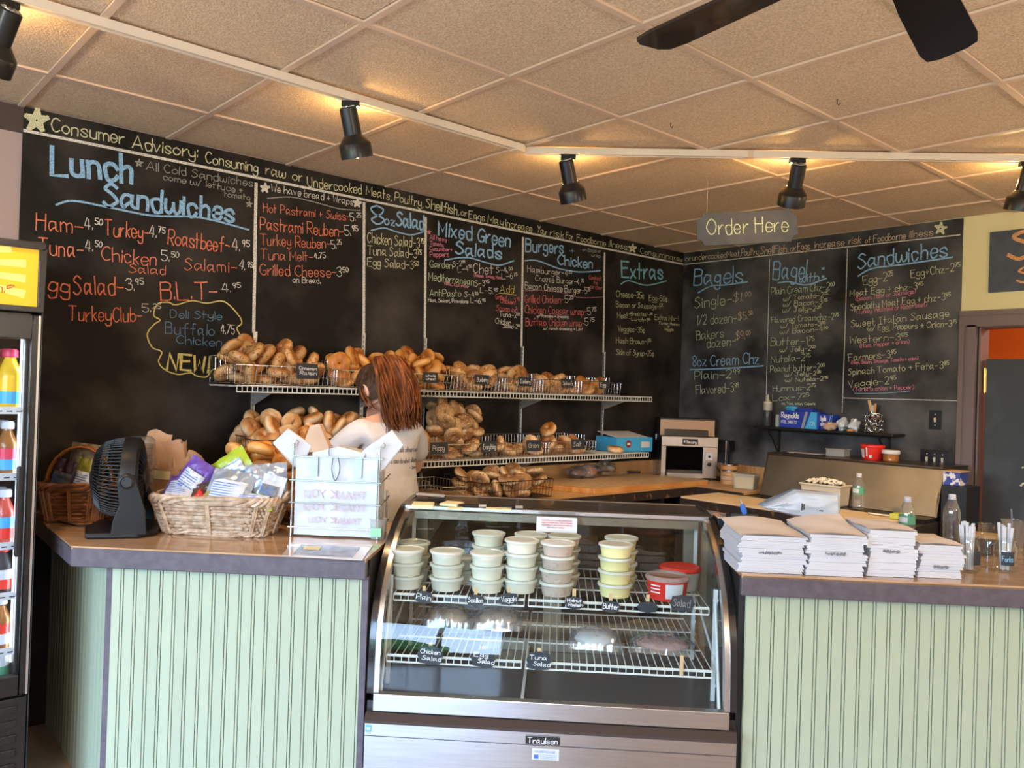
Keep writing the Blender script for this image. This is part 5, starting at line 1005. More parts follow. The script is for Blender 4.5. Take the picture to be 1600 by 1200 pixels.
o = thing('salt_shaker', 'small clear shaker half full of salt left of the blue foil box', 'shaker', onsh(1215, -.10)); MB().lathe([(.016, 0), (.018, .05), (.018, .06), (.014, .085), (0, .088)], 18).build('shaker_body', MW['tubclear'], o, smooth=40); MB().lathe([(.015, .003), (.016, .035), (0, .035)], 18).build('salt', MW['white'], o)
def foilbox(px0, px1, y, h, label, sub='721', front=True):
    xa, xb = xB(px0, 650, y), xB(px1, 650, y); w = xb-xa; o = thing('foil_sheet_box', label, 'box', ((xa+xb)/2, y, SH))
    MB().bx(-w/2, w/2, 0, .10, 0, h).build('box_body', MW['blue'], o, bevel=.0015)
    a = MB().add([(w*.06, -.0006, .001), (w*.13, -.0006, .001), (w*.13+h*.5*.5, -.0006, h-.001), (w*.06+h*.25, -.0006, h-.001)], [(0, 1, 2, 3)]).build('printed_stripe', mat('grey_print', (.3, .32, .36), .5), o)
    MB().add([(w*.16, -.0006, .001), (w*.46, -.0006, .001), (w*.46, -.0006, h-.001), (w*.16+h*.35, -.0006, h-.001)], [(0, 1, 2, 3)]).build('printed_panel', MW['lblue'], o)
    t = MB(); write(t, 'Reynolds', Vector((-w*.46, -.0008, h*.60)), Vector((1, 0, 0)), Vector((0, 0, 1)), Vector((0, -1, 0)), w*.46, h*.30, .005, jit=0, off=.0006); write(t, 'FOIL SHEETS', Vector((-w*.46, -.0008, h*.26)), Vector((1, 0, 0)), Vector((0, 0, 1)), Vector((0, -1, 0)), w*.40, h*.17, .0026, jit=0, off=.0006); write(t, sub, Vector((w*.27, -.0008, h*.22)), Vector((1, 0, 0)), Vector((0, 0, 1)), Vector((0, -1, 0)), w*.13, h*.2, .002, jit=0, off=.0012)
    t.build('printed_lettering', MW['inkw'], o); return o
foilbox(1219, 1279, -.19, .115, 'long blue foil sheet box with white lettering on the wall shelf')
foilbox(1281, 1301, -.16, .10, 'second blue foil box, partly hidden right of the long one', '72')
o = MB().bx(-.055, .055, -.04, .04, 0, .022).build('flat_box', MW['blue'], bevel=.002); o.location = onsh(1262, -.13)+Vector((0, 0, .1155)); tag(o, 'flat dark blue box lying on the long foil box', 'box')
o = MB().blob((0, 0, .017), (.045, .03, .018), 12, 8, .5, 3).build('cloth_bundle', MW['lblue'], smooth=40); o.location = onsh(1236, -.14)+Vector((0, 0, .115)); tag(o, 'crumpled light blue packet on top of the foil box', 'packet')
o = MB().blob((0, 0, .027), (.045, .035, .028), 16, 10, .45, 5).build('bread_bag', mat('tan_crumpled_bag', (.62, .42, .30), .5), smooth=50); o.location = onsh(1300, -.165)-Vector((.004, .018, 0)); tag(o, 'small crumpled tan bag in front of the second foil box', 'bag')
for px, z_, r_, sd, lb_ in ((1317, .04, (.032, .04, .042), 7, 'crumpled white plastic bag on the wall shelf, left of its twin'), (1335, .038, (.034, .04, .040), 9, 'crumpled white plastic bag beside the utensil holder')):
    o = MB().blob((0, 0, z_), r_, 16, 10, .6, sd).build('crumpled_bag', MW['bag'], smooth=25); o.location = onsh(px, -.12)-Vector((0, 0, -.001)); tag(o, lb_, 'bag')
o = MB().lathe([(.02, 0), (.022, .003), (.022, .014), (0, .016)], 16).build('small_lid', MW['cutb'], smooth=40); o.location = onsh(1330, -.18)-Vector((0, .012, 0)); tag(o, 'tiny orange-brown lid in front of the crumpled white bags', 'lid')
uh = thing('utensil_holder', 'openwork metal holder crowded with wooden and steel utensils', 'holder', onsh(1366, -.105))
m = MB()
for i in range(9):
    for j in range(4):
        a = 2*PI*(i+.5*(j % 2))/9; c = Vector((.05*math.cos(a), .05*math.sin(a), .02+.028*j)); u1 = Vector((-math.sin(a), math.cos(a), 0))
        m.tube([c+u1*.014*math.cos(k*PI/4)+Vector((0, 0, .014*math.sin(k*PI/4))) for k in range(8)], .0028, 5, closed=True)
m.build('ring_mesh', MW['chrome'], uh, smooth=50); MB().lathe([(.05, 0), (.053, .003), (.050, .006), (0, .004)], 24).tube([(.05*math.cos(2*PI*k/20), .05*math.sin(2*PI*k/20), .122) for k in range(20)], .003, 6, closed=True).build('rim', MW['chrome'], uh, smooth=50)
MB().lathe([(.044, .006), (.044, .10)], 20, cap=False).build('liner', MW['ink'], uh)
for k, (a, l, m_, r_, lb_) in enumerate([(2.6, .20, 'stick', .010, 'pale wooden handle leaning left out of the utensil holder'), (1.9, .165, 'white', .005, 'white spoon handle in the utensil holder'), (1.5, .175, 'cutb', .008, 'dark brown handle in the middle of the utensil holder'), (.6, .17, 'black', .007, 'black handle leaning right in the utensil holder'), (.2, .175, 'darkwire', .006, 'dark whisk-like handle at the right of the utensil holder'), (3.6, .13, 'chrome', .005, 'short steel handle in the utensil holder')]):
    b = uh.location+Vector((-.016*math.cos(a), -.012*math.sin(a), .012)); d_ = Vector((math.cos(a)*.32, math.sin(a)*.1, 1)).normalized()
    o = MB().tube([(0, 0, 0), d_*l*.62, d_*l*.66, d_*l], [r_*.4, r_*.4, r_, r_*1.05], 8).build('kitchen_utensil', MW[m_], smooth=40); o.location = b; tag(o, lb_, 'utensil')
# switches
def switch(px, py, n, label):
    p = onplane(px, py, (0, 1, 0), -.01); t = thing('light_switch', label, 'switch', p); w = .0375+.024*(n-1)
    MB().bx(-w, w, -.007, -.002, -.059, .059).build('cover_plate', MW['black'], t, bevel=.002)
    for k in range(n):
        x = (k-(n-1)/2)*.046; MB().box((x, -.010, .0), (.010, .014, .026), (.3, 0, 0)).build('toggle', MW['cream'], t); MB().bx(x-.003, x+.003, -.0085, -.006, .03, .036).bx(x-.003, x+.003, -.0085, -.006, -.036, -.03).build('plate_screw', MW['cream'], t)
switch(1462, 656, 1, 'single black light switch plate by the doorway'); switch(1461, 718, 3, 'black switch plate with three pale toggles above the prep table')
# blue wrapped roll box at the end
q = atY(1487, 745, -.25); o = thing('snack_box', 'blue and white printed box on a ledge by the door trim', 'box', (2.225, -.40, 1.066)); MB().bx(-.045, .045, -.06, .06, 0, .075).build('box_body', mat('blue_white_print', (.04, .07, .35), .5, col2=(.8, .8, .85), scale=28, mix=(.5, .56)), o, bevel=.003); MB().bx(-.05, .05, -.065, .07, .075, .08).build('lid', MW['kraft'], o)
o = MB().bx(2.19, 2.32, -.50, -.30, .0, 1.065).build('side_cabinet', MW['blackp']); tag(o, 'dark narrow cabinet between the prep table and the door trim', 'cabinet')
# ------------------------------------------------------------------ drinks cooler at the left
FX = .75; FY1 = -4.685; FY0 = -5.42
def fz(px, py, x=FX): return onplane(px, py, (1, 0, 0), x)
fg = thing('drinks_cooler', 'tall black glass-door drinks cooler with a lit yellow sign at the left edge', 'cooler', (FX, (FY0+FY1)/2, 0))
hy = (FY1-FY0)/2; my = (FY0+FY1)/2
zs0, zs1 = fz(70, 481).z, fz(69, 391).z; zd = zs0-.03
MB().bx(-.70, -.04, hy-.045, hy, .05, 1.99).bx(-.70, -.04, -hy, -hy+.045, .05, 1.99).bx(-.70, -.66, -hy, hy, .05, 1.99).bx(-.70, -.04, -hy, hy, 1.70, 1.99).bx(-.70, -.04, -hy, hy, .05, .42).build('cabinet', MW['blackp'], fg, bevel=.004)
sgn_ = MB().bx(-.04, .012, -hy, hy, zs0-.02, zs0).bx(-.04, .012, -hy, hy, zs1, zs1+.022).bx(-.04, .012, hy-.022, hy, zs0, zs1).bx(-.04, .012, -hy, -hy+.022, zs0, zs1).build('sign_frame', MW['black'], fg, bevel=.003)
pn = MB().bx(-.03, .002, -hy+.02, hy-.02, zs0, zs1).build('lit_panel', MW['litsign'], fg)
ry = MB(); cy0 = -.12; cz0 = (zs0+zs1)/2+.02
for k in range(22):
    a = -1.3+k*2.6/21; l = .9; w0 = .035
    p0 = Vector((.003, cy0+.12*math.cos(a), cz0+.12*math.sin(a))); pts = []
    ymax = hy-.025; zmx = zs1-.004; zmn = zs0+.004; t = 9
    c_, s_ = math.cos(a), math.sin(a)
    if c_ > 0: t = min(t, (ymax-p0.y)/c_)
    if s_ > 0: t = min(t, (zmx-p0.z)/s_)
    if s_ < 0: t = min(t, (zmn-p0.z)/s_)
    if t > .02:
        t *= .9; e = p0+Vector((0, c_, s_))*t; q = Vector((0, -s_, c_))*t*.045
        ry.add([p0, e-q, e+q], [(0, 1, 2)])
ry.build('printed_rays', MW['litray'], pn)
te = fz(19, 458); t_ = MB(); ww = .20; write(t_, 'on earth.®', Vector((.0025, te.y-my-ww, te.z)), Vector((0, 1, 0)), Vector((0, 0, 1)), Vector((1, 0, 0)), ww, .030, .004, jit=0, off=.0015); t_.build('printed_lettering', mat('brown_print', (.35, .10, .02), .6), pn)
# door
yd = fz(56, 700).y-my; yg = fz(40, 800).y-my; zg1 = fz(38, 530).z; zg0 = .47
dm = MB().bx(-.035, .0, yg, yd, .40, zd).bx(-.035, 0, -hy+.02, -hy+.08, .40, zd).bx(-.035, 0, -hy+.08, yg, zg1, zd).bx(-.035, 0, -hy+.08, yg, .40, zg0)
dm.build('door_frame', MW['black'], fg, bevel=.004, label='black door frame')
MB().bx(-.002, .003, yd-.006, yd+.001, .40, zd).build('door_edge_strip', MW['alu'], fg)
MB().bx(-.020, -.016, -hy+.08, yg, zg0, zg1).build('door_glass', MW['dglass'], fg)
MB().bx(-.03, -.0, yd+.004, hy, .05, zd+.01).build('side_post', MW['blackp'], fg, bevel=.003)
h0, h1 = fz(28, 868).z, fz(28, 728).z; yh = fz(29, 800).y-my
MB().bx(.0, .028, yh-.012, yh+.006, h0, h1).build('door_handle', MW['black'], fg, bevel=.004)
gv = MB().bx(-.03, 0, -hy, yd, .05, .39)
for k in range(6): gv.bx(0, .006, -hy+.03, yd-.03, .09+k*.05, .115+k*.05)
gv.build('kick_grille', MW['black'], fg, bevel=.002)
zsh = [fz(20, y, .66).z for y in (640, 742, 848, 925, 1010)]
for z in zsh:
    s_ = MB().bx(-.62, -.045, -hy+.05, hy-.05, z-.004, z); s_.build('shelf', MW['alu'], fg); st = MB().bx(-.045, -.040, -hy+.05, hy-.05, z-.014, z+.012).build('price_strip', MW['label'], fg)
    t_ = MB(); 
    for k in range(22): t_.bx(-.0402, -.0394, -hy+.07+k*.03, -hy+.088+k*.03, z-.006, z-.002)
    t_.build('printed_lettering', MW['ink'], st)
MB().bx(-.075, -.065, hy-.052, hy-.047, .5, 1.66).build('inner_lamp', mat('cooler_lamp', (1, 1, 1), .4, emit=(.85, .93, 1), es=2.5), fg)
def drink(kind, y, z, x, label):
    o = thing('drink_bottle', label, 'bottle', (x, y, z+.0005), 0, 'bottles behind the cooler door')
    if kind == 0: h, r, m, c, l1, l2 = .215, .042, 'yel', 'pinkc', 'lblue', 'yel'
    elif kind == 1: h, r, m, c, l1, l2 = .19, .034, 'tea', 'white', 'lblue', 'pinkc'
    elif kind == 2: h, r, m, c, l1, l2 = .19, .034, 'juice', 'white', 'red', 'lblue'
    elif kind == 3: h, r, m, c, l1, l2 = .17, .030, 'ink', 'red', 'red', 'label'
    elif kind == 4: h, r, m, c, l1, l2 = .18, .032, 'tea', 'white', 'label', 'red'
    else: h, r, m, c, l1, l2 = .19, .032, 'water', 'label', 'greenl', 'label'
    MB().lathe([(r*.9, 0), (r, .005), (r, h*.52), (r*.97, h*.60), (r*.55, h*.78), (r*.45, h*.84), (r*.45, h*.88)], 18).build('bottle_body', MW[m], o, smooth=40)
    MB().lathe([(r*.6, h*.86), (r*.62, h*.87), (r*.62, h*.97), (r*.5, h), (0, h)], 16).build('cap', MW[c], o, smooth=40)
    MB().lathe([(r*1.01, h*.10), (r*1.015, h*.30)], 18, cap=False).build('label_band', MW[l1], o); MB().lathe([(r*1.012, h*.30), (r*1.012, h*.5)], 18, cap=False).build('label_band', MW[l2], o)
    return o
rown = ['fourth shelf', 'third shelf', 'second shelf']
names = ['yellow juice bottle with a pink cap on the top cooler shelf', 'amber drink bottle with a blue label on the second cooler shelf', 'red drink bottle with a bright label on the third cooler shelf', 'dark cola bottle with a red cap on the fourth cooler shelf', 'dark tea bottle with a white label on the fifth cooler shelf', 'clear water bottle with a green label on the bottom of the cooler']
ydone = {}
for r_, z in enumerate(zsh+[.43]):
    kd = [0, 1, 2, 3, 4, 5][r_]; step = .088 if kd == 0 else .072
    for k in range(4):
        for d_ in range(2):
            y = yg+my-.045-k*step; x = FX-.10-d_*.09
            if kd in ydone:
                o = copytree(ydone[kd]); o.location = (x, y, z+.0005)
            else: o = drink(kd, y, z, x, names[kd]); ydone[kd] = o
            o.rotation_euler = (0, 0, k*.7+d_)
ld = bpy.data.lights.new('cooler_light', 'AREA'); ld.shape = 'RECTANGLE'; ld.size = .02; ld.size_y = 1.1; ld.energy = 1.2; ld.color = (.8, .9, 1); lo = bpy.data.objects.new('cooler_light', ld); COL.objects.link(lo); lo.location = (FX-.06, FY1-.062, 1.08); lo.rotation_euler = (PI/2, 0, 0)

# ------------------------------------------------------------------ goods on the left counter
def LC(px, py, z=CT): return S2L(onplane(px, py, (0, 0, 1), z))
def wicker(name, label, a, b, ta, tb, h, m, loc, rz, weave=True, staves=None):
    """basket: bottom half sizes a,b flaring to ta,tb; stakes and rows of weave as tubes"""
    t = thing(name, label, 'basket', loc, rz)
    def rect(hx, hy, z, n=10, r=.25):
        pts = []
        for k in range(4*n):
            th = 2*PI*k/(4*n); c, s = math.cos(th), math.sin(th); e = .36
            pts.append(Vector((hx*math.copysign(abs(c)**e, c), hy*math.copysign(abs(s)**e, s), z)))
        return pts
    n = 18; R = random.Random(3)
    w = MB(); rows = int(h/.0130)
    for j in range(rows):
        f = j/(rows-1); base = rect(lerp(a, ta, f), lerp(b, tb, f), .006+f*(h-.02), n)
        pts = []
        for k, p in enumerate(base):
            q = base[(k+1) % len(base)]
            for e in (0, .5):
                v = p.lerp(q, e); nrm = Vector((v.x/(ta**2), v.y/(tb**2), 0)).normalized(); ph = math.sin(PI*(2*k+e*2)/1.0*.5+PI*(j % 2)+(2*k+e*2)*PI*.5*0)
                off = .0060*math.sin((2*k+2*e)*PI/2+PI*j); pts.append(v+nrm*off+Vector((0, 0, R.uniform(-.001, .001))))
        w.tube(pts, .0064, 4, closed=True)
    w.build('woven_side', m[0], t, smooth=60, kind='stuff')
    bt = rect(a, b, .004, n); tp_ = rect(ta, tb, h-.012, n)
    for k in range(0, len(bt), staves or 6):
        s = MB()
        for e in (-.0035, .0035):
            p, q = bt[k], tp_[k]; nrm = Vector((q.x/(ta**2), q.y/(tb**2), 0)).normalized(); tn = Vector((-nrm.y, nrm.x, 0))*e
            s.tube([p+nrm*.009+tn, q+nrm*.009+tn], .0045, 5)
        s.build('stake', m[1], t, smooth=60)
    r = MB(); base = rect(ta+.004, tb+.004, h, 26)
    for ph in (0, 2.1, 4.2):
        pts = []
        for k, p in enumerate(base):
            nrm = Vector((p.x/(ta**2), p.y/(tb**2), 0)).normalized(); A_ = k*.55+ph; pts.append(p+nrm*.010*math.cos(A_)+Vector((0, 0, .011*math.sin(A_))))
        r.tube(pts, .0085, 5, closed=True)
    r.build('braided_rim', m[1], t, smooth=60)
    r = MB()
    for ph in (0, 3.1):
        pts = []; base2 = rect(a+.004, b+.004, .010, 26)
        for k, p in enumerate(base2):
            nrm = Vector((p.x/(ta**2), p.y/(tb**2), 0)).normalized(); A_ = k*.5+ph; pts.append(p+nrm*.005*math.cos(A_)+Vector((0, 0, .006*math.sin(A_))))
        r.tube(pts, .006, 5, closed=True)
    pts = rect(lerp(a, ta, .5)+.008, lerp(b, tb, .5)+.008, h*.5, 20); r.tube(pts, .004, 5, closed=True)
    r.build('braided_band', m[1], t, smooth=60); MB().prism([(p.x, p.y) for p in rect(a-.002, b-.002, 0, 8)], .002, .008, I3).build('base', m[0], t)
    return t
wb_ = wicker('wicker_basket', 'pale oblong wicker basket full of snack packets on the left counter', .195, .095, .235, .125, .135, (MW['wick'], MW['wick']), L(-2.245, -3.525, CT+.001), R45-.02)
MB().tube([(.235+.012, -.03, .135), (.235+.03, -.02, .165), (.235+.03, .02, .165), (.235+.012, .03, .135)], .006, 6).build('side_handle', MW['wick'], wb_, smooth=50)
def packet(w, h, d_, m, loc, rot, label, lm=None, seed=0, band=True, group=None, txt=None):
    t = bpy.data.objects.new('snack_packet', None); COL.objects.link(t); t.location = loc; t.rotation_euler = rot; t.empty_display_size = .03; tag(t, label, 'packet', group)
    f = MB()
    for side in (-1, 1):
        def fn(u, v, side=side):
            x = (u-.5)*w; z = (v-.5)*h; e = max(0, (1-abs(2*u-1)**3))*max(0, (1-abs(2*v-1)**2.2)); k = (noise.noise(Vector((u*4, v*4, seed+side)))*.022+noise.noise(Vector((u*11, v*9, seed+side*3)))*.010)*e**.5
            fl = .004*math.sin(u*22)*max(0, abs(2*v-1)-.8)*5
            return (x*(1-.05*e), side*(d_*.5*e+k*.6)+fl+side*.0004, z)
        f.sheet(22, 22, fn)
    f.build('wrapper', m, t, smooth=40)
    if lm:
        l = MB()
        def fn2(u, v):
            u2, v2 = .12+u*.76, .18+v*.5; x = (u2-.5)*w; z = (v2-.5)*h; e = max(0, (1-abs(2*u2-1)**3))*max(0, (1-abs(2*v2-1)**2.2)); k = (noise.noise(Vector((u2*4, v2*4, seed-1)))*.022+noise.noise(Vector((u2*11, v2*9, seed-3)))*.010)*e**.5; return (x*(1-.05*e), -(d_*.5*e-k*.6*0)-.0035+k*.6*1.0*0-abs(k)*.6, z)
        l.sheet(16, 16, fn2).build('printed_patch', lm, t, smooth=70)
        q = MB(); R = random.Random(seed)
        for k in range(7):
            zz = -h*.28+k*h*.06; q.add([(-w*.33, -(d_*.5+.009), zz), (w*R.uniform(-.1, .3), -(d_*.5+.009), zz), (w*.2, -(d_*.5+.009), zz+h*.018), (-w*.33, -(d_*.5+.009), zz+h*.018)], [(0, 1, 2, 3)])
        q.build('printed_lettering', MW['inkb'], t)
    return t
b0 = Vector(wb_.location)
def BK_(x, y, z): return b0+FV*x+GV*y+Vector((0, 0, z))
gp = 'snack packets in the pale wicker basket'
packet(.13, .15, .05, MW['purple'], BK_(-.150, -.025, .155), (-.9, .1, R45+.1), 'violet and white packet at the left end of the wicker basket', MW['label'], 1, group=gp)
packet(.11, .16, .04, MW['purple'], BK_(-.115, -.01, .20), (-.25, .55, R45), 'upright blue-violet packet with white print behind the left one', MW['label'], 2, group=gp)
packet(.20, .13, .04, MW['green'], BK_(.005, .04, .225), (-.15, -.62, R45), 'lime green packet sticking up slantwise from the wicker basket', MW['silver'], 3, group=gp)
packet(.17, .17, .05, MW['silver'], BK_(.045, -.045, .165), (-.55, .12, R45), 'silver packet with blue print in the middle of the wicker basket', MW['label'], 4, group=gp)
packet(.16, .13, .05, MW['silver'], BK_(.165, .015, .205), (-.35, -.1, R45+.2), 'crinkled silver packet at the right of the wicker basket', None, 5, group=gp)
packet(.10, .13, .04, MW['label'], BK_(.20, -.03, .165), (-.3, .15, R45-.2), 'whitish packet with dark print at the right rim of the wicker basket', MW['inkg'], 8, group=gp)
packet(.16, .09, .04, MW['green'], BK_(.155, -.075, .130), (-1.0, .0, R45), 'lime green packet lying flat at the right front of the wicker basket', MW['label'], 6, group=gp)
packet(.14, .12, .05, MW['brownp'], BK_(.11, .035, .19), (-.3, .4, R45), 'dark brown packet between the silver packets', None, 7, group=gp)
packet(.12, .10, .04, MW['brownp'], BK_(-.075, -.03, .145), (-.4, -.2, R45), 'dark packet low beside the violet one', None, 9, group=gp)
packet(.09, .08, .035, MW['red'], BK_(-.045, -.05, .135), (-.9, .2, R45), 'small red packet in the left half of the wicker basket', None, 10, group=gp)
packet(.12, .09, .035, mat('teal_packet', (.10, .30, .36), .35), BK_(-.055, .05, .19), (-.4, -.5, R45), 'teal packet behind the violet ones', None, 11, group=gp)
packet(.10, .09, .035, mat('olive_packet', (.40, .30, .06), .4), BK_(-.01, -.06, .138), (-.9, 0, R45), 'mustard packet next to the red one', None, 12, group=gp)
# rolls behind in a low basket
rb = basket(-.16, .16, 0, -.10, .10, .06, .075, 'low wire basket of golden rolls behind the wicker basket', 'darkwire')
rb.location = L(-2.19, -3.245, CT+.004); rb.rotation_euler = (0, 0, R45-PI/2)
bagelheap('gold', -.15, .16, -.09, .09, CT+.012, 26, 91, 'glossy golden roll heaped behind the wicker basket', 'golden rolls on the left counter', (0.0, 0.0, .3), .5, 1.02, zmax=1.125, org=lambda v: L(-2.19+v.x, -3.24+v.y, v.z), name='bread_roll')
# dark basket with hoop handle and packets
q = (-2.905, -3.375); db = wicker('handled_basket', 'dark brown stick basket with an orange hoop handle by the wall', .10, .09, .125, .11, .14, (MW['wickd'], MW['wickd']), L(q[0], q[1], CT+.001), R45+.2, staves=3)
m = MB()
for o_ in (-.010, 0, .010): m.tube([(-.13*math.cos(PI*k/12), o_, .13+.165*math.sin(PI*k/12)) for k in range(13)], .0055, 6)
m.build('hoop_handle', MW['cane'], db, smooth=60)
bq = Vector(db.location); gq = 'snack packets in the dark handled basket'
packet(.15, .20, .05, mat('tan_print_packet', (.42, .34, .22), .35, col2=(.15, .12, .10), scale=40), bq+FV*.015+GV*.02+Vector((0, 0, .205)), (-.1, .1, R45+.15), 'tan and black packet standing at the back of the handled basket', None, 21, group=gq)
packet(.10, .16, .04, mat('dark_violet_packet', (.07, .035, .07), .35), bq-FV*.04-GV*.05+Vector((0, 0, .165)), (-.1, .25, R45), 'dark violet packet with a white stripe in the handled basket', MW['inkg'], 22, group=gq)
packet(.10, .16, .04, mat('olive_print_packet', (.32, .30, .04), .35), bq+FV*.055-GV*.05+Vector((0, 0, .17)), (-.1, .2, R45), 'olive green packet at the right of the handled basket', MW['inkw'], 23, group=gq)
# desk fan seen from the side
fc = LC(178, 834); tf_ = thing('desk_fan', 'black round desk fan on the left counter, seen from its side', 'fan', L(-2.585, -3.60, CT+.001), R45)
AX = Matrix.Rotation(math.radians(22), 4, 'Z')       # fan axis along -x (faces left), turned a little to the camera
ZC = .205; RF = .150
def fr_(mb): mb.X = AX @ Matrix.Translation((0, 0, ZC)) @ Matrix.Rotation(-PI/2, 4, 'Y') @ Matrix.Rotation(.0, 4, 'X'); return mb
m = fr_(MB()); m.lathe([(RF-.006, .010), (RF+.002, .010), (RF+.004, .0), (RF+.002, -.040), (RF-.012, -.050), (RF-.02, -.03)], 40, cap=False); m.build('shroud_ring', MW['fan'], tf_, smooth=40)
m = fr_(MB())
for k in range(64):
    a = 2*PI*k/64; sw = .5
    P = [Vector((r*math.cos(a+sw*(1-r/RF)), r*math.sin(a+sw*(1-r/RF)), z)) for r, z in ((RF, .008), (RF-.006, .045), (RF-.018, .080), (RF-.045, .105), (RF-.08, .115), (.028, .118))]; m.tube(P, .0026, 4)
m.build('front_louvre', MW['fan'], tf_, kind='stuff')
m = fr_(MB())
for z, r in ((.045, RF-.006), (.080, RF-.018), (.105, RF-.045)): m.tube([(r*math.cos(2*PI*k/36), r*math.sin(2*PI*k/36), z) for k in range(36)], .0022, 4, closed=True)
m.lathe([(.030, .112), (.030, .124), (.024, .128), (0, .128)], 20); m.build('front_hub', MW['fan'], tf_, smooth=40)
m = fr_(MB())
for k in range(36):
    a = 2*PI*k/36; P = [Vector((r*math.cos(a), r*math.sin(a), z)) for r, z in ((RF-.004, -.040), (RF-.02, -.05), (RF-.055, -.058), (.055, -.06))]; m.tube(P, .0024, 4)
m.lathe([(.06, -.055), (.058, -.068), (.03, -.075), (0, -.075)], 24); m.build('rear_grille', MW['fan'], tf_, smooth=40)
m = fr_(MB())
for k in range(3):
    a0 = 2*PI*k/3
    m.sheet(6, 6, lambda u, v: ((.03+.10*v)*math.cos(a0+u*1.5), (.03+.10*v)*math.sin(a0+u*1.5), -.02+.045*u))
m.lathe([(.035, -.03), (.035, .03), (0, .035)], 16); m.build('blades', MW['blackp'], tf_, smooth=40)
for sg_ in (-1, 1):
    m = MB(); m.X = AX; y0_ = sg_*(RF+.008)
    m.prism([(-.045, .012), (.075, .012), (.068, .10), (.035, .205), (.026, .228), (.0, .238), (-.022, .226), (-.030, .200), (-.020, .12), (-.040, .06)], y0_-.006*1, y0_+.006, lambda u, v, w: (u+.012, w, v)); m.build('support_arm', MW['fan'], tf_, bevel=.003)
    m = MB(); m.X = AX @ Matrix.Translation((.014, y0_+sg_*.006, ZC)) @ Matrix.Rotation(-sg_*PI/2, 4, 'X'); m.lathe([(.026, 0), (.026, .006), (.020, .010), (.018, .004), (0, .004)], 20); m.build('pivot_knob', MW['blackp'], tf_, smooth=35)
m = MB(); m.X = AX; m.prism([(-.115, -RF-.01), (.06, -RF-.016), (.12, -.10), (.12, .10), (.06, RF+.016), (-.115, RF+.01), (-.14, 0)], 0, .022, I3); m.build('base', MW['fan'], tf_, bevel=.007)
MB().tube([L(-2.70, -3.45, CT+.005)-Vector(tf_.location)*0 for _ in range(1)]+[], .004).v if False else None
cdm = MB().tube([L(-2.72, -3.50, CT+.005), L(-2.80, -3.56, CT+.005), L(-2.90, -3.50, CT+.005), L(-3.02, -3.40, CT+.005)], .0035, 6).build('power_cord', MW['blackp']); tag(cdm, 'thin black power cord lying on the left end of the counter', 'cord')
# clear sleeve of cups and kraft bag
def crumpled_bag(name, label, w, h, d_, loc, rz, m, seed, top=.6, amp=.02):
    t = thing(name, label, 'bag', loc, rz); b = MB(); n = 40; L_ = 12; vs = []
    for j in range(L_+1):
        v = j/L_; ww = w/2*lerp(1, top, v**2); dd_ = d_/2*lerp(1, .35, v)
        for i in range(n):
            th = 2*PI*i/n; c, s = math.cos(th), math.sin(th); x = ww*math.copysign(abs(c)**.35, c); y = dd_*math.copysign(abs(s)**.35, s); k = noise.noise(Vector((x*14, y*14+seed, v*6)))*amp*(.3+v)
            zz = v*h*(1+(.10*noise.noise(Vector((c*2, s*2, seed))) if j == L_ else 0)); vs.append((x+k*c, y+k*s*1.2+k*.5, zz))
    b.add(vs, [(j*n+i, j*n+(i+1) % n, (j+1)*n+(i+1) % n, (j+1)*n+i) for j in range(L_) for i in range(n)]+[tuple(range(n))[::-1]]); o = b.build('bag_body', m, t, smooth=35); return t
kb_ = crumpled_bag('paper_bag', 'tall crumpled brown paper bag standing behind the desk fan', .26, .315, .15, L(-2.635, -3.20, CT+.001), R45+.1, MW['kraft'], 3, .62, .012)
kf = MB()
for (x0, x1, z0, z1, y) in ((-.085, .03, .20, .355, -.052), (.03, .075, .20, .315, -.045)): kf.sheet(6, 8, lambda u, v: (lerp(x0, x1, u)*(1-.1*v), y+.05*v*v+.004*math.sin(u*9), lerp(z0, z1, v)+.012*math.sin(u*5)))
kf.build('upper_fold', MW['kraft'], kb_, smooth=30); MB().blob((.115, 0, .20), (.055, .05, .07), 14, 10, .5, 6).build('scrunched_corner', MW['kraft'], kb_, smooth=30); MB().add([(-.03, -.081, .165), (.05, -.079, .16), (.052, -.077, .195), (-.027, -.079, .20)], [(0, 1, 2, 3)]).build('yellow_sticker', MW['postit'], kb_)
t_ = MB(); write(t_, 'THANK', Vector((-.05, -.086, .085)), Vector((1, .03, 0)), Vector((0, 0, 1)), Vector((0, -1, 0)), .12, .03, .0035); write(t_, 'YOU', Vector((-.02, -.086, .045)), Vector((1, .03, 0)), Vector((0, 0, 1)), Vector((0, -1, 0)), .07, .03, .0035); t_.build('printed_lettering', mat('rust_print', (.55, .24, .12), .7), kb_)
cs = thing('cup_sleeve', 'clear sleeve of stacked lids standing between the desk fan and the paper bag', 'sleeve', L(-2.66, -3.365, CT+.001), R45)
for k in range(11): MB().lathe([(.045, .014+k*.028), (.050, .020+k*.028), (.048, .034+k*.028)], 20).build('cup_lid', mat('brownish_lids', (.30, .22, .18), .3), cs, smooth=40)
MB().lathe([(.054, 0), (.056, .005), (.056, .33), (.04, .345)], 22).build('clear_tube', MW['film'], cs, smooth=40)
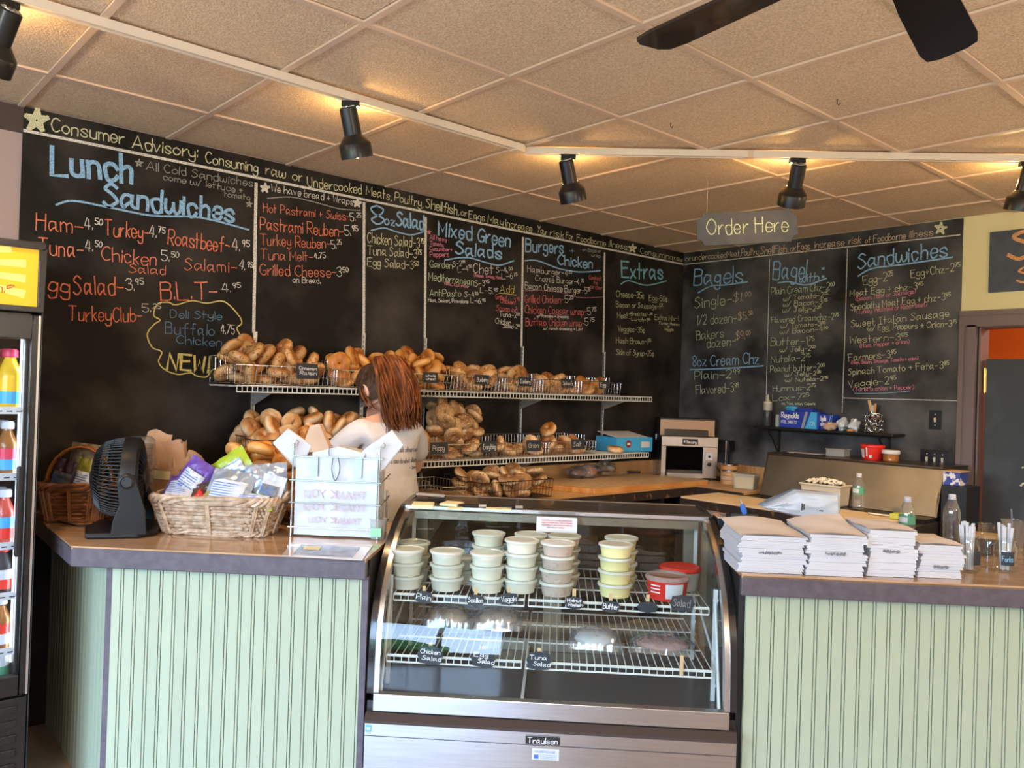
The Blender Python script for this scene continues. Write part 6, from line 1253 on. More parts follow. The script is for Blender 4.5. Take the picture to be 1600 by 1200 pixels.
# wire stand holding thin plastic bags
a_ = LC(452, 838); b_ = LC(592, 843); rk = thing('bag_stand', 'chrome wire stand holding a block of thin white carrier bags', 'stand', L((a_[0]+b_[0])/2, -3.555, CT+.003), R45)
hw_ = (b_[0]-a_[0])/2-.004; zt = T_z = S2L(onplane(452, 713, GV, -3.555))[2]-CT; zp = S2L(onplane(452, 692, GV, -3.555))[2]-CT
m = MB(); dp = .155
for x in (-hw_, hw_): m.tube([(x, 0, zp), (x, 0, .0), (x, dp, 0), (x, dp, zt*.55)], .0036, 8)
for z, yy in ((zt, 0), (zt*.70, -.004), (zt*.42, -.004), (.035, -.006)): m.tube([(-hw_-.01, yy, z), (hw_+.01, yy, z), (hw_+.012, dp*.9, z+.02), ], .0028, 6)
for z in (zt*.70, zt*.42): m.tube([(-hw_-.01, 0, z), (-hw_-.01, dp, z), (hw_+.01, dp, z)], .0028, 6)
m.build('wire_frame', MW['chrome'], rk, smooth=50)
for x in (-hw_, hw_): MB().tube([(x, 0, zp), (x+.010, 0, zp+.012), (x+.018, .004, zp+.002), (x+.012, .006, zp-.012), (x, .003, zp-.004), (x-.008, .003, zp-.025)], .0026, 6).build('hook', MW['chrome'], rk, smooth=50)
MB().tube([(-.03, .01, zt), (-.03, .0, zt+.02), (-.025, -.01, zt+.04), (-.018, 0, zt+.045), (-.014, 0, zt+.036)], .002, 6).build('hook', MW['chrome'], rk, smooth=50)
cb_ = thing('carrier_bag_block', 'thick block of thin white carrier bags printed THANK YOU in mirrored letters', 'bags', L((a_[0]+b_[0])/2, -3.55, CT+.006), R45)
def fnb(u, v):
    x = lerp(-hw_+.008, hw_-.008, u); z = lerp(0, zt-.004, v); return (x, .006+.006*noise.noise(Vector((u*5, v*5, 1)))+.004*math.sin(u*11), z)
m = MB(); m.sheet(22, 18, fnb); m.sheet(8, 8, lambda u, v: (lerp(-hw_+.008, hw_-.008, u), .13+.01*math.sin(u*5), lerp(0, zt-.02, v))); n_ = len(m.v)
m.bx(-hw_+.008, hw_-.008, .012, .13, 0, zt-.012); m.build('bag_body', MW['bag'], cb_, smooth=40)
# hanging handles flopped out left and right
for sg_, pts in ((-1, [(-.045, -.02, .03), (.02, -.02, -.09), (.05, .005, -.02), (.0, .0, .045)]), (1, [(.075, -.02, .03), (.0, -.02, -.05), (-.05, .005, -.06), (.02, .0, .06)])):
    m = MB(); c = Vector((sg_*hw_, 0, zp-.012))
    P = [(-.12, .0), (-.035, .075), (.075, -.005), (.025, -.125), (-.01, -.10)] if sg_ < 0 else [(.105, .015), (.045, .085), (-.075, -.005), (-.14, -.075), (.0, -.115), (.02, -.10)]
    m.prism(P, -.006, .010, lambda u, v, w: (c.x+u*.80, .016+w+.012*math.sin(u*30)+abs(u)*.12, c.z+v*.80)); m.build('handle_loops', MW['white'], cb_, bevel=.003)
MB().prism([(-.10, -.06), (-.06, .062), (-.015, .07), (.045, -.06)], .0, .045, lambda u, v, w: (u*.85-hw_+.10, .03+w, zt+.06+v*.85)).build('kraft_sheets', MW['kraft'], cb_, bevel=.004)
MB().prism([(-.10, -.0), (.10, -.0), (.11, .02), (.05, .035), (.0, .045), (-.05, .03), (-.10, .018)], .01, .10, lambda u, v, w: (u, w, zt-.008+v)).build('folded_edge', MW['bag'], cb_, bevel=.004, smooth=40)
for x in (-.085, .085): MB().bx(x-.013, x+.013, -.001, .002, zt-.08, zt+.0).build('blue_strap', mat('blue_tint_strap', (.50, .66, .78), .4), cb_)
t_ = MB(); n_ = Vector((0, -1, 0))
for k, (l, z, w_) in enumerate([('THANK YOU', .145, .24), ('THANK YOU', .098, .24), ('THANK YOU', .050, .20)]): write(t_, l, Vector((w_/2-.0, -.001, z)), Vector((-1, 0, 0)), Vector((0, 0, 1)), n_, w_, .030 if k < 2 else .022, .0035, jit=.05, off=.003)
t_.build('printed_lettering', MW['inkp'], cb_)
m = MB(); m.tube(catmull([(-.012, -.006, zt-.002), (-.014, -.008, zt-.05), (.0, -.008, zt-.088), (.014, -.008, zt-.06), (.016, -.008, zt-.03), (.008, -.006, zt-.0)], 4), .0016, 5).build('wire_loop', MW['darkwire'], rk, smooth=50)
# flyer under a clear sheet, and a sticker
fl = [onplane(x, y, (0, 0, 1), CT+.001) for x, y in ((440, 869), (566, 876), (583, 852), (456, 847))]
fo = MB().add([p-fl[0] for p in fl]+[p-fl[0]+Vector((0, 0, .0015)) for p in fl], [(3, 2, 1, 0), (4, 5, 6, 7), (0, 1, 5, 4), (1, 2, 6, 5), (2, 3, 7, 6), (3, 0, 4, 7)])
fy = thing('flyer', 'glossy white flyer with a dark picture lying in front of the bag stand', 'flyer', fl[0]+Vector((0, 0, .0005))); fo.build('sheet', mat('glossy_flyer', (.72, .66, .62), .15, coat=.4), fy)
def bil(u, v): return fl[0].lerp(fl[1], u).lerp(fl[3].lerp(fl[2], u), v)-fl[0]+Vector((0, 0, .0022))
MB().add([bil(.12, .12), bil(.86, .12), bil(.88, .80), bil(.14, .80)], [(0, 1, 2, 3)]).build('printed_picture', mat('dark_print', (.10, .11, .15), .2, col2=(.3, .3, .36), scale=14), fy); MB().add([bil(.2, .45)+Vector((0, 0, .0006)), bil(.4, .45)+Vector((0, 0, .0006)), bil(.4, .7)+Vector((0, 0, .0006)), bil(.2, .7)+Vector((0, 0, .0006))], [(0, 1, 2, 3)]).build('printed_patch', MW['postit'], fy)
q = LC(588, 845); o = thing('tip_cup', 'small clear cup with a green note beside the display case', 'cup', L(-1.632, -3.53, CT+.001), R45); MB().lathe([(.026, 0), (.028, .003), (.034, .075), (.036, .078)], 20).build('cup_body', MW['tubclear'], o, smooth=40); MB().bx(-.02, .02, -.0345, -.033, .012, .045).build('green_note', mat('mint_note', (.30, .70, .42), .6), o)

# ------------------------------------------------------------------ goods on the right counter
def zt_at(px, py, t): return S2L(onplane(px, py, GV, t))[2]
R = random.Random(21)
st4 = [(1155, 1258, 838, -3.845, .30, 15, 'leftmost'), (1262, 1352, 836, -3.845, .28, 15, 'second from the left'), (1357, 1432, 829, -3.82, .24, 13, 'third from the left'), (1437, 1506, 852, -3.80, .22, 11, 'rightmost')]
for si, (pa_, pb_, py, t0, dep, n, nm) in enumerate(st4):
    sa = S2L(onplane(pa_, 890, GV, t0))[0]; sb = S2L(onplane(pb_, 890, GV, t0))[0]; top = zt_at((pa_+pb_)/2, py, t0); w = sb-sa; hgt = top-CT-.002; th_ = hgt/n; pr_ = None
    for k in range(n):
        if pr_ is None:
            m = MB(); tk = th_*.98
            def fp(u, v, w_=w): return 0
            # a folded bag: two leaves joined at the front fold, edges slightly wavy
            for lay in range(3):
                z0 = tk*lay/3; hx = w/2-.001*lay
                out = [(-hx, 0), (-hx*.4, -.0015), (hx*.3, .001), (hx, 0), (hx, dep), (-hx, dep)]
                m.prism(out, z0+.0003, z0+tk/3-.0002, I3)
            pr_ = m.build('folded_paper_bag', MW['white']); o = pr_
        else: o = pr_.copy(); COL.objects.link(o)
        jx = R.uniform(-.004, .004)+(.010*(((k//4) % 2)-.5)); o.location = L((sa+sb)/2+jx, t0+R.uniform(-.002, .006), CT+.001+k*th_); o.rotation_euler = (0, 0, R45+R.uniform(-.012, .012))
        tag(o, 'folded white paper bag in the %s stack on the right counter' % nm, 'paper bag', 'paper bags in the %s stack' % nm)
    # slightly lifted top bag
    m = MB()
    def ft(u, v, w=w, dep=dep): return ((u-.5)*w*1.02, v*dep, .004+.010*math.sin(u*PI)*(.3+v)*([1.2, .8, .2, .2][si])+(.03*v*v*(u if si == 1 else .2) if si < 2 else 0)+.002*math.sin(v*8+u*5))
    m.sheet(10, 10, ft); m.sheet(10, 10, lambda u, v: Vector(ft(u, v))-Vector((0, 0, .0035)))
    o = m.build('folded_paper_bag', MW['peach'], smooth=50); o.location = L((sa+sb)/2, t0, top-.001); o.rotation_euler = (0, 0, R45+R.uniform(-.02, .02)); tag(o, 'topmost paper bag of the %s stack, slightly lifted and warm toned' % nm, 'paper bag')
    if si in (0, 1, 2, 3):
        t_ = MB()
        for k in ([.55] if si != 3 else [.35]): 
            for j in range(16): x = -w*.18+j*w*.022; t_.bx(x, x+R.uniform(.002, .006), -.0008, -.0002, hgt*k+R.uniform(-.006, .0), hgt*k+R.uniform(.002, .007))
        o = t_.build('printed_lettering', MW['inkg'])
        o.parent = pr_; o.matrix_parent_inverse = Matrix.Identity(4); o.location = (0, -.0075, 0)
# white carrier bag, folded flat into a puffed block on the stacks
tb_ = -3.42
P = [S2L(onplane(x, y, GV, tb_)) for x, y in ((1197, 797), (1249, 768), (1320, 773), (1320, 820), (1262, 815))]; c0 = P[0]
wbg = thing('carrier_bag', 'puffed white plastic carrier bag with small black print lying behind the paper stacks', 'bag', L(c0[0], tb_, c0[2]-.03), R45)
pol = [(p[0]-c0[0], p[2]-c0[2]+.03) for p in P]
m = MB(); 
NB = 12
def q4(u, v):
    a, b, c, d_ = [Vector((x, y)) for x, y in (pol[0], pol[4], pol[3], pol[2])]; e = Vector(pol[1])
    lo = a.lerp(b, u*2) if u < .5 else b.lerp(c, u*2-1); hi = (a.lerp(e, u*2) if u < .5 else e.lerp(d_, u*2-1)); return lo.lerp(hi, v)
for side in (-1, 1):
    def fs_(u, v, side=side):
        p = q4(u, v); e = (1-abs(2*u-1)**4)*(1-abs(2*v-1)**4); k = .010*noise.noise(Vector((u*6, v*5, side)))*e; return (p.x, .05+side*.045*e**.5+k+(.10*(1-u) if side > 0 else .03*(1-u)), p.y)
    m.sheet(18, 14, fs_)
m.build('bag_body', MW['bag'], wbg, smooth=25)
t_ = MB()
for (x, y, w, h) in ((1251, 786, 2, 11), (1254, 787, 2, 9), (1276, 805, 3, 9), (1279, 803, 2, 10), (1282, 805, 3, 8), (1286, 804, 3, 3), (1286, 808, 4, 3), (1290, 803, 2, 9), (1279, 797, 6, 1.5)):
    a = S2L(onplane(x, y+h, GV, tb_)); b = S2L(onplane(x+w, y, GV, tb_)); t_.bx(a[0]-c0[0], b[0]-c0[0], -.010, -.008, a[2]-c0[2]+.03, b[2]-c0[2]+.03)
t_.build('printed_lettering', MW['ink'], wbg)
# water bottles
def wbottle(loc, label, lab=True, h=.20, r=.032):
    t = thing('water_bottle', label, 'bottle', loc)
    pr = [(r*.85, 0), (r, .006), (r*.96, .02), (r, .035), (r*.95, .05), (r, .062), (r*.96, .07), (r, .08), (r, .128), (r*.9, .142), (r*.55, .172), (r*.4, .180), (r*.4, .186)]
    MB().lathe([(a, z*h/.2) for a, z in pr], 24).build('bottle_body', MW['bottle'], t, smooth=50)
    MB().lathe([(.0135, .184*h/.2), (.0145, .186*h/.2), (.0145, h-.002), (.012, h), (0, h)], 18).lathe([(.016, .179*h/.2), (.016, .182*h/.2)], 18).build('cap', MW['white'], t, smooth=40)
    if lab: 
        l = MB().lathe([(r*1.012, .085*h/.2), (r*1.012, .122*h/.2)], 24, cap=False).build('paper_label', MW['greenl'], t, smooth=60)
        m = MB(); m.sheet(6, 1, lambda u, v: (r*1.03*math.cos(-2.4+u*1.3), r*1.03*math.sin(-2.4+u*1.3), (.093+v*.022)*h/.2)); m.build('printed_patch', MW['label'], l)
    return t
wbottle(at(1341, 795, .914), 'clear water bottle with a green label on the prep table cutting board')
q = LC(1416, 850); wbottle(L(q[0], q[1], CT+.001), 'water bottle with a green label left of the lime sponge', True, .195)
q = LC(1486, 846); wbottle(L(q[0], q[1], CT+.001), 'water bottle without a label beside the dark card box', False, .20, .034)
# jars of cutlery
def jar(px, py, label, text, n, seed, col='white'):
    q = LC(px, py); t = thing('glass_jar', label, 'jar', L(q[0], q[1], CT+.001), R45)
    MB().lathe([(.034, 0), (.038, .004), (.038, .085), (.030, .10), (.031, .118), (.033, .119), (.033, .124)], 26, cap=False).lathe([(0, .003), (.034, .003)], 26, cap=False).build('jar_body', MW['jar'], t, smooth=50)
    m = MB().lathe([(.0325, .105), (.0335, .108), (.0325, .111)], 26, cap=False).build('thread_ring', MW['jar'], t, smooth=50)
    a0 = -PI/2-.60 if text else -PI/2+.25
    l = MB().sheet(8, 3, lambda u, v: (.0386*math.cos(a0-.2+u*1.1), .0386*math.sin(a0-.2+u*1.1), .026+v*.048)).build('chalk_label', MW['tagb'], t)
    if text:
        S_, tw = layout(text, .2, 3); m = MB()
        for s_ in S_:
            P = [Vector((.0392*math.cos(a0-.1+(x/tw)*.85), .0392*math.sin(a0-.1+(x/tw)*.85), .040+y/7*.018)) for x, y in s_]; 
            for i in range(len(P)-1): m.ribbon([P[i], P[i+1]], .0018, Vector((P[i].x, P[i].y, 0)).normalized())
        m.build('chalk_lettering', mat('blue_chalk_ink', (.25, .55, .85), .7), l)
    R_ = random.Random(seed); base = Vector(t.location)
    for k in range(n):
        a = R_.uniform(0, 6.28); r = R_.uniform(.004, .024); lean = R_.uniform(.0, .10); hgt = R_.uniform(.155, .172)
        p0 = Vector((r*.7*math.cos(a), r*.7*math.sin(a), .006)); p1 = Vector(((r*.8+lean*.12)*math.cos(a), (r*.8+lean*.12)*math.sin(a), hgt))
        o = MB().tube([p0, p0.lerp(p1, .5), p1], [.0035, .004, .0062], 4).build('plastic_cutlery', MW['white' if col == 'white' else col]); o.location = base; tag(o, 'white plastic cutlery handle standing in the '+('jar labelled Forks' if text else 'jar nearest the paper bag stacks'), 'cutlery', 'cutlery in the jars')
    return t
jar(1512, 892, 'glass jar packed with white plastic cutlery beside the paper bag stacks', None, 14, 2); jar(1570, 893, 'glass jar with a black label reading Forks in blue chalk', 'Forks', 6, 5)
def cup(px, py, label, r0, r1, h, m='bottle'):
    q = LC(px, py); t = thing('plastic_cup', label, 'cup', L(q[0], q[1], CT+.001), R45); MB().lathe([(r0, .002), (r0+.002, 0), (r1, h), (r1+.002, h+.002), (r1+.002, h+.006)], 26, cap=False).lathe([(0, .004), (r0, .004)], 24, cap=False).build('cup_body', MW[m], t, smooth=50); return t
c1_ = cup(1583, 862, 'clear plastic cup with a straw behind the Forks jar', .030, .045, .12); MB().tube([(0, 0, .008), (-.01, 0, .15), (-.012, 0, .17)], .003, 6).build('straw', MW['inkg'], c1_)
c2_ = cup(1543, 870, 'second glass jar standing behind the Forks jar', .033, .036, .12, 'jar')
q = LC(1484, 850); o = MB().lathe([(.02, .002), (.075, .002), (.10, .014), (.102, .016), (.098, .012), (.075, .0)], 32).build('paper_plate', MW['kraft'], smooth=40); o.location = L(.44, -3.40, CT+.001); tag(o, 'round brown paper plate behind the rightmost paper bag stack', 'plate')
o = thing('card_box', 'small dark box with a tan lid on the back edge of the right counter', 'box', L(S2L(at(1454, 833, CT))[0]+.0, -3.26, CT+.001), R45-.5); MB().bx(-.06, .06, -.045, .045, 0, .06).build('box_body', MW['darkedge'], o, bevel=.003); MB().bx(-.063, .063, -.048, .048, .060, .074).build('lid', MW['butcher'], o, bevel=.003); MB().bx(-.061, .061, -.0465, -.045, .03, .032).build('seam', MW['ink'], o)
q = at(1447, 803, .914); o = MB().prism([(-.045, -.035), (.04, -.04), (.05, .03), (-.02, .04)], 0, .03, I3).build('lime_wrapper', mat('lime_foil', (.50, .55, .08), .4, bump=.5, bscale=20, bdist=.01), bevel=.006); o.location = Vector((q.x, min(q.y, -1.0), .9145)); o.rotation_euler = (.0, 0, .4); tag(o, 'lime yellow wrapped packet on the prep board', 'packet')
q = at(1415, 800, .914); o = thing('pen', 'grey marker pens lying on the prep board', 'pen', Vector((q.x, min(q.y, -.98), .921)), .1); MB().tube([(-.07, 0, 0), (.05, 0, 0)], .007, 8).build('barrel', MW['alu'], o, smooth=40); MB().tube([(.05, 0, 0), (.075, 0, 0)], .0075, 8).build('cap', MW['ink'], o, smooth=40)
q = LC(1178, 812); o = thing('pen', 'blue capped pen propped up behind the leftmost paper bag stack', 'pen', L(-.255, -3.54, CT+.155), R45); MB().lathe([(.009, 0), (.011, .01), (.010, .03), (.004, .04)], 12).build('cap', MW['inkb'], o, smooth=40); MB().lathe([(.004, .04), (.0015, .06)], 8).build('tip', MW['alu'], o)
o.rotation_euler = (.2, -.35, R45)
o = MB().bx(-.05, .05, -.05, .05, 0, .153).build('pen_holder', MW['blackp'], bevel=.004); o.location = L(-.255, -3.49, CT+.001); o.rotation_euler = (0, 0, R45); tag(o, 'dark block behind the leftmost paper bag stack that the blue pen leans on', 'holder')
q = [S2L(onplane(x, y, (0, 0, 1), CT+.10)) for x, y in ((1100, 793), (1150, 803))]
o = thing('framed_card', 'small framed card lying beside the right end of the display case', 'card', L(-.28, -3.35, CT+.112), R45); MB().bx(-.045, .05, -.05, .06, 0, .006).build('frame', MW['kraft'], o, bevel=.001); MB().bx(-.025, .03, -.03, .04, .006, .0065).build('printed_picture', MW['inkg'], o)
o = MB().bx(-.045, .05, -.05, .06, 0, .11).build('card_stand', MW['blackp'], bevel=.003); o.location = L(-.28, -3.35, CT+.001); o.rotation_euler = (0, 0, R45); tag(o, 'dark box under the small framed card', 'box')

# ------------------------------------------------------------------ woman at the shelves
def skin(name, V, E, rad, m, parent, root=0, sub=2, loc=None):
    me = bpy.data.meshes.new(name); me.from_pydata(V, E, []); o = bpy.data.objects.new(name, me); COL.objects.link(o); me.materials.append(m)
    s = o.modifiers.new('skin', 'SKIN'); s.use_smooth_shade = True; s.branch_smoothing = .6
    for i, v in enumerate(me.skin_vertices[0].data):
        r = rad[i]; v.radius = (r, r) if not isinstance(r, tuple) else r; v.use_root = (i == root)
    b = o.modifiers.new('sub', 'SUBSURF'); b.levels = sub; b.render_levels = sub
    if parent: o.parent = parent
    return o
pc = L(-1.745, -2.80, 0); wm = thing('person', 'woman seen from behind with an auburn ponytail and a light printed t-shirt, reaching left', 'person', pc, PI/2+.04)
# local: +y the way she faces, +x her right
V = []; E = []; RD = []
def v_(p, r, link=None):
    V.append(p); RD.append(r)
    if link is not None: E.append((link, len(V)-1))
    return len(V)-1
pel = v_((0, -.02, .92), (.15, .11)); a = v_((0, .0, 1.05), (.130, .095), pel); b = v_((0, .02, 1.20), (.145, .10), a); ch_ = v_((0, .035, 1.30), (.135, .085), b); nk = v_((0, .065, 1.385), (.060, .060), ch_); n2 = v_((-.005, .090, 1.43), (.052, .052), nk); hdv = v_((-.01, .10, 1.47), .05, n2)
for sg_ in (-1, 1):
    sh_ = v_((sg_*.155, .03, 1.325), .056, ch_)
    if sg_ < 0: el = v_((-.235, .155, 1.165), .040, sh_); m1 = v_((-.205, .27, 1.175), .034, el); wr = v_((-.155, .385, 1.185), .024, m1); hp = v_((-.14, .43, 1.185), (.032, .018), wr); hk = v_((-.128, .47, 1.183), (.036, .014), hp)
    else: el = v_((.235, .10, 1.11), .040, sh_); m1 = v_((.20, .22, 1.10), .034, el); wr = v_((.14, .33, 1.12), .024, m1); hp = v_((.12, .375, 1.125), (.018, .032), wr); hk = v_((.105, .41, 1.125), (.014, .036), hp)
    hip = v_((sg_*.09, -.02, .86), .085, pel); kn = v_((sg_*.10, .0, .48), .058, hip); an = v_((sg_*.10, -.03, .10), .040, kn); ft_ = v_((sg_*.105, .03, .045), .038, an); to_ = v_((sg_*.11, .14, .035), .030, ft_)
body = skin('body', V, E, RD, MW['skin'], wm)
# fingers
for sg_, (hx, hy_, hz) in ((-1, (-.128, .47, 1.183)), (1, (.105, .41, 1.125))):
    for k in range(4):
        off = (k-1.5)*.018; ln = [.060, .072, .067, .052][k]; dx = (.25 if sg_ < 0 else -.3)
        bx0 = Vector((hx+off, hy_-.012, hz)) if sg_ < 0 else Vector((hx-.004, hy_-.012, hz+off)); d_ = Vector((dx*.6, 1, -.25)).normalized()
        p1 = bx0+d_*ln*.5; p2 = p1+(d_+Vector((0, -.1, -.5))).normalized()*ln*.35; p3 = p2+(d_+Vector((0, -.3, -1.0))).normalized()*ln*.3
        skin('finger', [tuple(bx0), tuple(p1), tuple(p2), tuple(p3)], [(0, 1), (1, 2), (2, 3)], [.0095, .0088, .008, .0065], MW['skin'], body, 0, 1)
    b0_ = Vector((hx+(.028 if sg_ < 0 else 0), hy_-.045, hz+(.0 if sg_ < 0 else .028))); p1 = b0_+Vector((.022 if sg_ < 0 else 0, .022, .006 if sg_ < 0 else .022)); p2 = p1+Vector((.004, .026, -.012)); skin('thumb', [tuple(b0_), tuple(p1), tuple(p2)], [(0, 1), (1, 2)], [.012, .0105, .008], MW['skin'], body, 0, 1)
# head: one sculpted surface, looking down and to her left
HM = Matrix.Translation((-.012, .115, 1.505)) @ Euler((math.radians(-20), math.radians(-4), math.radians(14))).to_matrix().to_4x4()
hm = MB(); hm.X = HM; n, m_ = 32, 24; vs = []
for j in range(m_+1):
    th = PI*j/m_
    for i in range(n):
        ph = 2*PI*i/n; x, y, z = math.sin(th)*math.sin(ph), math.sin(th)*math.cos(ph), math.cos(th)
        X_, Y_, Z_ = x*.073, y*.094, z*.112
        if z < 0: X_ *= 1-.32*(-z)**1.3; Y_ = Y_*(1-.18*(-z)) if y > 0 else Y_*(1-.45*(-z))
        if y > .5:
            fx = abs(x)
            nose = math.exp(-(x/.16)**2)*math.exp(-((z+.20)/.22)**2); Y_ += .020*nose
            Y_ -= .010*math.exp(-((fx-.38)/.2)**2)*math.exp(-((z-.02)/.14)**2); Y_ += .006*math.exp(-(x/.3)**2)*math.exp(-((z+.52)/.08)**2); Y_ -= .004*math.exp(-(x/.3)**2)*math.exp(-((z+.42)/.05)**2); Y_ += .008*math.exp(-(x/.35)**2)*math.exp(-((z+.82)/.16)**2)
        vs.append((X_, Y_, Z_))
hm.add(vs, [(j*n+i, (j+1)*n+i, (j+1)*n+(i+1) % n, j*n+(i+1) % n) for j in range(m_) for i in range(n)])
hd2 = hm.build('head', MW['skin'], body, smooth=180)
for sg_ in (-1, 1):
    e = MB(); e.X = HM @ Matrix.Translation((sg_*.073, -.004, -.008)) @ Euler((0, 0, sg_*.35)).to_matrix().to_4x4(); e.blob((0, 0, 0), (.009, .018, .031), 12, 10).tube([(sg_*.005, .004+.015*math.cos(a*.5), .029*math.sin(a*.5)+.002) for a in range(1, 12)], .004, 5).build('ear', MW['skin'], hd2, smooth=70)
    e = MB(); e.X = HM @ Matrix.Translation((sg_*.028, .077, .003)); e.blob((0, 0, 0), (.013, .010, .008), 12, 8).build('eye', MW['white'], hd2, smooth=80)
    e = MB(); e.X = HM @ Matrix.Translation((sg_*.028, .0868, .002)); e.blob((0, 0, 0), (.0055, .002, .0055), 10, 6).build('eye', MW['ink'], hd2)
    e = MB(); e.X = HM; e.tube([(sg_*.014, .092, .020), (sg_*.030, .090, .026), (sg_*.044, .080, .021)], .0026, 5).build('eyebrow', MW['hairroot'], hd2)
e = MB(); e.X = HM; e.tube([(-.022, .083, -.060), (-.008, .093, -.057), (.008, .093, -.057), (.022, .083, -.060)], [.002, .005, .005, .002], 7).build('mouth', mat('lip_colour', (.50, .18, .15), .5), hd2, smooth=60)
# hair: scalp cap, gathered crown, full loose tail
hc = MB(); hc.X = HM; n, m_ = 32, 14; vs = []
for j in range(m_+1):
    th = PI*.66*j/m_
    for i in range(n):
        ph = 2*PI*i/n; x, y, z = math.sin(th)*math.sin(ph), math.sin(th)*math.cos(ph), math.cos(th)
        lim = 1.0
        k = 1.10+.012*math.sin(ph*16)
        if y > 0: z2 = max(z, .42+.1*y if abs(x) < .75 else z)
        else: z2 = z
        f = math.sqrt(max(0, 1-z2*z2))/max(1e-4, math.sqrt(max(1e-6, 1-z*z))) if z2 != z else 1
        vs.append((x*f*.073*k, y*f*.094*k-.002, z2*.112*k))
hc.add(vs, [(j*n+i, (j+1)*n+i, (j+1)*n+(i+1) % n, j*n+(i+1) % n) for j in range(m_) for i in range(n)])
hair = hc.build('hair', MW['hairroot'], body, smooth=60)
RH = random.Random(12); tl_ = MB(); tl_.X = HM
root = Vector((.0, -.062, .098))
for k in range(420):
    a = RH.uniform(0, 2*PI); rr = RH.random()**.5; w0 = RH.uniform(.75, 1.15)
    px_, py_ = rr*math.cos(a), rr*math.sin(a)
    P = [root+Vector((px_*.022, .028+py_*.01, -.006)), root+Vector((px_*.036, -.02+py_*.026, .032+.012*py_)), root+Vector((px_*.085*w0, -.052+py_*.044, .012)), root+Vector((px_*.112*w0, -.066+py_*.062, -.065)), root+Vector((px_*.122*w0+.008*math.sin(k), -.062+py_*.072, -.15)), root+Vector((px_*.118*w0+.014*math.sin(k*2.1), -.048+py_*.072, -.235+RH.uniform(-.02, .02))), root+Vector((px_*.100*w0+.018*math.sin(k*1.3), -.032+py_*.058, -.300+RH.uniform(-.045, .03)))]
    C_ = catmull([p+Vector((RH.uniform(-.004, .004), RH.uniform(-.004, .004), 0)) for p in P], 3); nn = len(C_)
    wv = RH.uniform(0, 6)
    C_ = [p+Vector((.007*math.sin(i*.9+wv), .005*math.cos(i*.7+wv), 0))*min(1, i/8) for i, p in enumerate(C_)]
    tl_.tube(C_, [lerp(.0048, .0012, max(0, (i/nn-.55)/.45)) for i in range(nn)], 4, cap=False)
tl_.build('ponytail', MW['hair'], hair, smooth=60)
sc2 = MB(); sc2.X = HM
for k in range(150):
    a = RH.uniform(-2.7, 2.7); el = RH.uniform(-.1, .75) if abs(a) > .9 else RH.uniform(.45, .8)
    p0 = Vector((math.sin(a)*math.cos(el)*.073, math.cos(a)*math.cos(el)*.094, math.sin(el)*.112)); P = []
    for i in range(7):
        t = i/6; q = p0.lerp(root+Vector((0, .02, -.01)), t); nq = Vector((q.x/.073, q.y/.094, q.z/.112)); f = 1.12/max(.2, nq.length); P.append(Vector((q.x*f, q.y*f, q.z*f))+Vector((RH.uniform(-.002, .002), 0, 0)))
    sc2.tube(P, .0016, 4, cap=False)
sc2.build('swept_back_hair', MW['hairroot'], hair)
tm = MB(); tm.X = HM; tm.blob(tuple(root+Vector((0, -.060, -.125))), (.098, .058, .135), 20, 14, .15, 2).blob(tuple(root+Vector((0, -.03, .0))), (.045, .05, .035), 16, 10, .1, 3); tm.build('hair_mass', MW['hair'], hair, smooth=60)
st_ = MB(); st_.X = HM
for k in range(14):
    a = RH.uniform(-.2, .2); st_.tube(catmull([Vector((-.070, .02+a*.1, .03)), Vector((-.084, .006+a*.1, -.02)), Vector((-.080, -.008+a*.12, -.07)), Vector((-.062+a*.04, -.02, -.105))], 3), .0014, 4)
st_.build('loose_strands', MW['hair'], hair)
# clothes
V = []; E = []; RD = []
p0 = v_((0, -.02, .80), (.185, .145)); p1 = v_((0, -.01, .92), (.175, .135), p0); a = v_((0, .0, 1.05), (.160, .125), p1); b = v_((0, .015, 1.18), (.168, .125), a); c = v_((0, .03, 1.29), (.155, .108), b); d = v_((0, .055, 1.358), (.082, .070), c)
for sg_ in (-1, 1):
    s1 = v_((sg_*.150, .03, 1.322), .072, c); s2 = v_((sg_*.205, .095 if sg_ < 0 else .06, 1.235), .066, s1); s3 = v_((sg_*.228, .135 if sg_ < 0 else .085, 1.185 if sg_ < 0 else 1.15), .062, s2)
sh = skin('t_shirt', V, E, RD, MW['shirt'], body, 0, 2)
V = []; E = []; RD = []
p0 = v_((0, -.02, .90), (.162, .125))
for sg_ in (-1, 1): h1 = v_((sg_*.09, -.02, .82), .100, p0); k1 = v_((sg_*.10, 0, .48), .075, h1); a1 = v_((sg_*.10, -.03, .13), .060, k1)
skin('trousers', V, E, RD, MW['jeans'], body, 0, 2)
for sg_ in (-1, 1): MB().blob((sg_*.107, .06, .045), (.048, .14, .045), 16, 10).bx(sg_*.107-.045, sg_*.107+.045, -.07, .19, 0, .02).build('shoe', MW['white'], body, smooth=60)
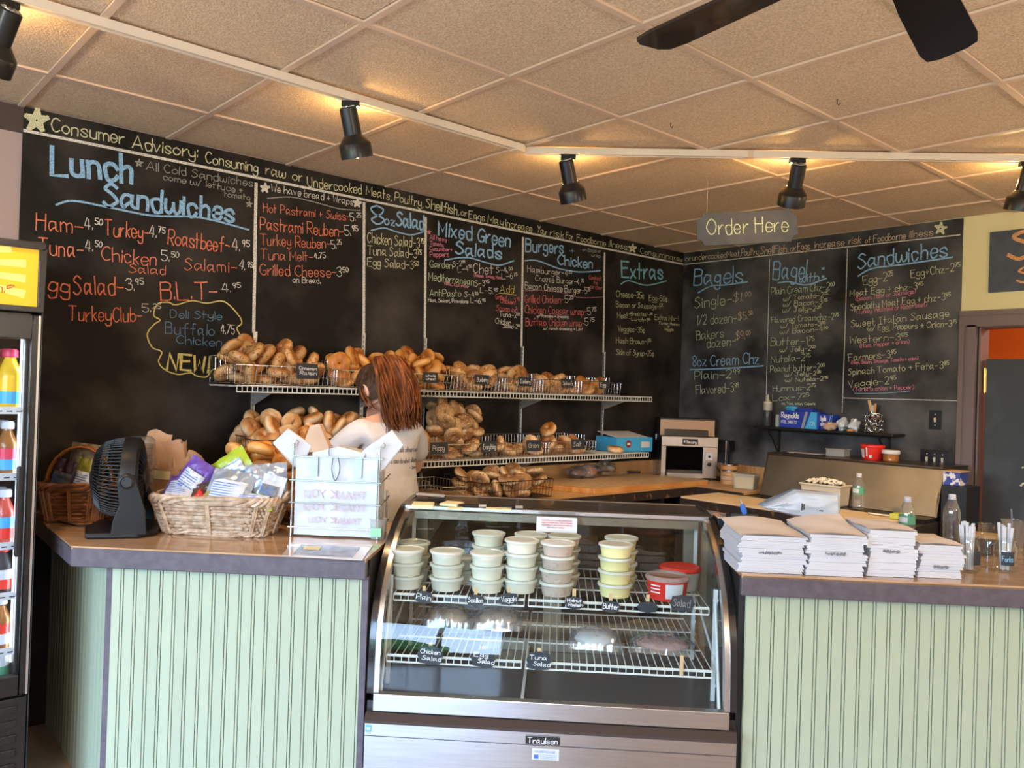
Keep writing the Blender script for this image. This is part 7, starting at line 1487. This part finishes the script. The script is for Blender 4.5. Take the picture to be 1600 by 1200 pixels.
# lettering on the back of the shirt, laid onto the evaluated cloth surface
bpy.context.view_layer.update(); dg = bpy.context.evaluated_depsgraph_get(); ev = sh.evaluated_get(dg); me = ev.to_mesh(); bv = BVHTree.FromPolygons([v.co.copy() for v in me.vertices], [tuple(p.vertices) for p in me.polygons]); ev.to_mesh_clear()
t_ = MB()
for l, x0, w, z, h in (('Today I will do what others wont,', -.155, .30, 1.215, .021), ('so tomorrow I can do what others cant', -.155, .31, 1.165, .021), ('- Jerry R', .05, .08, 1.135, .013)):
    S_, tw = layout(l, .0, 1)
    for s_ in S_:
        P = []
        for x, y in s_:
            q = Vector((x0+x/tw*w, -1, z+y/7*h-.0)); hit = bv.ray_cast(q, Vector((0, 1, 0)))
            if hit[0]: P.append(hit[0]+Vector((0, -.0018, 0)))
        for i in range(len(P)-1):
            if (P[i+1]-P[i]).length < .03: t_.ribbon([P[i], P[i+1]], .0034, (0, -1, 0))
t_.build('printed_lettering', MW['inkg'], sh)

# ------------------------------------------------------------------ added fill lamps behind the camera, out of view
for i, (x, y) in enumerate(FILL_LAMPS):
    t = thing('fill_lamp', 'added unseen pendant hung as a warm fill light, '+['near the left shop window', 'near the right shop window', 'by the brown wall', 'at the far end of the brown wall'][i], 'lamp', (x, y, 2.2))
    MB().tube([(0, 0, .08), (0, 0, CH-2.2)], .004, 6).build('cord', MW['black'], t); MB().lathe([(.03, .09), (.05, .08), (.05, .05), (.03, .04)], 28, cap=False).build('lamp_holder', MW['black'], t, smooth=50); MB().blob((0, 0, -.02), (.08, .08, .08), 16, 10).build('bulb', MW['lamp'], t, smooth=80)
    ld = bpy.data.lights.new('fill_light', 'POINT'); ld.energy = 70; ld.color = (1, .86, .70); ld.shadow_soft_size = .08; lo = bpy.data.objects.new('fill_light', ld); COL.objects.link(lo); lo.parent = t; lo.location = (0, 0, -.20)
bpy.context.view_layer.update()
kl = thing('kitchen_fill_lamp', 'added unseen ceiling fill lamp for the orange room behind the doorway', 'lamp', (3.3, 1.3, CH))  # unseen lamp, added to brighten the orange wall through the doorway
MB().lathe([(.16, .0), (.16, -.03), (.12, -.07), (0, -.085)], 28).build('lamp_shade', MW['lamp'], kl, smooth=60)
ld = bpy.data.lights.new('kitchen_fill_light', 'POINT'); ld.energy = 42; ld.color = (1, .86, .70); ld.shadow_soft_size = .12; lo = bpy.data.objects.new('kitchen_fill_light', ld); COL.objects.link(lo); lo.parent = kl; lo.location = (0, 0, -.25)
bpy.context.view_layer.update()
